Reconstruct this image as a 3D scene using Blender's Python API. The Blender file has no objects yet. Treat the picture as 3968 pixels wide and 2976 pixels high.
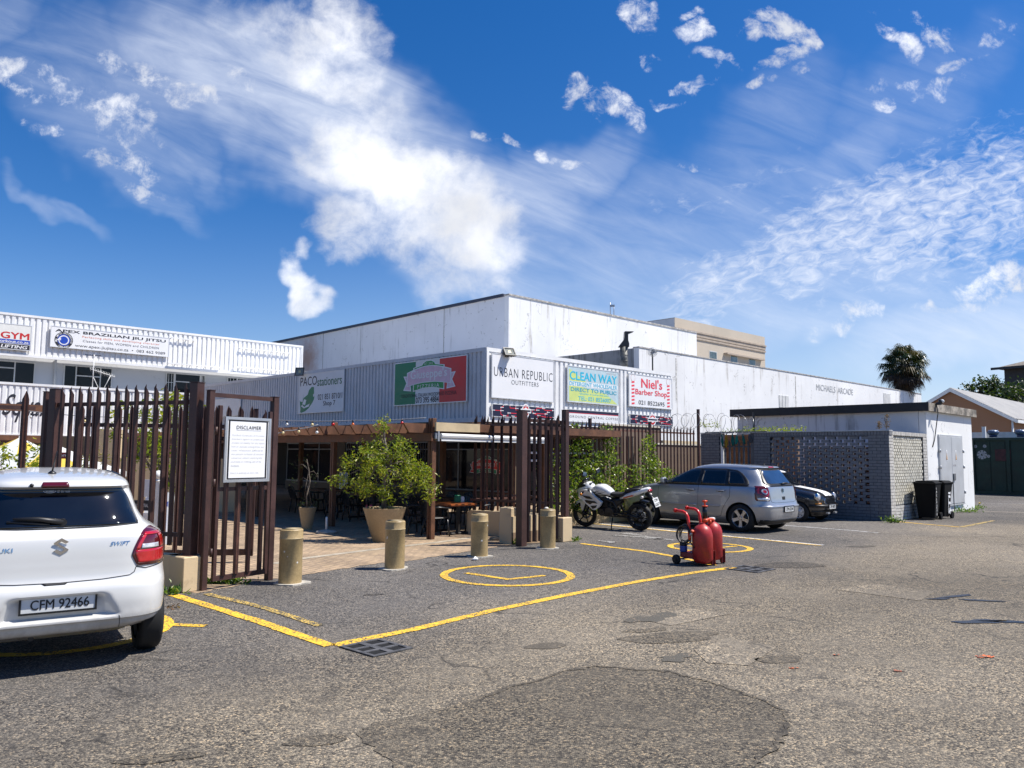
import bpy, bmesh, math, random
import numpy as np
from mathutils import Matrix, Vector
R=math.radians; PI=math.pi
SC=bpy.context.scene; COL=SC.collection
random.seed(7)
# ---------------------------------------------------------------- camera
CX,CY,FPX,PIT,ROL,EYE=1984.0,1488.0,3026.5,0.090528,0.008599,1.68
cp,sp_,cr,sr=math.cos(PIT),math.sin(PIT),math.cos(ROL),math.sin(ROL)
MR=Matrix(((1,0,0),(0,-sp_,cp),(0,cp,sp_)))@Matrix(((cr,-sr,0),(sr,cr,0),(0,0,1)))
cam=bpy.data.cameras.new('camera'); camo=bpy.data.objects.new('camera',cam); COL.objects.link(camo)
cam.sensor_width=36; cam.lens=36*FPX/3968; cam.clip_start=.1; cam.clip_end=3000
_r=MR@Vector((1,0,0)); _u=MR@Vector((0,1,0)); _f=MR@Vector((0,0,1))
camo.matrix_world=Matrix(((_r.x,_u.x,-_f.x,0),(_r.y,_u.y,-_f.y,0),(_r.z,_u.z,-_f.z,EYE),(0,0,0,1)))
SC.camera=camo
# ---------------------------------------------------------------- light
SUN_EL=R(57); SUN_AZ=R(89)          # compass from +Y, clockwise
sd=Vector((math.sin(SUN_AZ)*math.cos(SUN_EL),math.cos(SUN_AZ)*math.cos(SUN_EL),math.sin(SUN_EL)))
sl=bpy.data.lights.new('sun','SUN'); sl.energy=5.0; sl.angle=R(.5); sl.color=(1,.955,.89)
so=bpy.data.objects.new('sun',sl); COL.objects.link(so); so.rotation_euler=sd.to_track_quat('Z','Y').to_euler()
SC.view_settings.view_transform='Standard'; SC.view_settings.look='None'
SC.view_settings.exposure=.53; SC.view_settings.gamma=1
# ---------------------------------------------------------------- pixel -> world helpers (source px of the survey picture)
def ray(u,v): return MR@Vector(((u-CX)/FPX,-(v-CY)/FPX,1))
E0=Vector((0,0,EYE))
def G(u,v,z=0.0):
    d=ray(u,v); return E0+d*((z-EYE)/d.z)
def PY(u,v,Y):
    d=ray(u,v); return E0+d*(Y/d.y)
def PV(u,v,o,az):
    d=ray(u,v); n=Vector((math.cos(az),-math.sin(az),0)); o=Vector((o[0],o[1],0)); return E0+d*((o-E0).dot(n)/d.dot(n))
AZ=0.7866                            # direction of the bays' rows (A); B is square to it
A=Vector((math.sin(AZ),math.cos(AZ),0)); B=Vector((-math.cos(AZ),math.sin(AZ),0))
ROTA=PI/2-AZ; ROTB=-AZ               # z-rotations: local +x along A / along -B ; local +y goes into the wall
# ---------------------------------------------------------------- world
W=bpy.data.worlds.new('World'); SC.world=W; W.use_nodes=True
nt=W.node_tree; nt.nodes.clear()
class NT:
    def __init__(s,nt): s.t=nt
    def n(s,ty,**k):
        x=s.t.nodes.new(ty)
        for a,b in k.items():
            if a=='inp':
                for i,v in b.items():
                    if isinstance(v,bpy.types.NodeSocket): s.t.links.new(v,x.inputs[i])
                    else: x.inputs[i].default_value=v
            else: setattr(x,a,b)
        return x
    def m(s,op,a,b=None,c=None,clamp=False):
        x=s.t.nodes.new('ShaderNodeMath'); x.operation=op; x.use_clamp=clamp
        for i,v in enumerate((a,b,c)):
            if v is None: continue
            if isinstance(v,bpy.types.NodeSocket): s.t.links.new(v,x.inputs[i])
            else: x.inputs[i].default_value=v
        return x.outputs[0]
    def mr(s,v,a,b,c=0.,d=1.,ty='SMOOTHSTEP'):
        x=s.n('ShaderNodeMapRange',interpolation_type=ty,clamp=True) if ty=='LINEAR' else s.n('ShaderNodeMapRange',interpolation_type=ty)
        for i,q in enumerate((v,a,b,c,d)):
            if isinstance(q,bpy.types.NodeSocket): s.t.links.new(q,x.inputs[i])
            else: x.inputs[i].default_value=q
        return x.outputs[0]
    def mix(s,f,a,b,bt='MIX'):
        x=s.n('ShaderNodeMix',data_type='RGBA',blend_type=bt)
        for i,q in ((0,f),(6,a),(7,b)):
            if isinstance(q,bpy.types.NodeSocket): s.t.links.new(q,x.inputs[i])
            elif i: x.inputs[i].default_value=(*q,1) if len(q)==3 else q
            else: x.inputs[i].default_value=q
        return x.outputs[2]
    def noise(s,vec,scale,detail=3,rough=.5,dist=0.,dim='3D'):
        x=s.n('ShaderNodeTexNoise',noise_dimensions=dim,inp={'Scale':scale,'Detail':detail,'Roughness':rough,'Distortion':dist})
        if vec is not None: s.t.links.new(vec,x.inputs['Vector'])
        return x
    def comb(s,x,y,z=0.):
        return s.n('ShaderNodeCombineXYZ',inp={0:x,1:y,2:z}).outputs[0]
def build_sky():
    T=NT(nt)
    tc=T.n('ShaderNodeTexCoord'); sep=T.n('ShaderNodeSeparateXYZ',inp={0:tc.outputs['Generated']})
    dx,dy,dz=sep.outputs
    sky=T.n('ShaderNodeTexSky',sky_type='NISHITA',sun_disc=False,sun_elevation=SUN_EL,sun_rotation=SUN_AZ,altitude=10,air_density=1.0,dust_density=.35,ozone_density=2.2)
    hs=T.n('ShaderNodeHueSaturation',inp={'Saturation':1.42,'Value':1.0,'Color':sky.outputs[0]})
    base=T.mix(1.0,hs.outputs[0],(.98,.96,1.17),'MULTIPLY')
    yy=T.m('MAXIMUM',dy,.12)
    su=T.m('DIVIDE',dx,yy); sv=T.m('DIVIDE',dz,yy)
    P=T.comb(su,sv)
    # domain warp so that cloud edges curl
    w1=T.noise(P,3.2,4,.6); w2=T.noise(P,11.,3,.6)
    off=T.n('ShaderNodeVectorMath',operation='SUBTRACT',inp={0:w1.outputs['Color'],1:(.5,.5,.5)})
    off2=T.n('ShaderNodeVectorMath',operation='SUBTRACT',inp={0:w2.outputs['Color'],1:(.5,.5,.5)})
    s1=T.n('ShaderNodeVectorMath',operation='SCALE',inp={0:off.outputs[0],'Scale':.20})
    s2=T.n('ShaderNodeVectorMath',operation='SCALE',inp={0:off2.outputs[0],'Scale':.075})
    a1=T.n('ShaderNodeVectorMath',operation='ADD',inp={0:P,1:s1.outputs[0]})
    a2=T.n('ShaderNodeVectorMath',operation='ADD',inp={0:a1.outputs[0],1:s2.outputs[0]})
    wp=T.n('ShaderNodeSeparateXYZ',inp={0:a2.outputs[0]}); wu,wv=wp.outputs[0],wp.outputs[1]
    def blob(u,v,ru,rv,rot,strength):
        ru,rv=ru*1.3,rv*1.3
        d=ray(u*1.7939,v*1.7939); cu,cv=d.x/d.y,d.z/d.y
        du=T.m('SUBTRACT',wu,cu); dv=T.m('SUBTRACT',wv,cv)
        c,s=math.cos(R(rot)),math.sin(R(rot)); k=1.7939/FPX
        e=T.m('ADD',T.m('MULTIPLY',du,c/(ru*k)),T.m('MULTIPLY',dv,s/(ru*k)))
        f=T.m('ADD',T.m('MULTIPLY',du,-s/(rv*k)),T.m('MULTIPLY',dv,c/(rv*k)))
        r=T.m('ADD',T.m('MULTIPLY',e,e),T.m('MULTIPLY',f,f))
        return T.m('MULTIPLY',T.mr(r,1.,0.,0.,1.),strength)
    def field(bl):
        o=None
        for b in bl:
            q=blob(*b); o=q if o is None else T.m('MAXIMUM',o,q)
        return o
    # soft heaps over the roofs and up to the left, then the small fluffs (coordinates in the 2212-px survey frame, rot: + = up to the right)
    nb=T.mr(T.noise(P,6.5,9,.62,.3).outputs[0],.33,.67,-1.,1.,'LINEAR'); ns=T.mr(T.noise(P,30.,9,.68,.3).outputs[0],.34,.66,-1.,1.,'LINEAR')
    heap=field([(860,400,260,110,-24,1.0),(970,480,190,110,-22,1.0),(740,378,150,45,-4,.95),(760,510,130,80,-15,.8),(700,630,80,34,-38,.9),(900,560,220,70,-18,.65),
                (640,110,250,110,-35,.52),(740,55,120,85,-60,.72),(700,180,140,65,-25,.66),(810,245,100,50,-40,.5),(520,90,140,60,-35,.45)])
    pa=T.mr(T.m('ADD',T.m('SUBTRACT',T.m('MULTIPLY',heap,1.3),.22),T.m('ADD',T.m('MULTIPLY',nb,.42),T.m('MULTIPLY',ns,.2))),.0,1.4,0.,.92)
    pa=T.m('MULTIPLY',pa,T.mr(heap,.0,.35))
    small=field([(390,230,70,38,-30,.75),(255,270,80,44,-30,.8),(290,320,60,30,-30,.6),(60,200,75,44,-20,.7),(150,230,50,30,-25,.55),(290,170,110,45,-25,.65),(480,200,50,34,-40,.6),(100,300,50,22,-10,.5),(260,355,80,22,-10,.55),(320,400,60,20,-15,.5),
                (1335,225,74,40,-25,1.0),(1290,205,45,22,15,.9),(1365,258,42,32,-40,.95),(1345,25,70,46,-25,.95),(1490,45,48,28,-10,.95),(1480,8,30,16,0,.8),(1675,70,82,34,-35,1.),(1640,60,60,22,20,.8),(1520,115,45,26,-35,.9),(1485,165,35,18,-20,.85),(1660,125,75,24,10,.8),(1945,55,85,30,-30,.9),(2030,35,66,36,-35,.8),(2180,55,46,30,0,.8),(2040,160,85,26,5,.85),(1600,185,50,18,20,.75),(1900,180,50,20,0,.7),(1700,160,30,14,0,.6),(1380,100,36,14,-10,.5),(1440,190,40,14,0,.5),(1930,210,60,20,20,.6),(2100,110,60,22,10,.6),
                (1035,300,35,18,-15,.85),(1180,330,28,26,-30,.9),(1240,345,50,20,10,.85),(1110,310,40,16,-10,.6),(1700,340,50,22,20,.6),(2165,600,120,48,12,1.),(2060,655,100,22,15,.75),(1830,690,70,34,0,.65),(1490,355,40,16,-15,.5)])
    sa=T.mr(T.m('ADD',T.m('SUBTRACT',T.m('MULTIPLY',small,1.25),.40),T.m('MULTIPLY',ns,.72)),.0,1.5,0.,.86)
    sa=T.m('MULTIPLY',sa,T.mr(small,.0,.35)); pa=T.m('MAXIMUM',pa,sa)
    # rippled bank on the right
    bank=field([(1950,470,420,120,24,1.),(2150,420,260,150,25,.95),(1700,560,340,65,20,.85),(2050,300,160,60,30,.4),(1560,430,170,40,12,.45),(2120,320,140,60,35,.6),(1950,560,300,80,12,.55)])
    st=T.comb(T.m('ADD',T.m('MULTIPLY',su,22.),T.m('MULTIPLY',sv,14.)),T.m('SUBTRACT',T.m('MULTIPLY',sv,50.),T.m('MULTIPLY',su,17.)))
    rp=T.noise(st,1.5,6,.65,.7)
    ba=T.mr(T.m('ADD',bank,T.m('MULTIPLY',T.m('SUBTRACT',rp.outputs[0],.5),2.2)),.30,1.75,0.,.82)
    ba=T.m('MULTIPLY',ba,T.mr(bank,.0,.35))
    # thin veils
    veil=field([(640,240,500,210,-28,.9),(330,190,330,130,-35,.55),(1020,470,330,140,-8,.75),(1180,420,260,120,25,.7),(300,390,230,36,-28,.45),(110,450,150,26,-24,.5),(360,330,200,40,-35,.5),(1450,600,480,75,10,.5),(1800,640,420,90,8,.6),(2100,720,320,100,6,.75),(1500,700,300,70,0,.5),(30,40,120,120,-35,.5),(1050,610,260,70,-8,.6),(1640,300,300,150,50,.4),(1800,380,350,90,45,.5),(1500,500,560,190,12,.5),(1950,220,380,150,35,.4),(1250,560,420,110,0,.55),(250,250,330,150,-30,.5)])
    wn=T.noise(T.comb(T.m('ADD',T.m('MULTIPLY',su,5.),T.m('MULTIPLY',sv,3.)),T.m('SUBTRACT',T.m('MULTIPLY',sv,16.),T.m('MULTIPLY',su,-5.))),1.6,6,.62,.6)
    va=T.mr(T.m('MULTIPLY',veil,T.m('ADD',T.m('MULTIPLY',wn.outputs[0],1.1),.3)),.05,1.25,0.,.8)
    hz=T.mr(sv,.34,.0,0.,.55)           # pale air low over the roofs
    hz=T.m('MULTIPLY',hz,T.mr(su,-.5,.55,.25,1.))
    c1=T.mix(hz,base,(6.6,8.0,9.8))
    shade=T.mr(T.noise(P,7.,3,.5).outputs[0],.35,.65,.78,1.06)
    white=T.n('ShaderNodeVectorMath',operation='SCALE',inp={0:(10.,10.15,10.6),'Scale':shade}).outputs[0]
    c2=T.mix(va,c1,(8.4,9.0,10.2)); c3=T.mix(ba,c2,(9.4,9.7,10.4)); c4=T.mix(pa,c3,white)
    bg=T.n('ShaderNodeBackground',inp={'Color':c4,'Strength':.076}); out=T.n('ShaderNodeOutputWorld',inp={0:bg.outputs[0]})
build_sky()
# ---------------------------------------------------------------- materials
MATS={}
def newmat(name):
    m=bpy.data.materials.new(name); m.use_nodes=True; t=m.node_tree; b=t.nodes['Principled BSDF']; return m,NT(t),b
def link(t,a,b): t.t.links.new(a,b)
def mat(name,col,rough=.6,metal=0.,spec=.5,var=.12,vs=3.,bump=0.,bs=40.,coat=0.,alpha=None,fine=0.):
    if name in MATS: return MATS[name]
    m,T,b=newmat(name)
    tc=T.n('ShaderNodeTexCoord').outputs['Object']
    b.inputs['Roughness'].default_value=rough; b.inputs['Metallic'].default_value=metal
    b.inputs['Specular IOR Level'].default_value=spec; b.inputs['Coat Weight'].default_value=coat; b.inputs['Coat Roughness'].default_value=.05
    if var>0:
        n=T.noise(tc,vs,5,.6)
        v=T.mr(n.outputs[0],.3,.7,1-var,1+var)
        if fine>0:
            n2=T.noise(tc,vs*14,3,.6); v=T.m('MULTIPLY',v,T.mr(n2.outputs[0],.3,.7,1-fine,1+fine))
        c=T.n('ShaderNodeVectorMath',operation='SCALE',inp={0:col,'Scale':v}).outputs[0]
        link(T,c,b.inputs['Base Color'])
        rr=T.mr(n.outputs[0],.3,.7,max(.02,rough-.08),min(1,rough+.08)); link(T,rr,b.inputs['Roughness'])
    else: b.inputs['Base Color'].default_value=(*col,1)
    if bump>0:
        n3=T.noise(tc,bs,4,.6); bp=T.n('ShaderNodeBump',inp={'Strength':bump,'Distance':.01,'Height':n3.outputs[0]}); link(T,bp.outputs[0],b.inputs['Normal'])
    MATS[name]=m; return m
# ---------------------------------------------------------------- objects
def tag(o,label=None,cat=None,group=None,kind=None):
    if label: o['label']=label
    if cat: o['category']=cat
    if group: o['group']=group
    if kind: o['kind']=kind
    return o
def thing(name,label,cat,loc=(0,0,0),rotz=0.,group=None,scale=1.):
    o=bpy.data.objects.new(name,None); COL.objects.link(o); o.empty_display_size=.2
    o.location=loc; o.rotation_euler=(0,0,rotz); o.scale=(scale,)*3
    return tag(o,label,cat,group)
def copy_tree(o,parent=None):
    c=o.copy(); COL.objects.link(c)
    if parent: c.parent=parent
    for ch in list(o.children): copy_tree(ch,c)
    return c
class MB:
    def __init__(s): s.v=[]; s.f=[]; s.sm=[]
    def add(s,vs,fs,smooth=False,M=None):
        k=len(s.v)
        for p in vs:
            p=Vector(p); s.v.append(tuple(M@p) if M is not None else tuple(p))
        for f in fs: s.f.append(tuple(i+k for i in f)); s.sm.append(smooth)
        return s
    def box(s,x0,x1,y0,y1,z0,z1,M=None,bev=0.):
        if bev<=0:
            vs=[(x,y,z) for z in (z0,z1) for y in (y0,y1) for x in (x0,x1)]
            return s.add(vs,[(0,2,3,1),(4,5,7,6),(0,1,5,4),(1,3,7,5),(3,2,6,7),(2,0,4,6)],False,M)
        b=min(bev,(x1-x0)*.45,(y1-y0)*.45,(z1-z0)*.45)
        P=[]
        for z,ins in ((z0,b),(z0+b,0),(z1-b,0),(z1,b)):
            xa,xb,ya,yb=x0+ins,x1-ins,y0+ins,y1-ins
            c=b*.7 if ins==0 else b*.35
            P+= [(xa+c,ya,z),(xb-c,ya,z),(xb,ya+c,z),(xb,yb-c,z),(xb-c,yb,z),(xa+c,yb,z),(xa,yb-c,z),(xa,ya+c,z)]
        F=[tuple(range(7,-1,-1)),tuple(range(24,32))]
        for r in range(3):
            for i in range(8): j=(i+1)%8; F.append((r*8+i,r*8+j,r*8+8+j,r*8+8+i))
        return s.add(P,F,False,M)
    def cyl(s,p0,p1,r0,r1=None,n=16,caps=True,smooth=True):
        r1=r0 if r1 is None else r1
        p0=Vector(p0);p1=Vector(p1); q=(p1-p0).normalized().to_track_quat('Z','Y')
        vs=[];F=[]
        for c,r in ((p0,r0),(p1,r1)):
            for i in range(n):
                a=2*PI*i/n; vs.append(c+q@Vector((r*math.cos(a),r*math.sin(a),0)))
        s.add(vs,[(i,(i+1)%n,n+(i+1)%n,n+i) for i in range(n)],smooth)
        if caps: s.add(vs,[tuple(range(n-1,-1,-1)),tuple(range(n,2*n))])
        return s
    def tube(s,pts,r,n=8,caps=True):
        pts=[Vector(p) for p in pts]; vs=[]; m=len(pts)
        up=None
        for i,p in enumerate(pts):
            d=(pts[min(i+1,m-1)]-pts[max(i-1,0)]).normalized()
            if up is None: up=d.orthogonal().normalized()
            up=(up-d*up.dot(d)).normalized(); w=d.cross(up); rr=r[i] if isinstance(r,(list,tuple)) else r
            for k in range(n):
                a=2*PI*k/n; vs.append(p+(up*math.cos(a)+w*math.sin(a))*rr)
        F=[(i*n+k,i*n+(k+1)%n,(i+1)*n+(k+1)%n,(i+1)*n+k) for i in range(m-1) for k in range(n)]
        s.add(vs,F,True)
        if caps: s.add(vs,[tuple(range(n-1,-1,-1)),tuple(range((m-1)*n,m*n))])
        return s
    def lathe(s,prof,c=(0,0,0),n=24,M=None,smooth=True,caps=True):
        c=Vector(c); vs=[]; m=len(prof)
        for r,z in prof:
            for k in range(n):
                a=2*PI*k/n; vs.append(c+Vector((r*math.cos(a),r*math.sin(a),z)))
        F=[(i*n+k,i*n+(k+1)%n,(i+1)*n+(k+1)%n,(i+1)*n+k) for i in range(m-1) for k in range(n)]
        s.add(vs,F,smooth,M)
        if caps and prof[0][0]>1e-4: s.add(vs,[tuple(range(n-1,-1,-1))],False,M)
        if caps and prof[-1][0]>1e-4: s.add(vs,[tuple(range((m-1)*n,m*n))],False,M)
        return s
    def prism(s,poly,d,M=None):
        """poly in (x,z), extruded from y=0 to y=d"""
        n=len(poly); vs=[(x,0,z) for x,z in poly]+[(x,d,z) for x,z in poly]
        F=[tuple(range(n)),tuple(range(2*n-1,n-1,-1))]+[(i,n+i,n+(i+1)%n,(i+1)%n) for i in range(n)]
        return s.add(vs,F,False,M)
    def slab(s,poly,z0,z1):
        """poly in (x,y) extruded vertically"""
        n=len(poly); vs=[(p[0],p[1],z0) for p in poly]+[(p[0],p[1],z1) for p in poly]
        F=[tuple(range(n-1,-1,-1)),tuple(range(n,2*n))]+[(i,(i+1)%n,n+(i+1)%n,n+i) for i in range(n)]
        return s.add(vs,F)
    def sheet(s,poly,z):
        return s.add([(p[0],p[1],z) for p in poly],[tuple(range(len(poly)))])
    def sphere(s,c,r,n=12,m=8,sz=1.):
        prof=[(max(1e-5,r*math.sin(PI*i/m)),-r*sz*math.cos(PI*i/m)) for i in range(m+1)]
        return s.lathe(prof,c,n)
    def build(s,name,material,parent=None,recalc=True,sharp=None):
        me=bpy.data.meshes.new(name); me.from_pydata(s.v,[],s.f)
        me.polygons.foreach_set('use_smooth',s.sm)
        if recalc:
            bm=bmesh.new(); bm.from_mesh(me); bmesh.ops.remove_doubles(bm,verts=bm.verts,dist=1e-5); bmesh.ops.recalc_face_normals(bm,faces=bm.faces); bm.to_mesh(me); bm.free()
        if sharp:
            try: me.set_sharp_from_angle(angle=R(sharp))
            except Exception: pass
        me.materials.append(material)
        o=bpy.data.objects.new(name,me); COL.objects.link(o)
        if parent is not None: o.parent=parent
        return o
    def struct(s,name,material,**k):
        return tag(s.build(name,material,**k),kind='structure')
_tc={}
def text2d(t,bold=0.,shear=0.,spacing=1.):
    key=(t,bold,shear,spacing)
    if key in _tc: return _tc[key]
    c=bpy.data.curves.new('lettering','FONT'); c.body=t; c.size=1; c.offset=min(0.,bold); c.shear=shear; c.space_character=spacing; c.resolution_u=3; c.fill_mode='FRONT'
    o=bpy.data.objects.new('lettering',c)
    me=bpy.data.meshes.new_from_object(o)
    v0=[(v.co.x,v.co.y) for v in me.vertices]; f0=[tuple(p.vertices) for p in me.polygons]
    vs=[];fs=[]; b=max(0.,bold)*.7      # heavier strokes: shifted copies, each a hair nearer the reader
    for l,(ox,oy) in enumerate(((0,0),) if b==0 else ((-b,0),(b,0),(0,-b*.6),(0,b*.6))):
        k=len(vs); vs+=[(x+ox,y+oy,l) for x,y in v0]; fs+=[tuple(i+k for i in f) for f in f0]
    bpy.data.objects.remove(o); bpy.data.curves.remove(c); bpy.data.meshes.remove(me)
    _tc[key]=(vs,fs); return vs,fs
def fit(t,x0,x1,z0,z1,bold=0.,shear=0.,spacing=1.,keep=False):
    vs,fs=text2d(t,bold,shear,spacing)
    a=np.array(vs)[:,:2]; lo=a.min(0); hi=a.max(0); w=hi-lo
    sx=(x1-x0)/w[0]; sz=(z1-z0)/w[1]
    if keep: sx=sz=min(sx,sz)
    cx,cz=(x0+x1)/2,(z0+z1)/2
    return [((p[0]-(lo[0]+hi[0])/2)*sx+cx,(p[1]-(lo[1]+hi[1])/2)*sz+cz,p[2]) for p in vs],fs
def lettering(mb,t,x0,x1,z0,z1,y=-.004,**k):
    vs,fs=fit(t,x0,x1,z0,z1,**k); mb.add([(x,y-l*.0006,z) for x,z,l in vs],fs); return mb
# ================================================================ special materials
def m_asphalt(name='asphalt',dark=1.,smooth=False):
    m,T,b=newmat(name)
    p=T.n('ShaderNodeNewGeometry').outputs['Position']
    v1=T.n('ShaderNodeTexVoronoi',feature='F1',inp={'Vector':p,'Scale':88.,'Randomness':1.})
    v2=T.n('ShaderNodeTexVoronoi',feature='F1',inp={'Vector':p,'Scale':170.})
    sep=T.n('ShaderNodeSeparateColor',inp={0:v1.outputs['Color']}); sep2=T.n('ShaderNodeSeparateColor',inp={0:v2.outputs['Color']})
    big=T.noise(p,.16,5,.6,.4).outputs[0]; mid=T.noise(p,1.1,5,.65,.3).outputs[0]; sm=T.noise(p,9.,4,.6).outputs[0]
    stone=T.n('ShaderNodeValToRGB'); r=stone.color_ramp; T.t.links.new(sep.outputs[0],stone.inputs[0])
    cols=[(0,(.018,.018,.02)),(.22,(.045,.043,.042)),(.5,(.105,.098,.088)),(.74,(.17,.157,.134)),(.9,(.25,.225,.185)),(.985,(.36,.30,.22))]
    r.elements[0].position=0; r.elements[0].color=(*cols[0][1],1); r.elements[1].position=cols[-1][0]; r.elements[1].color=(*cols[-1][1],1)
    for q,c in cols[1:-1]:
        e=r.elements.new(q); e.color=(*c,1)
    fine=T.mr(sep2.outputs[1],0.,1.,.72,1.28,'LINEAR')
    c=T.n('ShaderNodeVectorMath',operation='SCALE',inp={0:stone.outputs[0],'Scale':fine}).outputs[0]
    # binder fills between the stones more or less from place to place
    c=T.mix(T.m('MULTIPLY',T.mr(mid,.35,.66),.56 if not smooth else .8),c,(.082,.077,.070))
    # broad tone: greyer under the bays, sandier out in the drive
    sx=T.n('ShaderNodeSeparateXYZ',inp={0:p})
    al=T.m('SUBTRACT',T.m('MULTIPLY',sx.outputs[0],.71),T.m('MULTIPLY',sx.outputs[1],.71))
    wv=T.m('ADD',al,T.m('MULTIPLY',T.m('SUBTRACT',big,.5),6.))
    sand=T.mr(wv,-7.6,-4.4)
    c=T.mix(sand,T.n('ShaderNodeVectorMath',operation='MULTIPLY',inp={0:c,1:(.90,.89,.91)}).outputs[0],T.n('ShaderNodeVectorMath',operation='MULTIPLY',inp={0:c,1:(1.30,1.19,1.01)}).outputs[0])
    t=T.m('MULTIPLY',T.m('MULTIPLY',T.mr(big,.3,.7,.70,1.26),T.mr(mid,.3,.7,.86,1.14)),T.mr(sm,.3,.7,.88,1.12))
    st=T.noise(p,.55,4,.7,.8).outputs[0]
    c=T.n('ShaderNodeVectorMath',operation='SCALE',inp={0:c,'Scale':T.m('MULTIPLY',t,dark*1.2)}).outputs[0]
    c=T.mix(T.m('MULTIPLY',T.mr(st,.63,.74),.42),c,(.045,.042,.04))
    # thin cracks
    cr=T.n('ShaderNodeTexVoronoi',feature='DISTANCE_TO_EDGE',inp={'Vector':T.n('ShaderNodeVectorMath',operation='ADD',inp={0:p,1:T.n('ShaderNodeVectorMath',operation='SCALE',inp={0:T.noise(p,1.4,3,.6).outputs['Color'],'Scale':.9}).outputs[0]}).outputs[0],'Scale':.33})
    ck=T.m('MULTIPLY',T.mr(cr.outputs['Distance'],.011,.002),T.mr(mid,.46,.62))
    c=T.mix(T.m('MULTIPLY',ck,.75),c,(.02,.019,.018))
    link(T,c,b.inputs['Base Color']); b.inputs['Roughness'].default_value=.86; b.inputs['Specular IOR Level'].default_value=.3
    h=T.m('ADD',T.m('MULTIPLY',v1.outputs['Distance'],-1.),T.m('MULTIPLY',sm,.3))
    bp=T.n('ShaderNodeBump',inp={'Strength':.55 if not smooth else .3,'Distance':.012,'Height':h}); link(T,bp.outputs[0],b.inputs['Normal'])
    return m
def m_paint(name,col,thr=.3):
    """worn road paint: the asphalt's stones show through as dark flecks"""
    m,T,b=newmat(name); p=T.n('ShaderNodeNewGeometry').outputs['Position']
    v=T.n('ShaderNodeTexVoronoi',inp={'Vector':p,'Scale':75.}); n=T.noise(p,3.,5,.7).outputs[0]
    s=T.n('ShaderNodeSeparateColor',inp={0:v.outputs['Color']}).outputs[0]
    wear=T.mr(T.m('ADD',T.m('MULTIPLY',s,.55),T.m('MULTIPLY',n,.9)),thr,thr+.12)
    tone=T.mr(T.noise(p,14.,4,.6).outputs[0],.3,.7,.82,1.12)
    c=T.n('ShaderNodeVectorMath',operation='SCALE',inp={0:col,'Scale':tone}).outputs[0]
    c=T.mix(wear,(.085,.075,.055),c)
    link(T,c,b.inputs['Base Color']); b.inputs['Roughness'].default_value=.7
    bp=T.n('ShaderNodeBump',inp={'Strength':.4,'Distance':.01,'Height':v.outputs['Distance']}); link(T,bp.outputs[0],b.inputs['Normal'])
    return m
def m_wall(name,col,stain=(.25,.24,.22),amt=.5,lo=.56,hi=.72,rough=.8,drip=6.,patch=.25,rust=None):
    """painted plaster with drip streaks, blotches and hairline cracks"""
    m,T,b=newmat(name); p=T.n('ShaderNodeNewGeometry').outputs['Position']
    q=T.n('ShaderNodeVectorMath',operation='MULTIPLY',inp={0:p,1:(1,1,.07)}).outputs[0]
    s=T.noise(q,drip*.5,5,.7).outputs[0]; bl=T.noise(p,.5,5,.65).outputs[0]; f=T.noise(p,2.2,6,.7).outputs[0]
    k=T.m('MULTIPLY',T.mr(s,lo,hi),T.mr(bl,.4,.62))
    c=T.mix(T.m('MULTIPLY',k,amt),col,stain)
    c=T.mix(T.m('MULTIPLY',T.mr(f,.64,.76),patch),c,stain)
    cr=T.n('ShaderNodeTexVoronoi',feature='DISTANCE_TO_EDGE',inp={'Vector':T.n('ShaderNodeVectorMath',operation='ADD',inp={0:p,1:T.n('ShaderNodeVectorMath',operation='SCALE',inp={0:T.noise(p,.8,4,.7).outputs['Color'],'Scale':2.2}).outputs[0]}).outputs[0],'Scale':.5})
    c=T.mix(T.m('MULTIPLY',T.m('MULTIPLY',T.mr(cr.outputs['Distance'],.014,.004),T.mr(f,.5,.62)),amt*.9),c,(.2,.19,.17))
    tone=T.mr(T.noise(p,.3,4,.6).outputs[0],.3,.7,.93,1.05)
    c=T.n('ShaderNodeVectorMath',operation='SCALE',inp={0:c,'Scale':tone}).outputs[0]
    if rust:
        o,rad,colr=rust
        d=T.n('ShaderNodeVectorMath',operation='DISTANCE',inp={0:p,1:o}).outputs['Value']
        g=T.m('MULTIPLY',T.mr(T.m('ADD',d,T.m('MULTIPLY',f,2.)),rad+1.2,1.),.75); c=T.mix(g,c,colr)
    link(T,c,b.inputs['Base Color']); b.inputs['Roughness'].default_value=rough
    bp=T.n('ShaderNodeBump',inp={'Strength':.25,'Distance':.01,'Height':T.noise(p,18.,5,.6).outputs[0]}); link(T,bp.outputs[0],b.inputs['Normal'])
    return m
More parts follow.
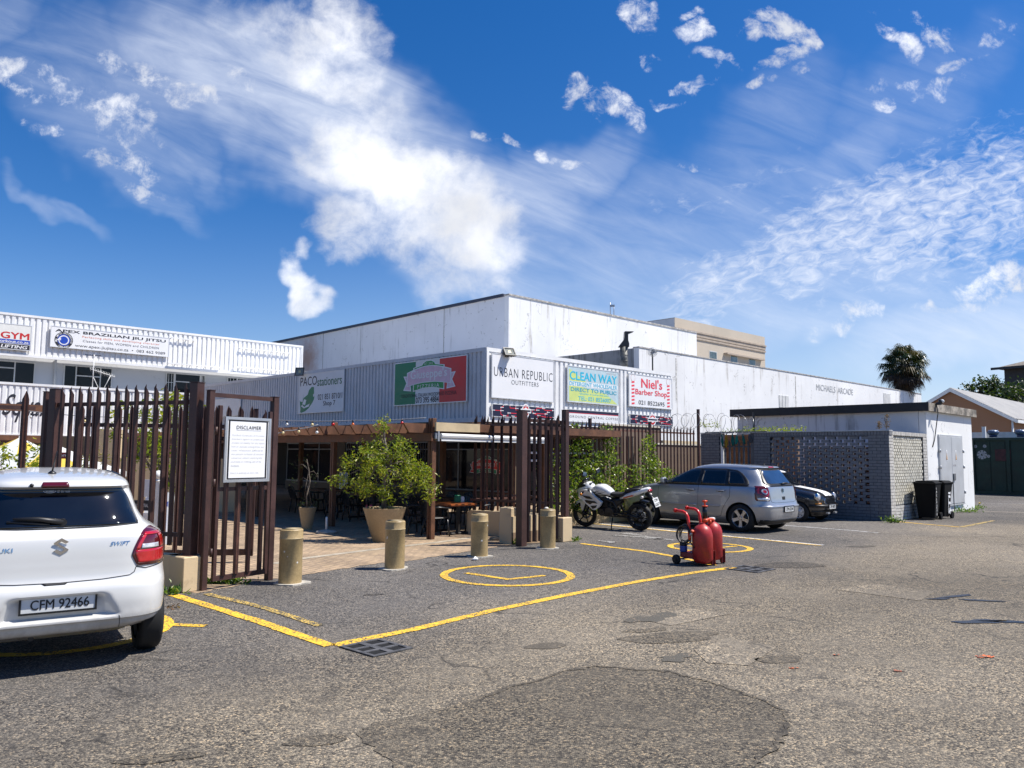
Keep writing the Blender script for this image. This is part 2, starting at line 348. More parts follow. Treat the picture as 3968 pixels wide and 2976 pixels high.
def m_paving():
    m,T,b=newmat('brick_paving'); p=T.n('ShaderNodeNewGeometry').outputs['Position']
    rot=T.n('ShaderNodeVectorRotate',rotation_type='Z_AXIS',inp={'Vector':p,'Angle':.79}).outputs[0]
    br=T.n('ShaderNodeTexBrick',offset=.5,inp={'Vector':rot,'Color1':(.40,.285,.175,1),'Color2':(.30,.215,.14,1),'Mortar':(.15,.12,.085,1),'Scale':1.,'Mortar Size':.008,'Bias':-.1,'Brick Width':.21,'Row Height':.105})
    n=T.noise(p,1.3,5,.65).outputs[0]; n2=T.noise(p,22.,3,.6).outputs[0]
    c=T.n('ShaderNodeVectorMath',operation='SCALE',inp={0:br.outputs[0],'Scale':T.m('MULTIPLY',T.mr(n,.3,.7,.78,1.2),T.mr(n2,.3,.7,.85,1.15))}).outputs[0]
    c=T.mix(T.mr(T.noise(p,.6,4,.6).outputs[0],.5,.7,0.,.4),c,(.36,.27,.17))
    link(T,c,b.inputs['Base Color']); b.inputs['Roughness'].default_value=.85
    bp=T.n('ShaderNodeBump',inp={'Strength':.5,'Distance':.01,'Height':br.outputs['Fac']}); bp.invert=True; link(T,bp.outputs[0],b.inputs['Normal'])
    return m
ASPH=m_asphalt(); ASPH_D=m_asphalt('asphalt_patch_mix',.66,False); ASPH_E=m_asphalt('asphalt_seam_mix',.6,True); ASPH_L=m_asphalt('asphalt_trench_mix',1.25,True)
YEL=m_paint('yellow_road_paint',(.84,.50,.035),.54); YELF=m_paint('faded_yellow_paint',(.62,.42,.09),.72); WHT=m_paint('white_road_paint',(.66,.65,.63),.56); WHTF=m_paint('worn_white_paint',(.55,.54,.52),.75); ORG=m_paint('orange_spray_paint',(.8,.16,.03),.78)
PAVE=m_paving()
CONC=mat('concrete_edging',(.36,.31,.235),.85,var=.25,vs=5,bump=.3,fine=.15)
# ================================================================ ground
MB().sheet([(-160,-40),(160,-40),(160,220),(-160,220)],0).struct('ground',ASPH)
def gp(pts): return [(lambda g:(g.x,g.y))(G(u,v)) for u,v in pts]
patio=gp([(772,2300),(900,2272),(1000,2252),(1080,2243),(1156,2232),(1260,2214),(1330,2204),(1401,2191),(1506,2181),(1600,2172),(1700,2154),(1780,2143),(1853,2131),(1920,2120),(1976,2112),(2030,2106)])
pr=random.Random(3); pat=[]
for i in range(len(patio)-1):
    a,b=patio[i],patio[i+1]
    for k in range(6):
        t=k/6; pat.append((a[0]+(b[0]-a[0])*t+pr.uniform(-.05,.05),a[1]+(b[1]-a[1])*t+pr.uniform(-.05,.05)))
pat+=[(1.0,15.4),(-.5,17),(7.5,25.),(0,32),(-16,44),(-34,34),(-34,10.),(-6.4,10.2),(-4.3,9.9)]
MB().sheet(pat,.004).struct('patio_paving',PAVE)
def strip(pts,w,z,mb=None,jit=0.):
    mb=mb or MB(); pts=[Vector((p[0],p[1],0)) for p in pts]; q=[]
    for i in range(len(pts)-1):
        a,b=pts[i],pts[i+1]; n=max(1,int((b-a).length/.12))
        for k in range(n): q.append(a.lerp(b,k/n))
    q.append(pts[-1]); vs=[]
    for i,p in enumerate(q):
        d=(q[min(i+1,len(q)-1)]-q[max(i-1,0)]).normalized(); n=Vector((-d.y,d.x,0)); a=q[max(i-1,0)];b=q[min(i+1,len(q)-1)]
        c=1.
        if 0<i<len(q)-1:
            cs=((q[i]-a).normalized()).dot((b-q[i]).normalized()); c=1/max(.5,math.sqrt((1+cs)/2))
        j1=w*(.5+pr.uniform(-jit,jit)); j2=w*(.5+pr.uniform(-jit,jit)); vs+=[(p+n*j1*c)[:2]+(z,),(p-n*j2*c)[:2]+(z,)]
    mb.add(vs,[(2*i,2*i+1,2*i+3,2*i+2) for i in range(len(q)-1)]); return mb
strip(gp([(1060,2186),(1169,2166),(1420,2134),(1700,2102),(1830,2084),(1985,2060)]),.16,.008).struct('kerb_edging',CONC)
def mark(name,pts,w,m,z=.006,jit=.06): strip(gp(pts) if pts[0][0]>60 or len(pts[0])==2 and abs(pts[0][0])>60 else pts,w,z,jit=jit).struct(name,m)
mark('yellow_bay_line',[(672,2306),(985,2404),(1280,2504)],.125,YEL)
mark('yellow_bay_line',[(1296,2502),(1600,2441),(1900,2369),(2200,2306),(2481,2253),(2730,2214),(2858,2198)],.125,YEL)
mark('faded_yellow_line',[(800,2302),(1010,2352),(1240,2426)],.10,YELF)
mark('yellow_bay_line',[(2250,2107),(2500,2137),(2640,2162),(2770,2192)],.12,YEL)
def dbl(p,q):
    a,b=[Vector((*c,0)) for c in gp([p,q])]; d=(b-a).normalized(); n=Vector((-d.y,d.x,0))
    if n.y<0: n=-n
    strip([a+n*.055,b+n*.055],.10,.006,jit=.05).struct('white_bay_line',WHT); strip([a-n*.045,b-n*.045],.09,.006,jit=.06).struct('yellow_bay_line',YEL)
dbl((2300,2029),(3185,2114))
mark('white_bay_line',[(2920,2022),(3047,2037),(3300,2056),(3403,2066)],.085,WHT)
mark('white_bay_line',[(3110,2004),(3324,2020)],.085,WHT)
mark('yellow_corner_line',[(3478,2022),(3600,2033),(3718,2043)],.11,YEL)
mark('yellow_corner_line',[(3724,2043),(3790,2030),(3850,2018)],.11,YELF)
mark('worn_white_line',[(3786,1954),(3968,1952),(4300,1950)],.09,WHTF)
mark('worn_white_line',[(3816,1982),(3900,1985),(4300,1993)],.12,CONC)
mark('yellow_bay_line',[(560,2421),(629,2420),(797,2427)],.10,YEL)
def ring(cx,cy,r,w,name='yellow_loading_circle',mtl=None):
    n=72; strip([(cx+r*math.cos(2*PI*i/n),cy+r*1.04*math.sin(2*PI*i/n)) for i in range(n+1)],w,.0065,jit=.04).struct(name,mtl or YEL)
def loading(u,v,r,ell):
    c=G(u,v); ring(c.x,c.y,r,.115)
    strip(gp(ell),.10,.006,jit=.05).struct('yellow_loading_letter',YEL)
loading(1967,2228,.89,[(1806,2221),(1970,2246),(2110,2231)])
loading(2750,2121,.72,[(2630,2112),(2760,2125),(2852,2117)])
ring(-4.15,7.5,.86,.12)
mark('thin_dark_line',[(2560,2066),(2990,2070),(3300,2076),(3600,2082),(3800,2081),(4100,2074)],.022,ASPH_E)  # thin dark line drawn across the tarmac
# ---- patches, seams, trenches, stains
def blobpoly(c,rx,ry,rot=0,n=26,j=.16,seed=1):
    q=random.Random(seed); out=[]; ph=[q.uniform(0,6.3) for _ in range(4)]
    for i in range(n):
        t=2*PI*i/n; k=1+j*(math.sin(2*t+ph[0])*.5+math.sin(3*t+ph[1])*.4+math.sin(5*t+ph[2])*.35)+q.uniform(-j,j)*.3
        x,y=rx*k*math.cos(t),ry*k*math.sin(t); out.append((c[0]+x*math.cos(rot)-y*math.sin(rot),c[1]+x*math.sin(rot)+y*math.cos(rot)))
    return out
big=[(1380,2843),(1455,2800),(1650,2766),(1900,2691),(2190,2604),(2302,2584),(2500,2597),(2606,2609),(2758,2647),(2920,2702),(3035,2756),(3052,2842),(3000,2900),(2890,2990),(2760,3080),(2300,3200),(1800,3120),(1565,2995),(1470,2925)]
bp_=gp(big); bq=[]
for i in range(len(bp_)):
    a,b=bp_[i],bp_[(i+1)%len(bp_)]
    for k in range(7):
        t=k/7; bq.append((a[0]+(b[0]-a[0])*t+pr.uniform(-.022,.022),a[1]+(b[1]-a[1])*t+pr.uniform(-.022,.022)))
MB().sheet(bq,.004).struct('asphalt_patch',ASPH_D)
strip(bq[20:96],.03,.0075,jit=.5).struct('asphalt_patch_seam',ASPH_E)
for i,(u,v,rx,ry,mm) in enumerate([(2115,2504,.2,.1,ASPH_E),(2505,2443,.22,.08,ASPH_D),(2600,2470,.5,.2,ASPH_D),(1447,2304,.11,.06,ASPH_E),(3340,2118,.3,.14,ASPH_D),(3060,2190,.6,.3,ASPH_D),(1230,2870,.2,.08,ASPH_D),(620,2940,.22,.07,ASPH_D),(3020,2556,.2,.12,ASPH_D),(2360,2075,.0,.0,ASPH_D)]):
    if rx>0: MB().sheet(blobpoly(G(u,v),rx,ry,.3,seed=i),.004).struct('asphalt_patch',mm)
for poly in ([(3236,2285),(3394,2263),(3621,2294),(3565,2329)],[(2450,2395),(2680,2360),(2830,2380),(2600,2425)],[(2690,2520),(2830,2470),(3010,2510),(2900,2580),(2740,2570)]):
    MB().sheet(gp(poly),.004).struct('asphalt_trench',ASPH_L)
TAR=mat('wet_tar',(.018,.017,.017),.35,var=.5,vs=6,bump=.5,bs=30)
for i,(u,v,rx,ry,ro) in enumerate([(3700,2312,.30,.05,.5),(3800,2328,.22,.05,-.2),(3640,2322,.16,.04,.2),(3800,2410,.28,.09,.1),(3930,2412,.30,.06,-.1)]):
    MB().sheet(blobpoly(G(u,v),rx,ry,ro,j=.35,seed=40+i),.007).struct('asphalt_crack',TAR)
for i,(u,v,rx,ry) in enumerate([(3816,2546,.07,.05),(3480,2602,.035,.025),(3240,2540,.03,.02),(3075,2591,.04,.015)]):
    MB().sheet(blobpoly(G(u,v),rx,ry,.2,j=.4,seed=60+i),.0075).struct('orange_spray_mark',ORG)
for i,(u,v,rx,ry) in enumerate([(2490,2082,.42,.24),(2440,2070,.25,.16),(2560,2090,.26,.14),(2355,2100,.2,.12)]):
    MB().sheet(blobpoly(G(u,v),rx,ry,-.6,j=.55,seed=80+i),.0075).struct('white_paint_spill',m_paint('spilled_white_paint',(.50,.48,.45),.74) if i==0 else bpy.data.materials['spilled_white_paint'])
SAND=m_paint('sand_dust',(.34,.24,.15),.95)
for i,(u,v,rx,ry) in enumerate([(2530,2395,.3,.16),(2620,2550,.16,.09)]):
    MB().sheet(blobpoly(G(u,v),rx,ry,.6,j=.5,seed=90+i),.005).struct('sand_dust',SAND)
# drain grates
IRON=mat('cast_iron',(.10,.098,.098),.6,.25,var=.35,vs=9,bump=.2); PIT_=mat('drain_pit',(.004,.004,.004),1,var=0)
def grate(px,label):
    q=[G(u,v) for u,v in px]; c=sum(q,Vector())/4; ax=(q[1]-q[0]+q[2]-q[3])/2; ay=(q[3]-q[0]+q[2]-q[1])/2
    t=thing('drain_grate',label,'drain grate',(c.x,c.y,0),math.atan2(ax.y,ax.x)); w,h=ax.length,ay.length
    MB().box(-w/2,w/2,-h/2,h/2,-.05,.005).build('pit',PIT_,t)
    f=MB()
    for a,b,cc,d in ((-w/2,w/2,-h/2,-h/2+.035),(-w/2,w/2,h/2-.035,h/2),(-w/2,-w/2+.035,-h/2+.035,h/2-.035),(w/2-.035,w/2,-h/2+.035,h/2-.035)): f.box(a,b,cc,d,.0,.013)
    f.build('frame',IRON,t)
    g=MB(); n=3
    iw=w-.07; ih=h-.07
    for i in range(n-1): x=-iw/2+iw*(i+1)/n; g.box(x-.022,x+.022,-ih/2,ih/2,.002,.012)
    g.box(-iw/2,iw/2,-.03,.03,.003,.0115); g.build('bar',IRON,t)
grate([(1312,2508),(1445,2549),(1602,2514),(1466,2479)],'square cast iron drain grate at the near corner of the yellow bay')
grate([(2812,2206),(2945,2222),(2998,2207),(2868,2191)],'flat drain grate beside the red tank trolley')
# ================================================================ corrugated containers
CORR=mat('grey_corrugated_paint',(.55,.56,.58),.5,.0,var=.1,vs=1.2,fine=.05); CORRW=mat('white_corrugated_paint',(.78,.78,.77),.5,var=.07,vs=1.)
def corr(mb,L,z0,z1,pitch=.2,d=.04,y=0.):
    """trapezoid profile running along x, groove goes into +y"""
    xs=[]; x=0
    while x<L-1e-4:
        for o,dd in ((0,0),(.56,0),(.66,d),(.9,d),(1.0,0)):
            xx=x+o*pitch
            if xx<=L+1e-6: xs.append((xx,dd))
        x+=pitch
    xs=[xs[0]]+[b for a,b in zip(xs,xs[1:]) if abs(a[0]-b[0])>1e-5]
    if xs[-1][0]<L-1e-4: xs.append((L,0))
    vs=[];
    for xx,dd in xs: vs+=[(xx,y+dd,z0),(xx,y+dd,z1)]
    mb.add(vs,[(2*i,2*i+2,2*i+3,2*i+1) for i in range(len(xs)-1)]); return mb
C0=PY(1881,1635,24); C0.z=2.69; CT=5.0
CR=PV(2602,1447,C0,AZ); LR=(Vector((CR.x,CR.y,0))-Vector((C0.x,C0.y,0))).length
LLEN=21.6; CH=CT-2.69
cont=thing('container_building','long grey shipping container carrying the shop signs above the pizzeria','container',(C0.x,C0.y,2.69),0)
def local(o,loc,rz): o.location=loc; o.rotation_euler=(0,0,rz); return o
# left face in its own frame: x from far end to the corner, y into the building
lf=(B*LLEN)
wl=corr(MB(),LLEN-.1,.14,CH-.12,.2,.045); local(wl.build('side_wall',CORR,cont,recalc=False),lf,ROTB)
wr=corr(MB(),LR-.2,.16,CH-.12,.24,.04); local(wr.build('end_wall',CORRW,cont,recalc=False),A*.1,ROTA)
fr=MB()
fr.box(0,LLEN,-.02,.08,0,.14); fr.box(0,LLEN,-.015,.08,CH-.12,CH); fr.box(LLEN-.1,LLEN,-.02,.08,.14,CH-.12)
local(fr.build('side_rail',CORR,cont),lf,ROTB)
fr=MB(); fr.box(0,LR,-.025,.06,0,.16); fr.box(0,LR,-.02,.06,CH-.12,CH); fr.box(0,.1,-.025,.06,.16,CH-.12); fr.box(LR-.1,LR,-.02,.06,.16,CH-.12)
local(fr.build('end_frame',CORRW,cont),(.004*A.x,.004*A.y,.0),ROTA)
q=[Vector((0,0,0)),A*LR,A*LR+B*LLEN,B*LLEN]; dn=(A+B)*.06
rf=MB().slab([(p+dn*(1 if i==0 else 0)+( (B-A)*.06 if i==1 else (-(A+B)*.06 if i==2 else ((A-B)*.06 if i==3 else Vector())))) [:2] for i,p in enumerate(q)],CH-.1,CH-.03); rf.build('roof',CORR,cont)
MB().slab([(p+dn*(1 if i==0 else 0)+((B-A)*.06 if i==1 else (-(A+B)*.06 if i==2 else ((A-B)*.06 if i==3 else Vector()))))[:2] for i,p in enumerate(q)],.02,.1).build('floor',mat('container_underside',(.2,.16,.12),.9),cont)
# APEX building : two container rows with a window band between
AZ2=.8084; A2=Vector((math.sin(AZ2),math.cos(AZ2),0)); ROT2=PI/2-AZ2
P0=PY(0,1207.9,33.5); ZT=P0.z
def zat(u,v): return PV(u,v,P0,AZ2)
x0l=zat(-700,1300); PE=zat(1171,1343); LA=(Vector((PE.x,PE.y))-Vector((x0l.x,x0l.y))).length
zb=zat(0,1376).z; zl=zat(0,1481).z; zbot=zat(0,1690).z
def ax_(u): p=zat(u,1400); return (Vector((p.x-x0l.x,p.y-x0l.y,0))).dot(A2)
apex=thing('gym_building','white two storey container building with a window band on the left','building',(x0l.x,x0l.y,0),ROT2)
corr(MB(),LA,zb+.12,ZT-.1,.24,.045).build('upper_cladding',CORRW,apex,recalc=False)
fr=MB(); fr.box(0,LA,-.03,.1,zb,zb+.12); fr.box(0,LA,-.02,.1,ZT-.1,ZT); fr.box(LA,LA+.06,-.02,6,zb,ZT); fr.build('cladding_trim',CORRW,apex)
corr(MB(),LA,zbot+.1,zl-.1,.24,.045,y=-.35).build('lower_cladding',CORRW,apex,recalc=False)
fr=MB(); fr.box(0,LA,-.38,-.25,zl-.1,zl); fr.box(0,LA,-.38,-.25,zbot,zbot+.1); fr.build('lower_trim',CORRW,apex)
PLAST=m_wall('grey_plaster',(.52,.53,.54),(.3,.3,.3),.3)
MB().box(0,LA,.95,6,zl-.4,ZT-.15).build('upper_wall',PLAST,apex); MB().box(0,LA,-.25,5.9,zbot,zl-.42).build('lower_block',PLAST,apex)
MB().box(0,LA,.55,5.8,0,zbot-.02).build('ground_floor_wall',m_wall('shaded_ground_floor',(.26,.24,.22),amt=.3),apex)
GLASS=mat('dark_window_glass',(.010,.011,.013),.06,spec=.25,var=.3,vs=.6); ALU=mat('window_frame_paint',(.55,.55,.53),.5,var=.06); WFR=mat('white_frame_paint',(.75,.75,.73),.5,var=.05); GLB=mat('reflecting_glass',(.10,.13,.12),.08,spec=.9,var=.6,vs=1.5)
def win(x0,x1,z0,z1,vert,hor=(),parent=None,fm=None,y=.95,bars=False,sub=None):
    f=MB(); d=.06; t=.05
    f.box(x0,x0+t,y-d,y,z0,z1); f.box(x1-t,x1,y-d,y,z0,z1); f.box(x0+t,x1-t,y-d,y,z0,z0+t); f.box(x0+t,x1-t,y-d,y,z1-t,z1)
    for v in vert: xx=x0+(x1-x0)*v; f.box(xx-t/2,xx+t/2,y-d+.004,y-.004,z0+t,z1-t)
    for (h,a,b) in hor: zz=z0+(z1-z0)*h; f.box(x0+(x1-x0)*a+t*.5,x0+(x1-x0)*b-t*.5,y-d+.008,y-.008,zz-t/2,zz+t/2)
    w=f.build('window',fm or ALU,parent); MB().box(x0+.01,x1-.01,y-.02,y+.02,z0+.01,z1-.01).build('pane',GLASS,w)
    if bars:
        b_=MB(); n=max(3,int((x1-x0)/.16))
        for i in range(1,n): xx=x0+(x1-x0)*i/n; b_.box(xx-.008,xx+.008,y-.045,y-.03,z0+.06,z1-.06)
        b_.box(x0+.06,x1-.06,y-.047,y-.028,(z0*.35+z1*.65)-.01,(z0*.35+z1*.65)+.01); b_.build('burglar_bar',WFR,w)
    return w
zw0=zl+.05; 
win(ax_(-60),ax_(158),zl-.1,zb-.12,(.62,),((.72,0,.62),),apex)
win(ax_(270),ax_(462),zl-.18,zb-.1,(.25,.75),((.62,.25,.75),),apex)
for u0,u1 in ((672,706),(808,828)): win(ax_(u0),ax_(u1),zl-.35,zb-.1,(),(),apex,bars=True)
win(ax_(706),ax_(808),zl-.35,zb-.1,(),((.7,0,1),),apex); win(ax_(912),ax_(1010),zl-.3,zb-.1,(.4,),(),apex,bars=True)
dp=MB().tube([(ax_(236),.88,zb+.1),(ax_(236),.88,zl-.4)],.05); dp.build('downpipe',ALU,apex)
for (u0,u1,va,vb) in ((655,745,1308,1318),(902,1118,1354,1369)):
    pass
rails=MB()
for (u0,v0,u1,v1) in ((655,1308,747,1320),(648,1408,850,1424),(925,1350,1120,1368),(903,1421,1120,1441)):
    a,b=zat(u0,v0),zat(u1,v1); rails.box(ax_(u0),ax_(u1),-.14,-.1,(a.z+b.z)/2-.03,(a.z+b.z)/2+.03)
    n=int((ax_(u1)-ax_(u0))/.35)
    for i in range(n+1): xx=ax_(u0)+(ax_(u1)-ax_(u0))*i/n; rails.box(xx-.015,xx+.015,-.1,-.0,(a.z+b.z)/2-.06,(a.z+b.z)/2-.0)
rails.build('sign_rail',WFR,apex)
# ================================================================ ground floor of the pizzeria
SHOPW=m_wall('shade_dark_cream_wall',(.15,.11,.068),(.25,.2,.14),.3); TRIMB=mat('brown_timber_trim',(.10,.045,.025),.6,var=.2)  # cream wall, darkened to put the pergola's shade into its colour
O1=1.93; PC=Vector((C0.x,C0.y,0))+A*O1+B*.6      # shop corner
shop=thing('pizzeria_shop','dark pizzeria shopfront with tall glass panes under the grey container','shop',(PC.x,PC.y,0),0)
sl_=15.
w=MB()
# left front (local x from far end to corner)
for a,b,z0,z1 in ((0,sl_,2.15,2.67),(0,sl_,0,.42),(sl_-.14,sl_,.42,2.15),(sl_-4.6,sl_-4.0,.42,2.15),(4.2,4.9,.42,2.15),(7.6,8.0,.42,2.15)): w.box(a,b,0,.2,z0,z1)
o=w.build('front_wall',SHOPW,shop); local(o,B*sl_,ROTB)
for i,(a,b,vert) in enumerate(((sl_-4.0,sl_-.14,(.28,.62)),(8.0,sl_-4.6,(.33,.66)),(4.9,7.6,(.5,)),(0,4.2,(.33,.66)))):
    f=MB(); 
    for (xa,xb,za,zb_) in ((a,a+.05,.42,2.15),(b-.05,b,.42,2.15),(a+.05,b-.05,.42,.48),(a+.05,b-.05,2.1,2.15),(a+.05,b-.05,1.84,1.88)): f.box(xa,xb,.04,.1,za,zb_)
    for v in vert: xx=a+(b-a)*v; f.box(xx-.03,xx+.03,.045,.095,.48,2.1)
    wd=f.build('window',mat('shade_dark_frame',(.26,.25,.22),.5,var=.08),shop); local(wd,B*sl_,ROTB)  # frame paint darkened so the shade lies in its colour
    MB().box(a+.02,b-.02,.07,.09,.45,2.12).build('pane',GLASS,wd)
    if i in (1,2):
        g=MB(); n=int((b-a)/.13)
        for k in range(1,n): xx=a+(b-a)*k/n; g.box(xx-.008,xx+.008,.0,.016,.46,2.1)
        g.build('burglar_bar',mat('shade_dark_bar',(.20,.20,.19),.5,var=.05),wd)  # white bars coloured dark to stand in for shade
s_=MB().box(sl_-4.0,sl_-.14,-.05,.04,.38,.43); o=s_.build('window_sill',TRIMB,shop); local(o,B*sl_,ROTB)
# right front
rl=7.6; w=MB(); BRN=m_wall('brown_shop_wall',(.26,.19,.125),amt=.2)
w.box(0,rl,.002,.2,2.25,2.67); w.box(.0,rl,.002,.2,0,.5)
o=w.build('right_wall',BRN,shop); local(o,Vector((0,0,0)),ROTA)
f=MB()
for z0,z1 in ((1.46,1.53),(1.72,1.79)): f.box(.2,rl-.05,.0,.06,z0,z1)
for xx in (.14,2.4,4.9,rl-.08): f.box(xx,xx+.08,.006,.066,.5,2.25)
wd=f.build('window',WFR,shop); local(wd,Vector((0,0,0)),ROTA); MB().box(.05,rl-.02,.08,.1,.5,2.25).build('pane',GLASS,wd)
o=MB().box(rl,rl+2.6,-.6,.2,0,2.3).build('side_wall',m_wall('cream_side_wall',(.62,.5,.32),amt=.25),shop); local(o,Vector((0,0,0)),ROTA)
MB().slab([(0,0),tuple((A*.01+B*sl_)[:2]),tuple((A*6+B*sl_)[:2]),tuple((A*6)[:2])],2.3,2.45).build('ceiling',mat('dark_ceiling',(.08,.06,.05),.9),shop)
# beam between shop and container
o=MB().box(-sl_,.9,-1.2,-1.0,2.5,2.67).build('fascia_beam',TRIMB,shop); local(o,Vector((0,0,0)),ROTB)
# brown yard wall behind the right fence
ywp=PV(2534,1716,Vector((3.6,23.5,0)),AZ); yw=thing('yard_wall','brown yard wall behind the palisade fence beside the brick enclosure','wall',(ywp.x,ywp.y,0),ROTA)
BRW=m_wall('brown_wall_paint',(.17,.12,.085),amt=.2); LCAP=mat('pale_wall_cap',(.6,.55,.45),.8)
zc=ywp.z; e=PV(2712,1720,ywp,AZ); ll=(e-ywp).length
MB().box(0,ll+.6,0,.2,0,zc-.05).build('wall_body',BRW,yw); MB().box(-.02,ll+.6,-.03,.23,zc-.05,zc).build('coping',LCAP,yw)
MB().box(.6,ll+1.2,2.4,2.6,0,zc+.62).build('rear_wall',BRW,yw); MB().box(.55,ll+1.2,2.36,2.64,zc+.62,zc+.68).build('rear_coping',LCAP,yw)
# ================================================================ white buildings behind
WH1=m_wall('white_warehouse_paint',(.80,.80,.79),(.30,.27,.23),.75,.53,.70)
WAP=PY(1972,1144,37.5); HW=WAP.z; AZ3=.8086; A3=Vector((math.sin(AZ3),math.cos(AZ3),0))
def atH(u,v,H):
    d=ray(u,v); return E0+d*((H-EYE)/d.z)
wr_=PV(2699,1293.8,WAP,AZ3); wl_=PV(700,1396,WAP,AZ3-PI/2)
rustp=PV(1190,1390,WAP,AZ3-PI/2)
WHS=m_wall('white_paint_shade_tone',(.72,.73,.75),(.30,.30,.30),.7,.55,.70,rust=(tuple(rustp),2.0,(.42,.19,.09)))  # side wall: same white, shade put in as a cooler, darker tone
lw=(wr_-WAP); lw.z=0; L1=lw.length; l2=(wl_-WAP); l2.z=0; L2=l2.length
ware=thing('warehouse','tall white warehouse with a bare streaked side wall behind the container','building',(WAP.x,WAP.y,0),0)
d1,d2=lw.normalized(),l2.normalized()
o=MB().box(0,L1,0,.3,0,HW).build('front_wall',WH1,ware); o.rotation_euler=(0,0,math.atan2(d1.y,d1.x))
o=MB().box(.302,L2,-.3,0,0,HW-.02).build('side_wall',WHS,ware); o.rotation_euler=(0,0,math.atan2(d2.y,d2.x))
o=MB().box(.35,L2,-.3,.1,HW-.02,HW+.12).build('roof_flashing',mat('blue_black_flashing',(.03,.035,.06),.5),ware); o.rotation_euler=(0,0,math.atan2(d2.y,d2.x))
o=MB().box(-.03,L1,-.04,.34,HW,HW+.08).build('parapet_cap',mat('weathered_cap',(.42,.40,.37),.9,var=.4,vs=4),ware); o.rotation_euler=(0,0,math.atan2(d1.y,d1.x))
MB().slab([(.3,.3),tuple((d1*L1)[:2]),tuple((d1*L1+d2*(L2-.1))[:2]),tuple((d2*(L2-.1))[:2])],HW-.5,HW-.4).build('roof',mat('flat_roof',(.3,.3,.3),.9),ware)
for kk in (.12,.42,.68):
    pl=MB().box(L2*kk,L2*kk+.05,-.305,.006,0,HW-.03).build('wall_joint',mat('wall_joint_stain',(.33,.32,.31),.9,var=.3),ware); pl.rotation_euler=(0,0,math.atan2(d2.y,d2.x))
# arcade
ARP=PY(2476,1346,36); HA=ARP.z; are=PV(3570,1531,ARP,.806); arl=PV(2150,1388,ARP,.806-PI/2)
arc=thing('arcade_building','long low white arcade building with grey lettering on its wall','building',(ARP.x,ARP.y,0),0)
dA=(are-ARP); dA.z=0; LAa=dA.length; dA.normalize(); dB=(arl-ARP); dB.z=0; LBb=dB.length+6; dB.normalize(); rA=math.atan2(dA.y,dA.x); rB=math.atan2(dB.y,dB.x)
o=MB().box(0,LAa,0,.3,0,HA).build('front_wall',WH1,arc); o.rotation_euler=(0,0,rA)
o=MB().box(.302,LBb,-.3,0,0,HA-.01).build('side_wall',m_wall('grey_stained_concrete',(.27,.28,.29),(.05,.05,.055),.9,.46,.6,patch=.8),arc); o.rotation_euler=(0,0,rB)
o=MB().box(-.02,LAa,-.03,.34,HA,HA+.05).build('parapet_cap',bpy.data.materials['weathered_cap'],arc); o.rotation_euler=(0,0,rA)
MB().slab([(.3,.3),tuple((dA*LAa)[:2]),tuple((dA*LAa+dB*8)[:2]),tuple((dB*8)[:2])],HA-.5,HA-.4).build('roof',bpy.data.materials['flat_roof'],arc)
def ac(u,v): p=PV(u,v,ARP,math.atan2(dA.x,dA.y)); return (Vector((p.x-ARP.x,p.y-ARP.y,0)).dot(dA),p.z)
lt=MB(); (xa,za),(xb,zb2)=ac(3163,1507),ac(3305,1515); z0=(ac(3163,1512)[1]+ac(3305,1531)[1])/2; z1=(ac(3163,1489)[1]+ac(3305,1508)[1])/2
lettering(lt,'MICHAELS  ARCADE',xa,xb,z0,z1,y=-.01,bold=.01); o=lt.build('lettering',mat('grey_letter_paint',(.42,.43,.43),.7),arc); o.rotation_euler=(0,0,rA)
v_=MB(); (xa,z1),(xb,z0)=ac(3018,1531),ac(3055,1581); v_.box(xa,xb,-.03,0,z0,z1); 
for k in (.33,.66): v_.box(xa+(xb-xa)*k-.02,xa+(xb-xa)*k+.02,-.045,-.03,z0,z1)
o=v_.build('vent_panel',mat('dirty_white',(.62,.62,.6),.8),arc); o.rotation_euler=(0,0,rA)
(xa,z1),(xb,z0)=ac(3423,1523),ac(3450,1570); o=MB().box(xa,xb,-.02,0,z0,z1).build('grey_panel',mat('light_grey_panel',(.55,.55,.54),.8),arc); o.rotation_euler=(0,0,rA)
for uu in (2617,3080):
    (xa,z1)=ac(uu,1380 if uu<2800 else 1450); o=MB().box(xa,xa+.10,-.006,.0,z1-2.2,z1-.1).build('drip_stain',mat('drip_grime',(.5,.49,.46),.9,var=.5,vs=6),arc); o.rotation_euler=(0,0,rA)
# beige building
BGP=PY(2614.7,1229.8,48); HB=BGP.z; bge=PV(2963,1305.7,BGP,AZ3); bgl=PV(2480,1248,BGP,AZ3-PI/2)
bg_=thing('beige_building','beige three windowed building with cornice bands rising behind the arcade','building',(BGP.x,BGP.y,0),0)
dA=(bge-BGP); dA.z=0; LG=dA.length; dA.normalize(); dB=(bgl-BGP);dB.z=0; LG2=dB.length+4; dB.normalize(); rA=math.atan2(dA.y,dA.x); rB=math.atan2(dB.y,dB.x)
BEI=m_wall('beige_plaster',(.50,.43,.34),(.33,.28,.22),.25)
def bc(u,v): p=PV(u,v,BGP,math.atan2(dA.x,dA.y)); return (Vector((p.x-BGP.x,p.y-BGP.y,0)).dot(dA),p.z)
o=MB().box(0,LG,0,8,0,HB).build('front_wall',BEI,bg_); o.rotation_euler=(0,0,rA)
o=MB().box(.02,LG2,-.02,.03,0,HB-.05).build('side_wall',m_wall('pale_side_plaster',(.66,.66,.66),amt=.3),bg_); o.rotation_euler=(0,0,rB)
c_=MB(); zc1=(bc(2800,1290)[1]); c_.box(-.03,LG+.03,-.05,0,HB-.95,HB-.72); c_.box(-.04,LG+.05,-.10,0,HB-.72,HB-.62); 
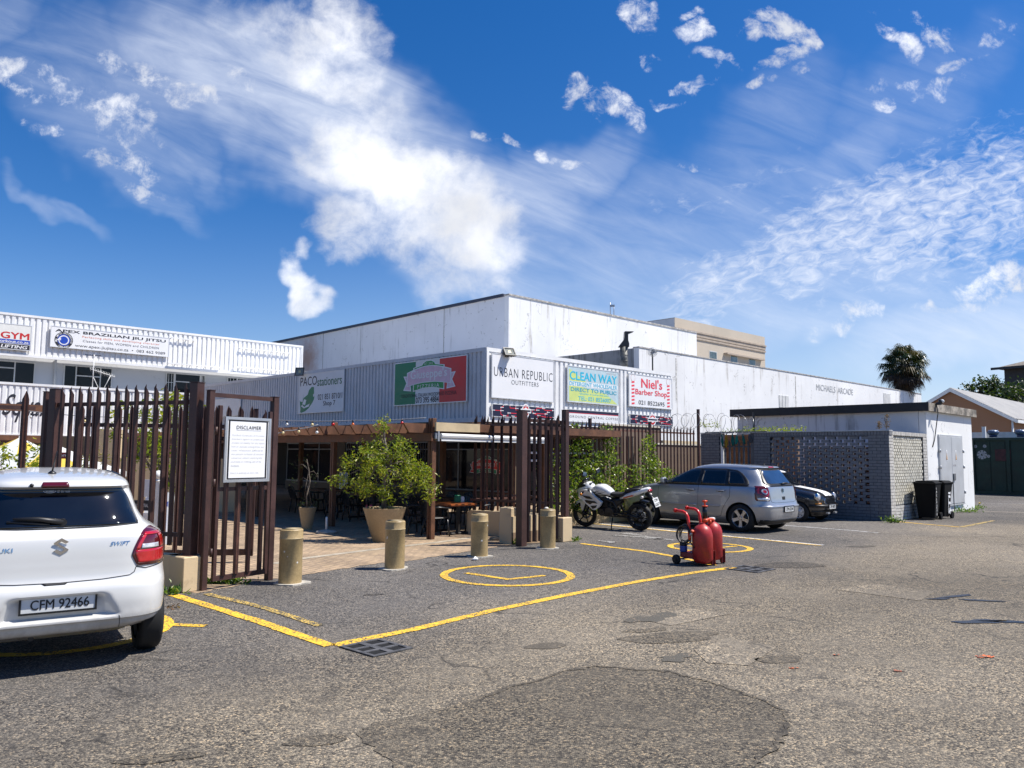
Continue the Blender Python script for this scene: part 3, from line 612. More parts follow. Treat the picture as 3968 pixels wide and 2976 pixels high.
zz=bc(2702,1309)[1]; c_.box(-.03,LG+.03,-.06,0,zz-.12,zz); o=c_.build('cornice',mat('cornice_brown',(.40,.33,.26),.8),bg_); o.rotation_euler=(0,0,rA)
for (u0,v0,u1,v1) in ((2750,1362,2776,1396),(2831,1378,2856,1408),(2902,1391,2925,1420)):
    (xa,z1),(xb,z0)=bc(u0,v0),bc(u1,v1); wn=MB().box(xa-.06,xb+.06,-.02,.0,z0-.4,z1+.06).build('window',ALU,bg_); wn.rotation_euler=(0,0,rA); MB().box(xa,xb,-.03,-.02,z0-.4,z1).build('pane',GLB,wn)
(xa,z1),(xb,z0)=bc(2804,1369),bc(2950,1397); o=MB().box(xa,xb,-.3,0,(z0+z1)/2-.05,(z0+z1)/2+.05).build('window_hood',mat('cornice_brown',(0,0,0)),bg_); o.rotation_euler=(0,0,rA)
# ================================================================ signs on the containers
WPAN=mat('white_sign_panel',(.80,.80,.80),.35,var=.03,vs=.8); SFRM=mat('sign_frame_alloy',(.68,.68,.68),.4,.3,var=.05)
BLK=mat('black_vinyl',(.012,.012,.014),.5,var=0); INK=mat('dark_vinyl',(.02,.02,.03),.5,var=0); GREY=mat('grey_vinyl',(.30,.31,.33),.5,var=0); NAVY=mat('navy_vinyl',(.010,.012,.04),.5,var=0)
REDV=mat('red_vinyl',(.55,.02,.02),.45,var=.04); GRNV=mat('green_vinyl',(.006,.21,.09),.45,var=.04); WV=mat('white_vinyl',(.8,.8,.8),.4,var=0); GRN2=mat('leaf_green_vinyl',(.02,.30,.06),.45,var=.05); PINK=mat('faded_pink_vinyl',(.74,.50,.58),.5,var=.10,vs=5); CYAN=mat('cyan_vinyl',(.02,.48,.68),.45,var=.05); LIME=mat('lime_vinyl',(.58,.68,.22),.45,var=.05); SKYV=mat('pale_blue_vinyl',(.48,.60,.64),.45,var=.05); ROSE=mat('rose_vinyl',(.78,.06,.09),.45,var=.05); SALM=mat('salmon_vinyl',(.72,.24,.13),.5,var=0); BLUE=mat('blue_vinyl',(.01,.06,.42),.45,var=.04); REDL=mat('bright_red_line',(.75,.03,.05),.5,var=0); GRNT=mat('text_green_vinyl',(.02,.15,.05),.5,var=0)
class Board:
    """a flat sign on a wall; local x right, z up, origin at lower left; f() turns fractions into metres"""
    def __init__(s,name,label,cat,tl,br,o,az,off=.05,panel=None,frame=SFRM,fw=.03,group=None,thick=.025):
        a=PV(*tl,o,az); b=PV(*br,o,az); d=Vector((math.sin(az),math.cos(az),0)); n=Vector((math.cos(az),-math.sin(az),0))
        s.w=(Vector((b.x-a.x,b.y-a.y,0))).dot(d); s.h=a.z-b.z
        s.t=thing(name,label,cat,Vector((a.x,a.y,b.z))+n*off,PI/2-az,group)
        MB().box(fw,s.w-fw,-.004,thick,fw,s.h-fw).build('panel',panel or WPAN,s.t)
        f=MB(); y0,y1=-.012,thick+.002
        f.box(0,s.w,y0,y1,0,fw); f.box(0,s.w,y0,y1,s.h-fw,s.h); f.box(0,fw,y0,y1,fw,s.h-fw); f.box(s.w-fw,s.w,y0,y1,fw,s.h-fw); f.build('frame',frame,s.t)
    def txt(s,t,x0,x1,z0,z1,m,y=-.008,name='lettering',**k):
        mb=MB(); lettering(mb,t,x0*s.w,x1*s.w,z0*s.h,z1*s.h,y=y,**k); return mb.build(name,m,s.t,recalc=False)
    def poly(s,pts,m,name,y=-.006,th=.002):
        mb=MB(); mb.prism([(x*s.w,z*s.h) for x,z in pts],th); o=mb.build(name,m,s.t); o.location=(0,y,0); return o
    def rect(s,x0,x1,z0,z1,m,name,y=-.006): return s.poly([(x0,z0),(x1,z0),(x1,z1),(x0,z1)],m,name,y)
def zq(x,y): return (1850+x/2.765,1250+y/2.765)
RO=Vector((C0.x,C0.y,0))
# --- end wall
b=Board('shop_sign','white outfitters sign with thin black lettering, leftmost on the container end','sign',zq(140,322),zq(806,858),RO,AZ,.06)
b.txt('URBAN REPUBLIC',.035,.97,.49,.695,BLK,bold=-.012,spacing=1.15); b.txt('OUTFITTERS',.30,.735,.335,.435,BLK,bold=-.014,spacing=1.1)
def roundel(b,cx,cz,r,k):
    """white ring badge with a red inner arc and a white bar"""
    n=28; asp=b.w/b.h
    def circ(rr,m,nm,y): b.poly([(cx+rr*math.cos(2*PI*i/n),cz+rr*asp*k*math.sin(2*PI*i/n)) for i in range(n)],m,nm,y)
    circ(r,WV,'badge_disc',-.008); circ(r*.78,REDV,'badge_ring',-.0105); circ(r*.48,WV,'badge_hub',-.013); 
    b.rect(cx-r*1.35,cx+r*1.35,cz-r*asp*k*.30,cz+r*asp*k*.30,WV,'badge_bar',-.0155); b.rect(cx-r*1.2,cx+r*1.2,cz-r*asp*k*.12,cz+r*asp*k*.12,NAVY,'badge_stripe',-.018)
def metromap(b,seed,badge):
    q=random.Random(seed); L_=MB(); D_=MB(); w,h=b.w,b.h; hw=.012*h+.006
    def seg(p,q_):
        a=Vector((p[0]*w,0,p[1]*h)); c=Vector((q_[0]*w,0,q_[1]*h)); d=(c-a).normalized(); n=Vector((-d.z,0,d.x))*hw; a=a-d*hw; c=c+d*hw
        L_.add([(a+n)+Vector((0,-.0075,0)),(a-n)+Vector((0,-.0075,0)),(c-n)+Vector((0,-.0075,0)),(c+n)+Vector((0,-.0075,0))],[(0,1,2,3)])
    lines=[[(0,.5),(.13,.5),(.13,.75),(.17,.85),(.17,.95)],[(.13,.5),(.13,.22),(.17,.12),(.24,.12),(.24,.35),(.40,.35),(.46,.62)],[(.24,.35),(.24,.05)],[(.27,.95),(.27,.75),(.36,.75),(.36,.62),(.46,.62),(.62,.72),(.70,.72),(.70,.9),(.80,.9),(.84,.75),(.97,.78)],[(.40,.35),(.40,.12),(.30,.12)],[(.62,.72),(.64,.45),(.72,.3),(.72,.1)],[(.64,.45),(.84,.45),(.88,.6),(.88,.75)],[(.84,.45),(.84,.2),(.97,.2)],[(.72,.3),(.84,.2)],[(.36,.95),(.36,.75)]]
    for l in lines:
        for a,c in zip(l,l[1:]): seg(a,c)
        for p in l[::2]:
            D_.box(p[0]*w-.02,p[0]*w+.02,-.0105,-.0085,p[1]*h-.02,p[1]*h+.02); D_.box(p[0]*w+.03,p[0]*w+.12,-.0105,-.0085,p[1]*h-.008,p[1]*h+.012)
    L_.build('map_line',REDL,b.t); D_.build('map_station',WV,b.t)
    if badge: roundel(b,*badge)
b=Board('map_banner','navy banner with red metro lines under the white outfitters sign','banner',zq(143,868),zq(808,1045),RO,AZ,.06,NAVY,fw=.02); metromap(b,1,(.52,.60,.062,1.3))
b=Board('shop_sign','lime and pale blue detergent shop sign with cyan lettering','sign',zq(950,458),zq(1500,895),RO,AZ,.06,SKYV)
b.poly([(.03,.04),(.97,.04),(.75,.30),(.0+.03,.52)],LIME,'lime_corner',-.0055); b.poly([(.03,.60),(.42,.52),(.03,.92)],LIME,'lime_wedge',-.0055); b.rect(.02,.98,.45,.585,WV,'white_band',-.0057)
b.txt('CLEAN WAY',.04,.96,.62,.86,CYAN,bold=.035); b.txt('SINCE 1953',.75,.95,.89,.94,WV,bold=.01); b.txt('DETERGENT WHOLESALER',.035,.965,.465,.575,CYAN,bold=.02); b.txt('DIRECT TO PUBLIC',.06,.95,.31,.415,mat('teal_vinyl',(.02,.36,.50),.5,var=0),bold=.03); b.txt("'Quality is were we lead'",.22,.80,.225,.285,CYAN,shear=.2); b.txt('TEL: 021 8526007',.20,.84,.075,.185,CYAN,bold=.015)
b=Board('coffee_banner','white coffee banner with a dark stripe under the detergent sign','banner',zq(955,925),zq(1500,1090),RO,AZ,.06,WV,fw=.02)
b.rect(.01,.99,.72,.95,NAVY,'dark_stripe'); b.rect(.01,.99,.695,.735,REDL,'red_line',-.0075); b.txt('GROUND CENTRAL COFFEE',.03,.98,.33,.52,INK,bold=-.012,spacing=1.25)
b=Board('shop_sign',"white barber shop sign with red lettering and striped poles",'sign',zq(1607,542),zq(2074,935),RO,AZ,.06)
b.txt("Niel's",.27,.76,.60,.90,ROSE,bold=.03); b.txt('Barber Shop',.14,.87,.33,.555,ROSE,bold=.03); b.txt('021 8522695',.21,.81,.08,.21,mat('charcoal_vinyl',(.05,.05,.05),.5,var=0),bold=.015)
for cx in (.09,.905):
    n=20; asp=b.w/b.h
    b.poly([(cx+.05*math.cos(2*PI*i/n),.87+.05*asp*math.sin(2*PI*i/n)) for i in range(n)],mat('pole_ball_outline',(.6,.45,.42),.5,var=0),'pole_ball',-.0055); b.poly([(cx+.042*math.cos(2*PI*i/n),.87+.042*asp*math.sin(2*PI*i/n)) for i in range(n)],WV,'pole_ball_face',-.008)
    st=MB()
    for k in range(7):
        z=.06+k*.108; st.prism([((cx-.032)*b.w,z*b.h),((cx+.032)*b.w,(z+.018)*b.h),((cx+.032)*b.w,(z+.072)*b.h),((cx-.032)*b.w,(z+.054)*b.h)],.002)
    o=st.build('barber_pole_stripe',ROSE,b.t); o.location=(0,-.007,0)
b=Board('map_banner','navy banner with red metro lines under the barber shop sign','banner',zq(1618,978),zq(2080,1112),RO,AZ,.06,NAVY,fw=.02); metromap(b,2,(.51,.56,.085,1.0))
# --- side wall
LO=Vector((C0.x,C0.y,0)); AZL=AZ+PI/2   # direction of -B
def zp(x,y): return (1100+x/2.765,1300+y/2.765)
b=Board('stationers_sign','white stationers sign with a green map of South Africa and an open book','sign',zp(178,425),zp(652,812),LO,AZL,.06,mat('offwhite_sign_panel',(.74,.75,.76),.4,var=.05,vs=1))
b.txt('PACO',.04,.42,.70,.925,INK,bold=.005); b.txt('stationers',.43,.955,.66,.86,GRNT,bold=.012); b.txt('021 851 8710/1',.45,.97,.315,.455,INK,bold=.012); b.txt('Shop 7',.57,.83,.13,.28,INK,bold=.012)
mp=[(1785,642),(1786,705),(1800,688),(1850,652),(1868,592),(1905,552),(1936,556),(1940,640),(1926,655),(1930,690),(1947,668),(1945,705),(1920,760),(1870,830),(1822,868),(1760,893),(1746,880),(1750,840),(1734,722),(1746,742),(1780,745)]
b.poly([((x-1712)/632.,1-(y-382+(x-1712)*.04)/522.) for x,y in mp],GRNV,'map_shape')
b.poly([(.07,.19),(.14,.13),(.25,.17),(.27,.24),(.19,.20),(.15,.16),(.10,.225)],WV,'book_page',-.0085); b.poly([(.10,.24),(.165,.21),(.19,.34),(.14,.365)],WV,'book_page',-.0085)
b=Board('pizzeria_sign','pizzeria sign in Italian flag colours with a faded pink ribbon','sign',zp(1202,303),zp(1977,710),LO,AZL,.06,mat('offwhite_flag_panel',(.74,.74,.73),.4,var=.05,vs=1))
b.rect(.012,.315,.02,.98,GRNV,'green_band'); b.rect(.645,.988,.02,.98,mat('flag_red_vinyl',(.66,.025,.025),.45,var=.08,vs=2),'red_band')
def ribbon_logo(b,x0,x1,z0,z1,ribbon,edge,green,txtm,y=-.008,est='EST. 2012',bold=.02):
    W_,H_=x1-x0,z1-z0
    def pp(pts,m,nm,yy): b.poly([(x0+a*W_,z0+c*H_) for a,c in pts],m,nm,yy,.0015)
    arc_=lambda xa,xb,za,h,n=12:[(xa+(xb-xa)*i/n,za+h*math.sin(PI*i/n)) for i in range(n+1)]
    for sx in (0,1):
        t=lambda a:(1-a) if sx else a
        pp([(t(0),.10),(t(.06),.33),(t(0),.56),(t(.13),.54),(t(.16),.06)],edge,'ribbon_tail',y); pp([(t(.025),.125),(t(.08),.33),(t(.03),.53),(t(.13),.51),(t(.14),.1)],ribbon,'ribbon_tail_face',y-.003)
    pp(arc_(.20,.80,.76,.10)+[(.80,.70),(.20,.70)],edge,'crest_edge',y-.001)
    pp([(.20,.74),(.20,.80),(.36,.86),(.38,.93),(.44,.985),(.56,.985),(.62,.93),(.64,.86),(.80,.80),(.80,.74)],edge,'crest_outline',y-.004); pp([(.22,.74),(.22,.785),(.375,.845),(.40,.915),(.45,.965),(.55,.965),(.60,.915),(.625,.845),(.78,.785),(.78,.74)],green,'crest',y-.006)
    pp([(.20,.02)]+arc_(.20,.80,.04,.08)+[(.80,.02),(.80,.30),(.20,.30)],edge,'name_edge',y-.004); pp([(.215,.06)]+arc_(.215,.785,.07,.08)+[(.785,.06),(.785,.3),(.215,.3)],green,'name_band',y-.006)
    pp([(.075,.20)]+arc_(.075,.925,.21,.10)+[(.925,.20)]+list(reversed(arc_(.075,.925,.66,.17))),edge,'ribbon_edge',y-.008); pp([(.09,.225)]+arc_(.09,.91,.235,.10)+[(.91,.225)]+list(reversed(arc_(.09,.91,.64,.165))),ribbon,'ribbon',y-.010)
    T=lambda s,a,c,d,e,m,**k:b.txt(s,x0+a*W_,x0+c*W_,z0+d*H_,z0+e*H_,m,**k)
    T("Giuseppe's",.15,.85,.36,.72,txtm,y=y-.0125,bold=bold); T('PIZZERIA',.29,.71,.13,.245,txtm,y=y-.0125,bold=.0,spacing=1.3); T(est,.42,.58,.855,.92,txtm,y=y-.0125)
ribbon_logo(b,.14,.855,.27,.985,PINK,WV,GRN2,WV)
b.txt('TRADITIONAL ITALIAN WOODFIRED PIZZERIA',.11,.87,.175,.255,BLK,bold=.012); b.txt('073 395 4884',.325,.64,.035,.165,BLK,bold=.03)
# small faded sign further along, half hidden by the pedestrian gate
def zr(x,y): return (700+x/3.687,1350+y/3.687)
b=Board('blank_sign','pale blank sign on the grey container behind the gate pickets','sign',zr(505,735),zr(868,958),LO,AZL,.06,mat('pale_blank_panel',(.66,.68,.70),.5,var=.05))
# --- gym building
def z1(x,y): return (x/2.765,1150+y/2.765)
PL=P0+Vector((math.cos(AZ2),-math.sin(AZ2),0))*0.0
b=Board('martial_arts_sign','long white martial arts sign with a blue and black round emblem','sign',z1(540,310),z1(1800,650),PL,AZ2,.10)
b.txt('APEX BRAZILIAN JIU JITSU',.035,.965,.70,.875,BLK,bold=.035); b.txt('Perfecting skills and developing character',.25,.91,.54,.665,SALM,bold=.0,spacing=1.1); b.txt('Classes for MEN, WOMEN and CHILDREN',.255,.905,.345,.475,mat('slate_vinyl',(.08,.08,.09),.5,var=0),spacing=1.1); b.txt('www.apex-jiujitsu.co.za  \u2022  083 462 9089',.195,.965,.06,.245,BLK)
asp=b.w/b.h; cx,cz=.105,.365
def disc(r,m,nm,y,n=36): b.poly([(cx+r*math.cos(2*PI*i/n),cz+r*asp*math.sin(2*PI*i/n)) for i in range(n)],m,nm,y)
disc(.072,INK,'emblem_rim',-.008); disc(.050,BLUE,'emblem_blue',-.0105); disc(.042,WV,'emblem_belt',-.013); disc(.033,BLUE,'emblem_centre',-.0155); b.poly([(cx-.058,cz-.02),(cx-.035,cz+.10),(cx-.022,cz+.06),(cx-.025,cz-.04),(cx-.03,cz+.02),(cx-.045,cz-.03)],WV,'emblem_knot',-.018)
def arctext(s,a0,a1,r,h,flip=False):
    mb=MB(); n=len(s); R0=r*b.w
    for i,ch in enumerate(s):
        if ch==' ': continue
        a=R(a0+(a1-a0)*(i+.5)/n); vs,fs=fit(ch,-.36*h,.36*h,-.5*h,.5*h,bold=.03); th=a-PI/2 if not flip else a+PI/2
        mb.add([(cx*b.w+R0*math.cos(a)+x*math.cos(th)-z*math.sin(th),-.0115-l*.0006,cz*b.h+R0*math.sin(a)+x*math.sin(th)+z*math.cos(th)) for x,z,l in vs],fs)
    mb.build('emblem_lettering',WV,b.t,recalc=False)
arctext('JIU JITSU BROTHERHOOD',205,-25,.0605,.0135*b.w); arctext('CAPE TOWN',232,308,.0605,.0135*b.w,True)
b=Board('gym_sign','white gym sign with red, blue and black bands at the left picture edge','sign',z1(-620,215),z1(322,585),PL,AZ2,.10,mat('cream_sign_panel',(.74,.74,.70),.4,var=.03))
b.txt('GYM',.64,.975,.42,.68,REDV,bold=.04); b.rect(.01,.985,.24,.395,BLUE,'blue_band'); b.txt('sstworkout.co.za',.52,.97,.262,.375,WV,bold=.03,y=-.010); b.rect(.01,.985,.02,.22,INK,'black_band'); b.txt('LIFTING',.65,.96,.055,.185,WV,bold=.04,shear=.2,y=-.010)
o=MB(); lettering(o,'S quare',30/2.765*0,1,0,1,y=0)
p0=PV(130/2.765,1450+520/2.765,P0,AZ2); 
sq=MB(); a=PV(40/2.765,1680,P0,AZ2); c=PV(628/2.765,1680,P0,AZ2); wd=(c-a); wd.z=0
zt_,zb_=PV(300/2.765,1450+225/2.765,P0,AZ2).z,PV(300/2.765,1450+520/2.765,P0,AZ2).z
lettering(sq,'Square',0,wd.length,0,zt_-zb_,y=0,shear=.45,bold=.01); so_=sq.build('wall_lettering',INK,apex,recalc=False); so_.location=(ax_(14),-.36,zb_)
# --- disclaimer board comes with the pedestrian gate ; floodlights
LAMPB=mat('black_lamp_housing',(.02,.02,.022),.45,var=.1); LENS=mat('lamp_lens',(.22,.23,.20),.12,var=.15,vs=8); SILV=mat('silver_reflector',(.6,.58,.5),.2,.7,var=.1); ZINC=mat('zinc_steel',(.42,.43,.44),.45,.7,var=.15)
def floodlight(px,o,az,label,house,depth=.38,tilt=35,yaw=0):
    p=PV(*px,o,az); n=Vector((math.cos(az),-math.sin(az),0))
    t=thing('floodlight',label,'floodlight',p+n*depth,PI/2-az+R(yaw),None)
    M=Matrix.Rotation(R(tilt),4,'X')
    h=MB(); h.box(-.16,.16,.03,.10,-.15,.15,M,bev=.02); 
    for k in range(5): h.box(-.12+.05*k,-.10+.05*k,.10,.15,-.11,.11,M)
    h.build('housing',house,t)
    f=MB(); f.box(-.19,.19,-.01,.03,-.17,-.14,M); f.box(-.19,.19,-.01,.03,.14,.17,M); f.box(-.19,-.16,-.01,.03,-.14,.14,M); f.box(.16,.19,-.01,.03,-.14,.14,M); f.build('bezel',LAMPB,t)
    MB().box(-.16,.16,.012,.028,-.14,.14,M).build('lens',LENS,t); MB().box(-.05,.05,.008,.0118,-.05,.05,M).build('led_chip',mat('led_yellow',(.6,.5,.25),.3,var=0),t)
    br=MB(); br.tube([(-.19,.05,0),(-.19,.16,.02),(.19,.16,.02),(.19,.05,0)],.013,6); br.tube([(0,.16,.02),(0,depth*.7,-.02),(0,depth+.02,-.12)],.014,6); br.build('bracket',ZINC,t)
floodlight((1958,1364),RO,AZ,'black floodlight on an arm above the white outfitters sign',LAMPB,.20,-38,-20)
floodlight((1186,1442),LO,AZL,'white backed floodlight on the roof edge above the stationers sign',mat('white_lamp_housing',(.72,.72,.7),.5,var=.05),.3,-12,35)
# ================================================================ palisade fences, gates, plinths, bollards
BRP=mat('brown_fence_paint',(.052,.022,.017),.5,var=.3,vs=2.5,fine=.12,bump=.1,bs=60); BRP2=mat('worn_brown_fence_paint',(.14,.065,.045),.6,var=.4,vs=6,fine=.2)
CREAM=m_wall('cream_plinth_paint',(.56,.43,.26),(.30,.22,.13),.45,rough=.85,patch=.5); BASEB=m_wall('brown_plinth_band',(.24,.16,.10),amt=.3)
def pale(h,w=.07,d=.028,z0=0.,tip=.09):
    """one W-section picket with a pointed head, centred on x, front at y=0"""
    x=[-w/2,-w/4,0,w/4,w/2]; yb=[d,0,d*.55,0,d]; mb=MB(); t=.004
    top=[h-tip,h-tip*.45,h,h-tip*.45,h-tip]
    fr=[(x[i],yb[i],z0) for i in range(5)]+[(x[i],yb[i],top[i]) for i in range(5)]; bk=[(a,b+t,c) for a,b,c in fr]
    F=[(i,i+1,i+6,i+5) for i in range(4)]; F2=[(15+i+0,15+i+1-0,10+i+1,10+i) for i in range(4)]
    mb.add(fr+bk,F+[tuple(reversed((10+i,11+i,16+i,15+i))) for i in range(4)]+[(0,10,11,1),(1,11,12,2),(2,12,13,3),(3,13,14,4),(0,5,15,10),(4,14,19,9)]+[(5+i,6+i,16+i,15+i) for i in range(4)])
    return mb
_pm={}
def pales(parent,xs,h,z0=0.,y=-.035,m=None,w=.07,tip=.09,jit=.0,name='pale'):
    key=(h,z0,w,tip,(m or BRP).name)
    if key not in _pm:
        o=pale(h,w,.028,z0,tip).build(name,m or BRP); _pm[key]=o.data; bpy.data.objects.remove(o)
    for x in xs:
        o=bpy.data.objects.new(name,_pm[key]); COL.objects.link(o); o.parent=parent; o.location=(x,y,random.uniform(-jit,jit)); o.rotation_euler=(0,random.uniform(-jit,jit)*.3,0)
def post(parent,x,z0,z1,s=.09,y=0.,m=None,name='post',cap=True):
    mb=MB().box(x-s/2,x+s/2,y-s/2,y+s/2,z0,z1,bev=.006)
    if cap: mb.box(x-s/2-.005,x+s/2+.005,y-s/2-.005,y+s/2+.005,z1,z1+.008)
    return mb.build(name,m or BRP,parent)
def rail(parent,x0,x1,z,y=0.,h=.05,d=.04,m=None): return MB().box(x0,x1,y-d/2,y+d/2,z-h/2,z+h/2).build('rail',m or BRP,parent)
def run(name,label,cat,p,q,group=None):
    d=Vector((q[0]-p[0],q[1]-p[1],0)); t=thing(name,label,cat,(p[0],p[1],0),math.atan2(d.y,d.x),group); return t,d.length
def plinth(label,p,az,w,d,h,m=CREAM,name='plinth',cap=False):
    t=thing(name,label,'plinth',(p[0],p[1],0),PI/2-az)
    MB().box(0,w,0,d,0,h,bev=.012).build('block',m,t)
    return t
# --- left: pedestrian gate frame with the board on it
gl=G(776,2290); gr_=G(1040,2248); 
pg,LG_=run('pedestrian_gate','brown palisade pedestrian gate in a tall frame carrying the white notice board','gate',gl,gr_)
azg=math.atan2(gr_.x-gl.x,gr_.y-gl.y); HG=PV(803,1512,gl,azg).z
post(pg,0.03,0,HG,.075); post(pg,LG_,0,HG-.02,.085); MB().box(.068,LG_-.043,-.025,.025,HG-.075,HG-.025).build('top_bar',BRP,pg)
lf_=MB(); a,bb=.125,LG_-.075; lf_.box(a,a+.045,-.06,-.02,.10,HG-.18); lf_.box(bb-.045,bb,-.06,-.02,.10,HG-.22); lf_.box(a+.045,bb-.045,-.058,-.022,.10,.16); lf_.box(a+.045,bb-.045,-.055,-.025,HG-.62,HG-.57); lf_.box(a+.045,bb-.045,-.055,-.025,HG-1.25,HG-1.20); lf_.build('leaf_frame',BRP,pg)
n=4; xs=[a+.045+(bb-a-.09)*(i+.5)/n for i in range(n)]; pales(pg,xs,HG-.2,.16,-.09,tip=.1)
for i,x in enumerate(xs): 
    if i==1: pales(pg,[x],1.05,.16,-.0945,BRP2,w=.074,name='worn_pale')
hg=MB()
for z in (.45,1.3,HG-.5): hg.cyl((.10,-.04,z-.05),(.10,-.04,z+.05),.018,n=8)
hg.build('hinge',BRP,pg); MB().box(bb-.01,LG_-.03,-.03,.0,1.28,1.34).build('latch',BRP2,pg)
# notice board
b=Board('notice_board','white framed disclaimer notice board hung on the pedestrian gate','notice board',(853,1614),(1021,1864),gl,azg,.105,WPAN,mat('brushed_alloy_frame',(.55,.55,.55),.35,.8,var=.1),.035,thick=.01)
for r_ in ((.07,.93,.935,.955),(.07,.93,.045,.065),(.07,.105,.065,.935),(.895,.93,.065,.935)): b.rect(*r_,BLK,'black_border')
b.txt('DISCLAIMER',.24,.78,.815,.87,BLK,spacing=1.1); b.rect(.24,.78,.795,.799,GREY,'underline')
PALE=mat('faded_grey_print',(.46,.47,.50),.6,var=0)
for i,(s,x1) in enumerate((('The Body Corporate, its Trustees,',.86),('members, agents or employees',.85),('accepts no liability for any injury,',.87),('loss or damage arising from any',.86),('cause  whatsoever suffered by',.84),('any person inclusive of tenants',.85),('owners or visitors entering the',.82),('premises or making use of its',.80),('facilities.',.33),(None,0),('Entry is entirely at own risk.',.76))):
    if s: z=.735-i*.058; b.txt(s,.15,x1,z-.030,z,PALE,bold=-.005)
# --- left plinth + main fence
pf=G(706,2299); plinth('cream block plinth under the tall brown gate post beside the white car',pf-Vector((A.x*.0,A.y*.0,0)),AZ-.1,.30,.42,.42)
pp_=Vector((pf.x,pf.y,0))+Vector((-.02,.22,0))
fe=Vector((-6.2,10.6,0))
lfence,LL=run('palisade_fence','dark brown spiked palisade fence panel behind the white car roof','fence',fe,pp_)
HT=PV(1100/2.765*1.,1495,(fe+pp_)/2,math.atan2((pp_-fe).x,(pp_-fe).y)).z
post(lfence,LL,.42,HT+.0,.125); MB().box(LL-.1,LL+.1,-.1,.1,.42,.43).build('base_plate',BRP,lfence)
post(lfence,0,0,HT-.03,.12); post(lfence,-.18,0,HT-.06,.06); rail(lfence,.06,LL-.065,HT-.24); rail(lfence,.06,LL-.065,.66)
npl=14; pales(lfence,[.16+(LL-.30)*(i/(npl-1)) for i in range(npl)],HT,.53,-.05,tip=.11)
MB().box(0,LL-.12,-.09,.09,0,.42).build('base_wall',CREAM,lfence)
l2a=fe-Vector((A.x*3.2,A.y*3.2,0)); lf2,L2_=run('palisade_fence','reddish sunlit palisade fence panel at the left picture edge','fence',l2a,fe+Vector((-.1,-.1,0)))
pales(lf2,[L2_-.22-i*.36 for i in range(8)],HT-.07,.1,-.05,tip=.12,w=.085); rail(lf2,0,L2_-.1,HT-.30); rail(lf2,0,L2_-.1,.4)
# --- the sliding gate leaf parked behind
s0=PY(300,1560,11.7); s1=PY(1000,1560,12.2); sg,LS=run('sliding_gate','lower dark palisade sliding gate parked behind the fence and pedestrian gate','gate',s0,s1)
HS=s0.z; pales(sg,[.08+(LS-.16)*i/14 for i in range(15)],HS,.12,-.045,tip=.11); rail(sg,0,LS,HS-.33,h=.06); rail(sg,0,LS,.16,h=.09,d=.06); post(sg,.02,.1,HS-.05,.06); post(sg,LS-.02,.1,HS-.05,.06)
# --- right: gate pylon
r1=G(2022,2116); r2=G(2186,2096); ry,RL=run('gate_leaf','tall brown palisade gate leaf between two posts right of the drive entrance','gate',r1,r2)
azr=math.atan2(r2.x-r1.x,r2.y-r1.y); HR=PV(2010,1590,r1,azr).z
post(ry,-.02,0,HR,.15); post(ry,RL+.03,.46,HR+.07,.11); rail(ry,.05,RL,PV(2090,1658,r1,azr).z,h=.07); rail(ry,.05,RL,HR-.17,y=.05,h=.06)
pales(ry,[.14+(RL-.24)*i/6 for i in range(7)],HR-.06,.06,-.05,tip=.10)
MB().box(.02,RL+.3,.28,.50,0,.52).build('low_wall',CREAM,ry); MB().box(.02,RL+.3,.277,.28,0,.22).build('wall_band',BASEB,ry)
plinth('cream block plinth under the right post of the tall gate leaf',G(2181,2102),azr,.30,.34,.47)
pq=G(1979,2110); plinth('narrow cream pier with a brown foot left of the tall gate leaf',pq,azr,.26,.3,.68)
F0=Vector((-.55,16.55,0)); F1=G(2710,2010); F1=Vector((5.62,22.75,0)); F0+=Vector((-.32,.32,0)); F1+=Vector((-.25,.25,0))
rt,RTL=run('palisade_fence','dark palisade return panel running back from the right gate post','fence',(r2.x+.05,r2.y+.12),F0)
pales(rt,[.2+(RTL-.3)*i/9 for i in range(10)],HR,.5,-.04,tip=.1); rail(rt,0,RTL,HR-.2); rail(rt,0,RTL,.72); MB().box(0,RTL,-.08,.08,0,.5).build('low_wall',CREAM,rt)
# --- right: long fence with creepers
rf_,FL=run('palisade_fence','long brown palisade fence overgrown by creepers behind the motorcycle','fence',F0,F1)
rf_azi=math.atan2((F1-F0).x,(F1-F0).y); HF=PV(2206,1627,F0,rf_azi).z
NP=52; pales(rf_,[.12+(FL-.2)*i/(NP-1) for i in range(NP)],HF,.42,-.045,BRP2,w=.044,tip=.12,jit=.012); rail(rf_,0,FL,HF-.2,h=.045,m=BRP2); rail(rf_,0,FL,.72,h=.045,m=BRP2)
def fx(u): p=PV(u,1800,F0,rf_azi); return (Vector((p.x,p.y,0))-F0).length
for u in (2286,2519): post(rf_,fx(u),.4,HF+.06,.07)
tp=post(rf_,fx(2708),.2,PV(2717,1588,F0,rf_azi).z,.07)
MB().box(0,FL,-.11,.11,0,.44).build('low_wall',CREAM,rf_)
for k,u in enumerate((2395,2450)):
    MB().box(fx(u)-.2,fx(u)+.2,.02,.06,.6,2.2).build('lean_board',BRW,rf_) 
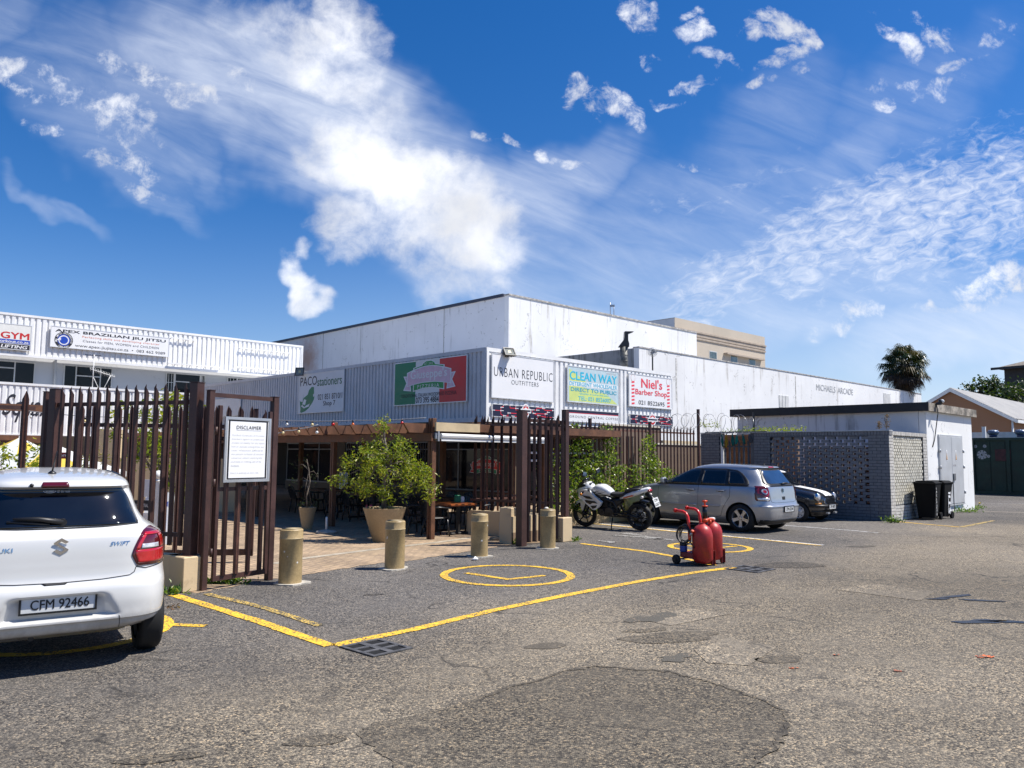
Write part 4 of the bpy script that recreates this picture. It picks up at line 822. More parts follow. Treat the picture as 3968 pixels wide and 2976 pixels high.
# razor wire coil along the top between the fence end and the brick enclosure
WIRE=mat('galvanised_wire',(.38,.38,.38),.4,.7,var=.1)
def coil(p,q,r,turns,label,seed):
    rr=random.Random(seed); n=turns*18; d=(q-p); ax=d.normalized(); up=Vector((0,0,1)); sd_=ax.cross(up).normalized(); pts=[]
    for i in range(n+1):
        t=i/n; a=2*PI*turns*t; k=r*(1+.12*math.sin(a*.37+seed)); pts.append(p+d*t+up*(math.sin(a)*k)+sd_*(math.cos(a)*k)+ax*(.12*math.sin(a*.5)))
    t_=MB().tube(pts,.006,4); o=t_.build('razor_wire',WIRE); return tag(o,label,'razor wire')
pa=PV(2560,1640,F0,rf_azi); pb_=PV(2705,1630,F0,rf_azi); coil(pa,pb_,.22,7,'razor wire coil above the brown fence left of the tall corner post',1)
# --- bollards
BOL=mat('khaki_bollard_paint',(.38,.275,.13),.45,var=.2,vs=3,fine=.12,bump=.08,bs=30); PAD=mat('splashed_concrete',(.42,.39,.33),.9,var=.25,vs=9,bump=.4); CHIP=mat('chipped_white_paint',(.65,.62,.55),.7,var=.1)
lab=['khaki pipe bollard nearest the pedestrian gate, largest in view','khaki pipe bollard in front of the big tapered planter','khaki pipe bollard in front of the chairs and orange table','khaki pipe bollard in front of the right gate leaf']
for i,(u,v,w) in enumerate(((1116,2266,87),(1525,2208,76),(1856,2160,66),(2123,2127,60))):
    g=G(u,v); r=w/2/FPX*g.y; g=G(u,v)+Vector((0,r*.6,0)); h=.70*EYE/1.68
    t=thing('bollard',lab[i],'bollard',(g.x,g.y,0),random.uniform(0,6),'khaki bollards across the drive entrance')
    MB().lathe([(r,0),(r,h-.125),(r+.004,h-.12),(r+.004,h-.112),(r,h-.107),(r,h-.012),(r-.012,h)],n=40).build('pipe',BOL,t,sharp=40)
    MB().lathe([(r+.0015,h-.122),(r+.0065,h-.119),(r+.0065,h-.116),(r+.0015,h-.112)],n=40).build('weld_ring',mat('pale_weld_line',(.50,.40,.22),.5,var=.2),t)
    MB().lathe([(.001,h+.001),(r-.03,h+.001),(r-.02,h+.006),(.001,h+.012)],n=28).build('cap',mat('khaki_cap',(.36,.28,.15),.6,var=.2),t)
    bp2=blobpoly((.02,0),r+.07,r+.05,0,22,.22,seed=20+i); MB().slab(bp2,.0,.018).build('concrete_pad',PAD,t)
    qq=random.Random(i+3); ch=MB()
    for k in range(7):
        a_=qq.uniform(PI*.9,PI*2.1); z_=qq.uniform(.03,h*.8); s_=qq.uniform(.006,.016); ch.add([((r+.0015)*math.cos(a_+dx_*s_/r),(r+.0015)*math.sin(a_+dx_*s_/r),z_+dz_*s_) for dx_,dz_ in ((-1,-.6),(.3,-1),(1,.1),(.4,1),(-.7,.8))],[(0,1,2,3,4)])
    ch.build('paint_chip',CHIP,t,recalc=False)
    if i==3: MB().sphere((.02,-.03,h+.02),.04,8,6,.5).build('paint_blob',CHIP,t)
# ================================================================ foliage helper
def m_leaf(name,c1,c2,c3,rough=.42,trans=.35):
    m,T,b=newmat(name); g=T.n('ShaderNodeNewGeometry'); r=g.outputs['Random Per Island']
    cr=T.n('ShaderNodeValToRGB',inp={0:r}); e=cr.color_ramp.elements; e[0].color=(*c1,1); e[1].color=(*c3,1); x=cr.color_ramp.elements.new(.5); x.color=(*c2,1)
    link(T,cr.outputs[0],b.inputs['Base Color']); b.inputs['Roughness'].default_value=rough
    tr=T.n('ShaderNodeBsdfTranslucent',inp={0:T.n('ShaderNodeVectorMath',operation='MULTIPLY',inp={0:cr.outputs[0],1:(1.5,1.7,.5)}).outputs[0]}); mx=T.n('ShaderNodeMixShader',inp={0:trans,1:b.outputs[0],2:tr.outputs[0]})
    o=[n for n in m.node_tree.nodes if n.type=='OUTPUT_MATERIAL'][0]; T.t.links.new(mx.outputs[0],o.inputs[0]); return m
LEAFY=m_leaf('yellow_green_leaf',(.11,.16,.012),(.23,.29,.02),(.42,.38,.04)); LEAFG=m_leaf('glossy_creeper_leaf',(.04,.08,.012),(.13,.20,.022),(.32,.36,.05),.32); LEAFD=m_leaf('dark_leaf',(.012,.028,.008),(.03,.055,.015),(.07,.09,.02)); LEAFP=m_leaf('palm_leaf',(.010,.022,.008),(.025,.045,.012),(.11,.08,.025),.4,.2); DRY=m_leaf('dry_weed',(.10,.06,.03),(.16,.09,.05),(.22,.14,.08)); WEED=m_leaf('weed_leaf',(.04,.10,.01),(.10,.19,.02),(.22,.26,.04)); MAG=m_leaf('magenta_petal',(.5,.02,.2),(.6,.04,.28),(.7,.1,.35))
BARK=mat('grey_bark',(.17,.14,.11),.9,var=.35,vs=14,bump=.6,bs=50)
def leaves(mb,pts,size,q,flat=0.,w=.45,droop=.2):
    for p in pts:
        s=size*q.uniform(.6,1.35); a=q.uniform(0,2*PI); el=q.uniform(-.9,.9)*(1-flat)-droop
        d=Vector((math.cos(a)*math.cos(el),math.sin(a)*math.cos(el),math.sin(el))); n=d.cross(Vector((q.uniform(-1,1),q.uniform(-1,1),q.uniform(-1,1)+.01))).normalized(); k=d.cross(n)*.12*s
        p=Vector(p); mb.add([p,p+d*s*.45+n*s*w*.5+k,p+d*s,p+d*s*.45-n*s*w*.5+k],[(0,1,2),(0,2,3)])
    return mb
def branch(mb,p,d,l,r,q,depth,tips,spread=.7,up=.25):
    pts=[Vector(p)]; rs=[r]; d=Vector(d).normalized(); n=4
    for i in range(n):
        d=(d+Vector((q.uniform(-1,1),q.uniform(-1,1),q.uniform(-.6,1)))*.16).normalized(); pts.append(pts[-1]+d*l/n); rs.append(r*(1-.5*(i+1)/n))
    mb.tube(pts,rs,6)
    if depth==0: tips.append((pts[-1],d)); tips.append((pts[-2],d)); return
    k=q.choice((2,3,3))
    for i in range(k):
        nd=(d+Vector((q.uniform(-1,1),q.uniform(-1,1),q.uniform(-.5,.6)+up))*spread).normalized(); branch(mb,pts[-1] if i<2 else pts[2],nd,l*q.uniform(.6,.85),rs[-1],q,depth-1,tips,spread,up)
def clusters(cen,q,n,rad,sz=1.):
    out=[]
    for c in cen:
        for _ in range(n):
            v=Vector((q.gauss(0,1),q.gauss(0,1),q.gauss(0,1)*sz))*rad*.55; out.append(Vector(c)+v)
    return out
# ================================================================ pergola
WOOD=mat('brown_pergola_timber',(.125,.052,.024),.65,var=.3,vs=4,fine=.15,bump=.15); WOODL=mat('cream_pergola_board',(.55,.43,.26),.7,var=.1); SHEET=mat('pergola_roof_sheet',(.04,.03,.023),.8,var=.1)  # roof sheet colour darkened to deepen the shade beneath
p1=G(1668,2090); p2=G(1228,2051); SPC=3.6
perg=thing('pergola','brown timber pergola with overhanging rafters in front of the pizzeria','pergola',(p1.x,p1.y,0),ROTB+PI)   # +x along B , +y toward the viewer side (-A)
ZB=2.10; DEP=6.0
for i in range(6):  # far left bays added to carry the shade further along
    x=i*SPC
    m=MB(); m.box(x-.07,x-.012,-.05,.05,0,ZB+.30,bev=.004); m.box(x+.012,x+.07,-.05,.05,0,ZB+.30,bev=.004)
    for z in (.3,.9,1.5,2.0): m.box(x-.012,x+.012,-.04,.04,z,z+.12)
    m.build('post',WOOD,perg)
    MB().box(x-.06,x+.06,-DEP*.55-.06,-DEP*.55+.06,0,ZB).build('post',WOOD,perg)
MB().box(-.1,SPC*5+.2,.052,.10,ZB-.16,ZB).build('front_beam',WOOD,perg); MB().box(-.1,SPC*5+.2,-.10,-.052,ZB-.16,ZB).build('front_beam',WOOD,perg); MB().box(-.1,SPC*5+.2,-DEP*.55-.05,-DEP*.55+.05,ZB+.002,ZB+.1).build('rear_beam',WOOD,perg)
nr=int(SPC*5/.62)
for i in range(nr+1):
    x=.10+i*.62; m=MB(); m.prism([(-DEP,ZB+.003),(.52,ZB+.003),(.66,ZB+.19),(-DEP,ZB+.19)],.05,Matrix.Translation((x+.025,0,0))@Matrix.Rotation(PI/2,4,'Z')); m.build('rafter',WOOD,perg)
MB().box(-.03,SPC*5+.3,-DEP,.02,ZB+.20,ZB+.225).build('roof_sheet',SHEET,perg)
MB().box(-.16,-.11,-1.15,.03,ZB+.04,ZB+.215).build('edge_board',WOODL,perg); MB().box(-.16,-.11,-DEP,-1.153,ZB+.05,ZB+.21).build('edge_board',WOOD,perg)
# awning cassette
aw=thing('awning','rolled white awning cassette on the right side of the pergola','awning',(p1.x,p1.y,0),ROTA); 
M_=Matrix.Rotation(0,4,'X'); AWH=1.99
sec=[(0,.02),(.02,0),(.10,0),(.13,.03),(.14,.07),(.12,.10),(.05,.115),(.0,.10)]
m=MB(); L_=3.05; nsec=len(sec); vs=[(.10,-.06-a*1.0,AWH+z) for a,z in sec]+[(.10+L_,-.06-a,AWH-.02+z) for a,z in sec]
m.add(vs,[tuple(range(nsec)),tuple(range(2*nsec-1,nsec-1,-1))]+[(i,nsec+i,nsec+(i+1)%nsec,(i+1)%nsec) for i in range(nsec)]); m.build('cassette',mat('white_awning_shell',(.80,.80,.78),.35,var=.04),aw)
MB().box(.10,.10+L_,-.17,-.155,AWH-.045,AWH-.0).build('valance_bar',WFR,aw); br=MB(); br.box(-.03,.09,-.14,-.05,AWH-.01,AWH+.12,bev=.01); br.box(.02,.06,-.16,-.05,AWH-.05,AWH+.15); br.build('bracket',ZINC,aw)
# ================================================================ furniture
CHB=mat('black_plastic_chair',(.014,.014,.015),.35,var=.15,vs=2); TOPW=mat('orange_varnished_wood',(.36,.10,.025),.35,var=.25,vs=5); IRN=mat('black_table_iron',(.02,.018,.016),.5,var=.1)
def make_chair(label):
    t=thing('plastic_chair',label,'chair',(0,0,0),0,'black plastic chairs under the pergola')
    MB().box(-.22,.22,-.21,.21,.40,.425,bev=.01).build('seat',CHB,t)
    b=MB(); 
    for i in range(7):
        x=-.19+.38*i/6; zt=.80-.05*(abs(i-3)/3)**2; b.add([(x-.022,.20,.43),(x+.022,.20,.43),(x+.022,.29,zt),(x-.022,.29,zt),(x-.022,.22,.43),(x+.022,.22,.43),(x+.022,.31,zt),(x-.022,.31,zt)],[(0,1,2,3),(7,6,5,4),(0,4,5,1),(1,5,6,2),(2,6,7,3),(3,7,4,0)])
    b.tube([(-.22,.20,.43),(-.23,.27,.66),(-.19,.305,.77),(0,.32,.82),(.19,.305,.77),(.23,.27,.66),(.22,.20,.43)],.02,6); b.build('backrest',CHB,t)
    for sx in (-1,1):
        MB().tube([(sx*.235,.25,.64),(sx*.26,.05,.65),(sx*.255,-.17,.63),(sx*.235,-.2,.42)],.02,6).build('armrest',CHB,t)
        for sy in (-1,1): MB().cyl((sx*.20,sy*.18,.41),(sx*.235,sy*.235,0),.022,.016,8).build('leg',CHB,t)
    return t
def make_table(label,w=1.3,d=.75,top=TOPW):
    t=thing('dining_table',label,'table',(0,0,0),0,'dining tables under the pergola')
    m=MB()
    for k in range(5): m.box(-w/2,w/2,-d/2+d/5*k+.003,-d/2+d/5*(k+1)-.003,.68,.71)
    m.build('tabletop',top,t); MB().box(-w/2+.02,w/2-.02,-d/2+.03,d/2-.03,.655,.68).build('apron',top,t)
    for sx in (-1,1):
        MB().box(sx*w*.33-.035,sx*w*.33+.035,-.035,.035,.05,.655).build('leg',IRN,t); MB().box(sx*w*.33-.04,sx*w*.33+.04,-d*.42,d*.42,0,.05,bev=.01).build('foot',IRN,t)
    return t
DKW=mat('dark_varnished_wood',(.11,.04,.018),.4,var=.25,vs=5)
def patio_pt(x,y): return p1+B*x+A*y    # x along the pergola front, y back under the roof
cset=[(.75,1.05,'with the orange lit edge nearest the sunny drive'),(2.6,2.2,'behind the large potted tree'),(5.0,1.9,'beside the small planter'),(7.6,2.3,'seen through the pedestrian gate'),(1.8,4.3,'closest to the window with the pizzeria badge')]
ch0=None; tb0=None
for i,(x,y,s) in enumerate(cset):
    g=patio_pt(x,y); tt=make_table('dark wooden dining table '+s if i else 'dining table with an orange varnished edge by the sunny drive',top=TOPW if i==0 else DKW); tt.location=(g.x,g.y,0); tt.rotation_euler=(0,0,ROTB+(.1 if i%2 else -.06)); tt.scale=(.92,)*3
    for k,(dx,dy,rz,w_) in enumerate(((-.38,-.62,PI,'at its front left'),(.38,-.62,PI,'at its front right'),(-.36,.62,0,'at its rear left'),(.36,.62,0,'at its rear right'))):
        if i==4 and k<2: continue
        lb='black plastic chair %s of the %s'%(w_.replace('its ','the '),['orange edged table','table behind the large potted tree','table beside the small planter','table seen through the pedestrian gate','table by the badge window'][i])
        if ch0 is None: ch0=make_chair(lb); c=ch0
        else: c=copy_tree(ch0); c['label']=lb
        rz2=ROTB; ca,sa=math.cos(rz2),math.sin(rz2); px,py=g.x+ca*dx-sa*dy,g.y+sa*dx+ca*dy
        c.location=(px,py,0); c.rotation_euler=(0,0,rz2+rz+random.uniform(-.25,.25)); c.scale=(.93,)*3
# green and white napkin box on the orange table
g=patio_pt(.75,1.05)
t=thing('napkin_box','green and white box standing on the orange edged table','box',(g.x+.25,g.y+.05,.655),.4); MB().box(-.09,.03,-.05,.05,0,.15,bev=.01).build('box_body',GRNV,t); MB().box(.035,.11,-.045,.045,0,.12,bev=.01).build('card',WV,t)
# umbrella stands without umbrellas
STRAW=mat('sandy_concrete',(.33,.25,.15),.95,var=.3,vs=12,bump=.5)
for u,v,lab_,mm,hh in ((1264,2066,'empty umbrella stand with a short white pole beside the small planter',PAD,.34),(1938,2092,'sandy umbrella stand with a square galvanised pole behind the third bollard',STRAW,.34)):
    g=G(u,v); t=thing('umbrella_stand',lab_,'umbrella stand',(g.x,g.y,0)); MB().lathe([(.21,0),(.22,.02),(.20,.05),(.07,.07),(.05,.08)],n=22).build('base',mm,t); MB().cyl((0,0,.06),(0,0,hh),.022,n=10).build('pole',ZINC if 'square' in lab_ else WFR,t)
# ================================================================ potted trees
POT=mat('sandstone_pot',(.36,.27,.155),.5,var=.12,vs=2,fine=.08,bump=.05); SOIL=mat('soil',(.05,.035,.025),.95,var=.3,vs=20,bump=.6)
g=G(1480,2104)+Vector((0,.22,0)); 
t=thing('planter','large tapered sandstone coloured planter under the potted tree','planter',(g.x,g.y,0))
MB().lathe([(.20,0),(.215,.01),(.405,.62),(.415,.645),(.40,.65),(.375,.64),(.37,.58)],n=40).build('pot',POT,t,sharp=50); MB().lathe([(.001,.60),(.372,.59)],n=30).build('soil',SOIL,t)
fl=MB(); q=random.Random(5); leaves(fl,[(q.uniform(-.32,-.12),q.uniform(-.25,-.05),.62+q.uniform(0,.09)) for _ in range(26)],.035,q,w=.8); fl.build('flower',MAG,t)
lf2_=MB(); leaves(lf2_,[((lambda a,r_:(math.cos(a)*r_,math.sin(a)*r_,.6+q.uniform(0,.06)))(q.uniform(0,6.28),q.uniform(.1,.34))) for _ in range(160)],.05,q); lf2_.build('ground_leaves',LEAFD,t)
def pot_tree(g,z0,lab_,seed,h,tr,crown,leafm,nl,size,name='potted_tree'):
    q=random.Random(seed); t=thing(name,lab_,'tree',(g.x,g.y,z0)); tips=[]
    tk=MB(); pts=[Vector((0,0,0)),Vector((-.03,0,h*.25)),Vector((.03,.02,h*.55)),Vector((0,0,h*.8)),Vector((-.05,0,h))]; tk.tube(pts,[tr,tr*.85,tr*.7,tr*.5,tr*.2],8)
    cen=[]
    for (x,y,z,r,k) in crown:
        c=Vector((x,y,z)); s=pts[1].lerp(pts[3],q.uniform(.2,1.)); mid=s.lerp(c,.5)+Vector((0,0,.08)); tk.tube([s,mid,c],[tr*.4,tr*.25,tr*.08],5)
        for _ in range(k):
            v=Vector((q.gauss(0,1),q.gauss(0,1),q.gauss(0,.75))).normalized()*r*q.uniform(.25,1)**.6; e=c+v; tk.tube([c,c+v*.5+Vector((0,0,.02)),e],[tr*.08,tr*.05,tr*.02],4); cen.append(e)
    tk.build('trunk',BARK,t); lv=MB(); leaves(lv,clusters(cen,q,nl,.10),size,q,w=.36); lv.build('crown',leafm,t); return t
cr_=[(-.85,.1,.62,.24,9),(-.55,-.1,.85,.30,13),(-.25,-.2,1.02,.32,15),(.05,.1,1.12,.32,15),(.35,-.1,1.02,.32,14),(.60,.1,.85,.28,11),(.78,-.05,.62,.24,9),(.88,0,.38,.2,8),(.55,-.2,.5,.26,9),(.2,-.25,.72,.32,12),(-.2,.2,.62,.3,11),(-.35,-.25,.42,.22,7),(.1,-.2,.30,.22,8),(-.1,.05,1.45,.16,5),(-.06,0,1.7,.09,3),(.3,0,1.3,.2,7),(-.55,.15,.45,.2,6),(-.35,.1,1.2,.18,6)]
pot_tree(g,.6,'bushy yellow green tree growing in the large tapered planter',11,1.5,.05,cr_,LEAFY,27,.066)
g=G(1182,2055)+Vector((0,.15,0)); t=thing('planter','small tapered stone planter with a sapling beside the pergola post','planter',(g.x,g.y,0)); MB().lathe([(.105,0),(.185,.46),(.19,.49),(.17,.485),(.165,.45)],n=28).build('pot',POT,t,sharp=50); MB().lathe([(.001,.455),(.167,.45)],n=20).build('soil',SOIL,t)
pot_tree(g,.45,'thin sparse sapling growing in the small planter in the shade',12,1.1,.022,[(-.22,0,.6,.2,5),(.2,.1,.7,.2,5),(0,0,.95,.18,5),(.1,-.1,.1,.14,7),(-.1,0,.08,.12,6),(-.3,.1,.95,.15,3)],LEAFD,5,.05,'sapling')
# ================================================================ festoon lights
CAB=mat('grey_cable',(.30,.31,.33),.6,var=0); BULBS={'white':mat('white_bulb',(.75,.75,.72),.25,var=0),'cream':mat('cream_bulb',(.75,.60,.30),.25,var=0),'red':mat('red_bulb',(.6,.02,.02),.2,var=0),'orange':mat('orange_bulb',(.75,.15,.02),.2,var=0)}
def festoon(path,Yf,label,bul,nm='string_lights'):
    t=thing(nm,label,'string lights',(0,0,0)); P3=[PY(u,v,Yf(u)) for u,v in path]
    pts=[]
    for a,b_ in zip(P3,P3[1:]):
        for k in range(6): s=k/6; pts.append(a.lerp(b_,s)-Vector((0,0,.02*math.sin(PI*s))))
    pts.append(P3[-1]); MB().tube(pts,.011,5).build('cable',CAB,t)
    for (u,v,c) in bul:
        p=PY(u,v,Yf(u)); s=MB().cyl(p+Vector((0,0,.015)),p+Vector((0,0,.075)),.018,n=8); so2=s.build('socket',LAMPB,t); MB().sphere(p-Vector((0,0,.02)),.034,10,7,1.1).build('bulb',BULBS[c],so2)
YF=lambda u:15.6+(1650-u)/575*3.2
festoon([(520,1592),(760,1613),(1100,1629),(1380,1629),(1650,1619)],YF,'upper festoon cable with white and red bulbs above the pergola rafters',[(1112,1641,'white'),(1210,1642,'cream'),(1291,1641,'red'),(1367,1641,'orange'),(1469,1640,'red'),(1558,1636,'red')])
festoon([(1060,1680),(1110,1668),(1170,1660),(1232,1645)],lambda u:17.2,'short lower festoon cable with cream bulbs at the pergola rafter ends',[(1097,1674,'cream'),(1158,1669,'cream'),(1228,1672,'white')])
festoon([(0,1574),(200,1602),(430,1616),(700,1622)],lambda u:20.,'festoon cable crossing the yard behind the left fence',[(292,1716,'cream') if False else (290,1640,'white'),(582,1690,'cream'),(625,1711,'orange'),(760,1697,'white'),(38,1698,'white')] if False else [(120,1612,'white'),(330,1628,'cream'),(560,1640,'cream')])
# ================================================================ window badge and posters on the shopfront
class Flat:
    def __init__(s,t,w,h): s.t=t; s.w=w; s.h=h
    txt=Board.txt; poly=Board.poly; rect=Board.rect
a=PV(1818,1765,PC,AZL); c=PV(1950,1842,PC,AZL); n=Vector((math.cos(AZL),-math.sin(AZL),0))
t=thing('window_badge','red and green pizzeria ribbon badge stuck on the dark shop window','sticker',Vector((a.x,a.y,c.z))+n*.0,PI/2-AZL); fb_=Flat(t,(c-a).xy.length,a.z-c.z); ribbon_logo(fb_,0,1,0,1,mat('badge_red',(.80,.045,.03),.4,var=.05),mat('badge_cream',(.85,.80,.68),.4,var=0),mat('badge_green',(.03,.28,.12),.4,var=0),mat('badge_cream',(0,0,0)),y=.03)
a=PV(1318,1830,PC,AZL); c=PV(1349,1896,PC,AZL); t=thing('poster','white poster with black print on the shop door glass','poster',Vector((a.x,a.y,c.z))+n*.03,PI/2-AZL); fb_=Flat(t,(c-a).xy.length,a.z-c.z)
MB().box(0,fb_.w,0,.01,0,fb_.h).build('sheet',WPAN,t); fb_.txt('FACTORY',.08,.92,.34,.47,BLK,y=-.003,bold=.03)
for k in range(3): fb_.rect(.1,.8,.08+.07*k,.11+.07*k,GREY,'print_line',-.004)
fb_.rect(.05,.95,.6,.95,mat('pale_blue_print',(.35,.45,.5),.5,var=.4,vs=9),'print_picture',-.004)
# ================================================================ behind the left fence
def shrub(g,lab_,seed,blobs,leafm,n,size,name='shrub',trunk=None,cat='shrub'):
    q=random.Random(seed); t=thing(name,lab_,cat,(g[0],g[1],0)); tk=MB(); cen=[]; top=max(b[2] for b in blobs)
    tk.tube([(0,0,0),(.03,0,top*.4),(0,.03,top*.8)],[trunk or .03,(trunk or .03)*.7,.01],6)
    for (x,y,z,r,k) in blobs:
        c=Vector((x,y,z)); tk.tube([(0,0,max(.05,z*.45)),c.lerp(Vector((0,0,z*.45)),.4),c],[.018,.012,.006],4)
        for _ in range(k):
            v=Vector((q.gauss(0,1),q.gauss(0,1),q.gauss(0,1))).normalized()*r*q.uniform(.2,1)**.5; cen.append(c+v); 
            if _%3==0: tk.tube([c,c+v],[.006,.003],3)
    tk.build('trunk',BARK,t); lv=MB(); leaves(lv,clusters(cen,q,n,.11),size,q,w=.4); lv.build('crown',leafm,t); return t
g=PY(640,1800,15.0); shrub(g,'tall yellow green tree inside the yard behind the dark fence',21,[(-.9,0,2.25,.35,10),(-.4,.1,2.3,.42,13),(.1,0,2.35,.45,14),(.5,.1,2.2,.45,13),(-.2,0,1.8,.5,14),(.3,-.1,1.7,.5,14),(.1,0,1.25,.45,12),(.6,0,1.2,.4,10),(-.5,0,1.75,.35,8),(.75,.1,1.7,.4,10),(.1,0,2.75,.25,5),(.4,0,.85,.35,8)],LEAFY,16,.10,'garden_tree',.06,'tree')
g=PY(75,1800,12.5); shrub(g,'yellow green bush behind the leftmost fence pickets',22,[(-.3,0,1.45,.3,9),(.1,0,1.55,.3,9),(.35,0,1.35,.25,8),(.6,.1,1.2,.25,8),(.05,0,1.1,.35,10),(-.5,0,1.2,.3,8)],LEAFY,14,.09)
g=PY(375,1790,15.5); shrub(g,'round orange tinged bush beside the yellow umbrella',23,[(0,0,1.55,.28,12),(.1,0,1.25,.28,9),(-.05,0,1.0,.25,7)],m_leaf('orange_green_leaf',(.09,.10,.015),(.18,.17,.02),(.30,.19,.03)),14,.06)
g=PY(240,1800,13.5); shrub(g,'leafy bush below the umbrellas above the white car roof',24,[(-.4,0,1.3,.25,8),(0,0,1.25,.25,8),(.4,0,1.35,.25,7),(.6,0,1.15,.2,6)],LEAFY,12,.08)
UY=mat('yellow_canopy',(.60,.42,.05),.7,var=.05); UW=mat('white_canopy',(.58,.58,.56),.7,var=.04)
def umbrella(u,v,Y,lab_,rad,rot):
    p=PY(u,v,Y); t=thing('market_umbrella',lab_,'umbrella',(p.x,p.y,0),rot); z=p.z; dz=.62
    MB().cyl((0,0,0),(0,0,z+.03),.025,n=10).build('pole',WFR,t); MB().lathe([(.25,0),(.25,.06),(.03,.09)],n=20).build('base',PAD,t)
    n=8; yy=MB(); ww=MB()
    for i in range(n):
        a0,a1=2*PI*i/n,2*PI*(i+1)/n; mb=yy if i%2==0 else ww; a,b_=Vector((math.cos(a0)*rad,math.sin(a0)*rad,z-dz)),Vector((math.cos(a1)*rad,math.sin(a1)*rad,z-dz)); top=Vector((0,0,z)); m0=top.lerp(a,.5)-Vector((0,0,.04)); m1=top.lerp(b_,.5)-Vector((0,0,.04)); dn=Vector((0,0,-.012)); val=Vector((0,0,-.10))
        mb.add([top,m0,m1,a,b_,a+val,b_+val],[(0,1,2),(1,3,4,2),(3,5,6,4)])
    yy.build('yellow_panel',UY,t); ww.build('white_panel',UW,t)
    return t,z,dz,rad
t,z,dz,rad=umbrella(195,1712,16.5,'yellow and white market umbrella with a dark red label, right of two',1.55,.2)
a=-PI/2+.0; lbl=MB(); 
um2,_,_,_=umbrella(78,1694,17.5,'yellow and white market umbrella, left of two and farther back',1.3,.5)
p=PY(225,1765,15.05); lb=thing('canopy_label','dark red label with white lettering on the yellow umbrella','label',(p.x,p.y,p.z),-.08); MB().box(-.19,.19,0,.006,-.06,.06).build('label_patch',mat('label_brown_red',(.22,.03,.02),.6,var=0),lb)
lt_=MB(); lettering(lt_,'alpron',-.16,.16,-.04,.04,y=-.004,bold=.02); lt_.build('lettering',WV,lb,recalc=False)
# white signboards seen between the pickets
p=G(612,2105,0); fbt=thing('sandwich_board','white sandwich board standing inside the yard behind the gate posts','signboard',(p.x,p.y,0),.15); k=.9
for s in (-1,1):
    M=Matrix.Translation((0,s*.22,0))@Matrix.Rotation(R(-s*-12),4,'X') if s<0 else Matrix.Translation((0,.22,0))@Matrix.Rotation(R(12),4,'X')
    MB().box(-.24,.24,-.012,.012,0,.95,M).build('board',WPAN,fbt)
lt_=MB(); lettering(lt_,'FREE',-.08,.2,.70,.78,y=0); o=lt_.build('lettering',BLUE,fbt,recalc=False); o.location=(0,-.235,0); o.rotation_euler=(R(-12),0,0)
MB().box(-.1,.16,-.02,.0,.25,.5).build('picture',mat('blue_print',(.2,.3,.6),.5,var=.6,vs=8),fbt).location=(0,-.19,0)
wp=PY(612,1900,13.8); t=thing('garden_post','white turned garden post with a ball top carrying small signs','post',(wp.x,wp.y,0)); MB().box(-.055,.055,-.055,.055,0,1.15,bev=.01).build('shaft',WFR,t); MB().sphere((0,0,1.27),.085,12,8).build('ball',WFR,t); MB().lathe([(.05,1.15),(.075,1.17),(.05,1.2)],n=12).build('collar',WFR,t)
sg_=MB().box(-.46,-.1,-.08,-.06,.66,.84); sg_.build('name_board',INK,t); lt_=MB(); lettering(lt_,'GROUND CENTRAL',-.44,-.12,.72,.78,y=-.084); lt_.build('lettering',WV,t,recalc=False); MB().box(-.20,-.06,-.085,-.062,.9,1.2).build('notice',WPAN,t)
MB().box(-.20,-.06,-.085,-.062,.42,.62).build('notice',WPAN,t)
t=thing('courtyard_wall','cream courtyard wall and pillar behind the yellow umbrella','wall',tuple(PY(430,1800,22)[:2])+(0,),.1); MB().box(-.5,.1,0,.5,0,2.3).build('pillar',CREAM,t); MB().box(-1.4,-.5,.1,.4,0,2.1).build('wall_body',SHOPW,t); MB().box(.1,3.5,.1,.3,0,1.5).build('low_wall',CREAM,t)
t=thing('timber_awning','dark brown timber canopy along the lower container behind the left fence','canopy',(x0l.x,x0l.y,0),ROT2); MB().box(0,LA-4,-2.2,-.4,zbot-.1,zbot).build('canopy_deck',WOOD,t)
for k in range(7): MB().box(2+k*2.6,2.12+k*2.6,-2.15,-2.05,0,zbot-.1).build('post',WOOD,t)
MB().box(0,LA-4,-2.24,-2.2,zbot-.28,zbot+.02).build('fascia_board',WOOD,t)
g=PV(40,1578,P0+Vector((math.cos(AZ2),-math.sin(AZ2),0))*3,AZ2)
t=thing('sign_beam','brown timber beam below the script lettering at the left edge','beam',(g.x,g.y,0),ROT2); MB().box(-2.5,1.4,0,.12,g.z-.14,g.z+.14).build('beam',WOOD,t); MB().box(1.2,1.32,.0,.12,0,g.z-.14).build('post',WOOD,t); MB().box(-2.4,-2.28,.0,.12,0,g.z-.14).build('post',WOOD,t)
# tv aerial on the lower container roof
p=PV(358,1500,P0+Vector((math.cos(AZ2),-math.sin(AZ2),0))*.25,AZ2); t=thing('tv_aerial','white pole with television aerials in front of the gym windows','aerial',(p.x,p.y,zl),ROT2)
hh=PV(358,1376,P0,AZ2).z-zl; MB().cyl((0,0,0),(0,0,hh),.022,n=8).build('mast',WFR,t)
m=MB(); m.cyl((-.15,0,.85),(.95,0,.55),.015,n=6)
for k in range(16): x=-.12+k*.068; z=.842-k*.0186; m.cyl((x,0,z-.1),(x,0,z+.1),.006,n=4)
m.build('yagi',WFR,t); m=MB(); m.cyl((-.38,0,hh-.05),(.3,0,hh-.02),.014,n=6)
for k in range(7): x=-.36+k*.1; m.cyl((x,-.08,hh-.05),(x,.08,hh-.0),.012,n=4)
m.build('small_aerial',LAMPB,t); m=MB(); m.cyl((.25,0,0),(.0,0,.5),.014,n=6); m.cyl((.5,0,0),(.75,0,.6),.014,n=6); m.build('stay',WFR,t)
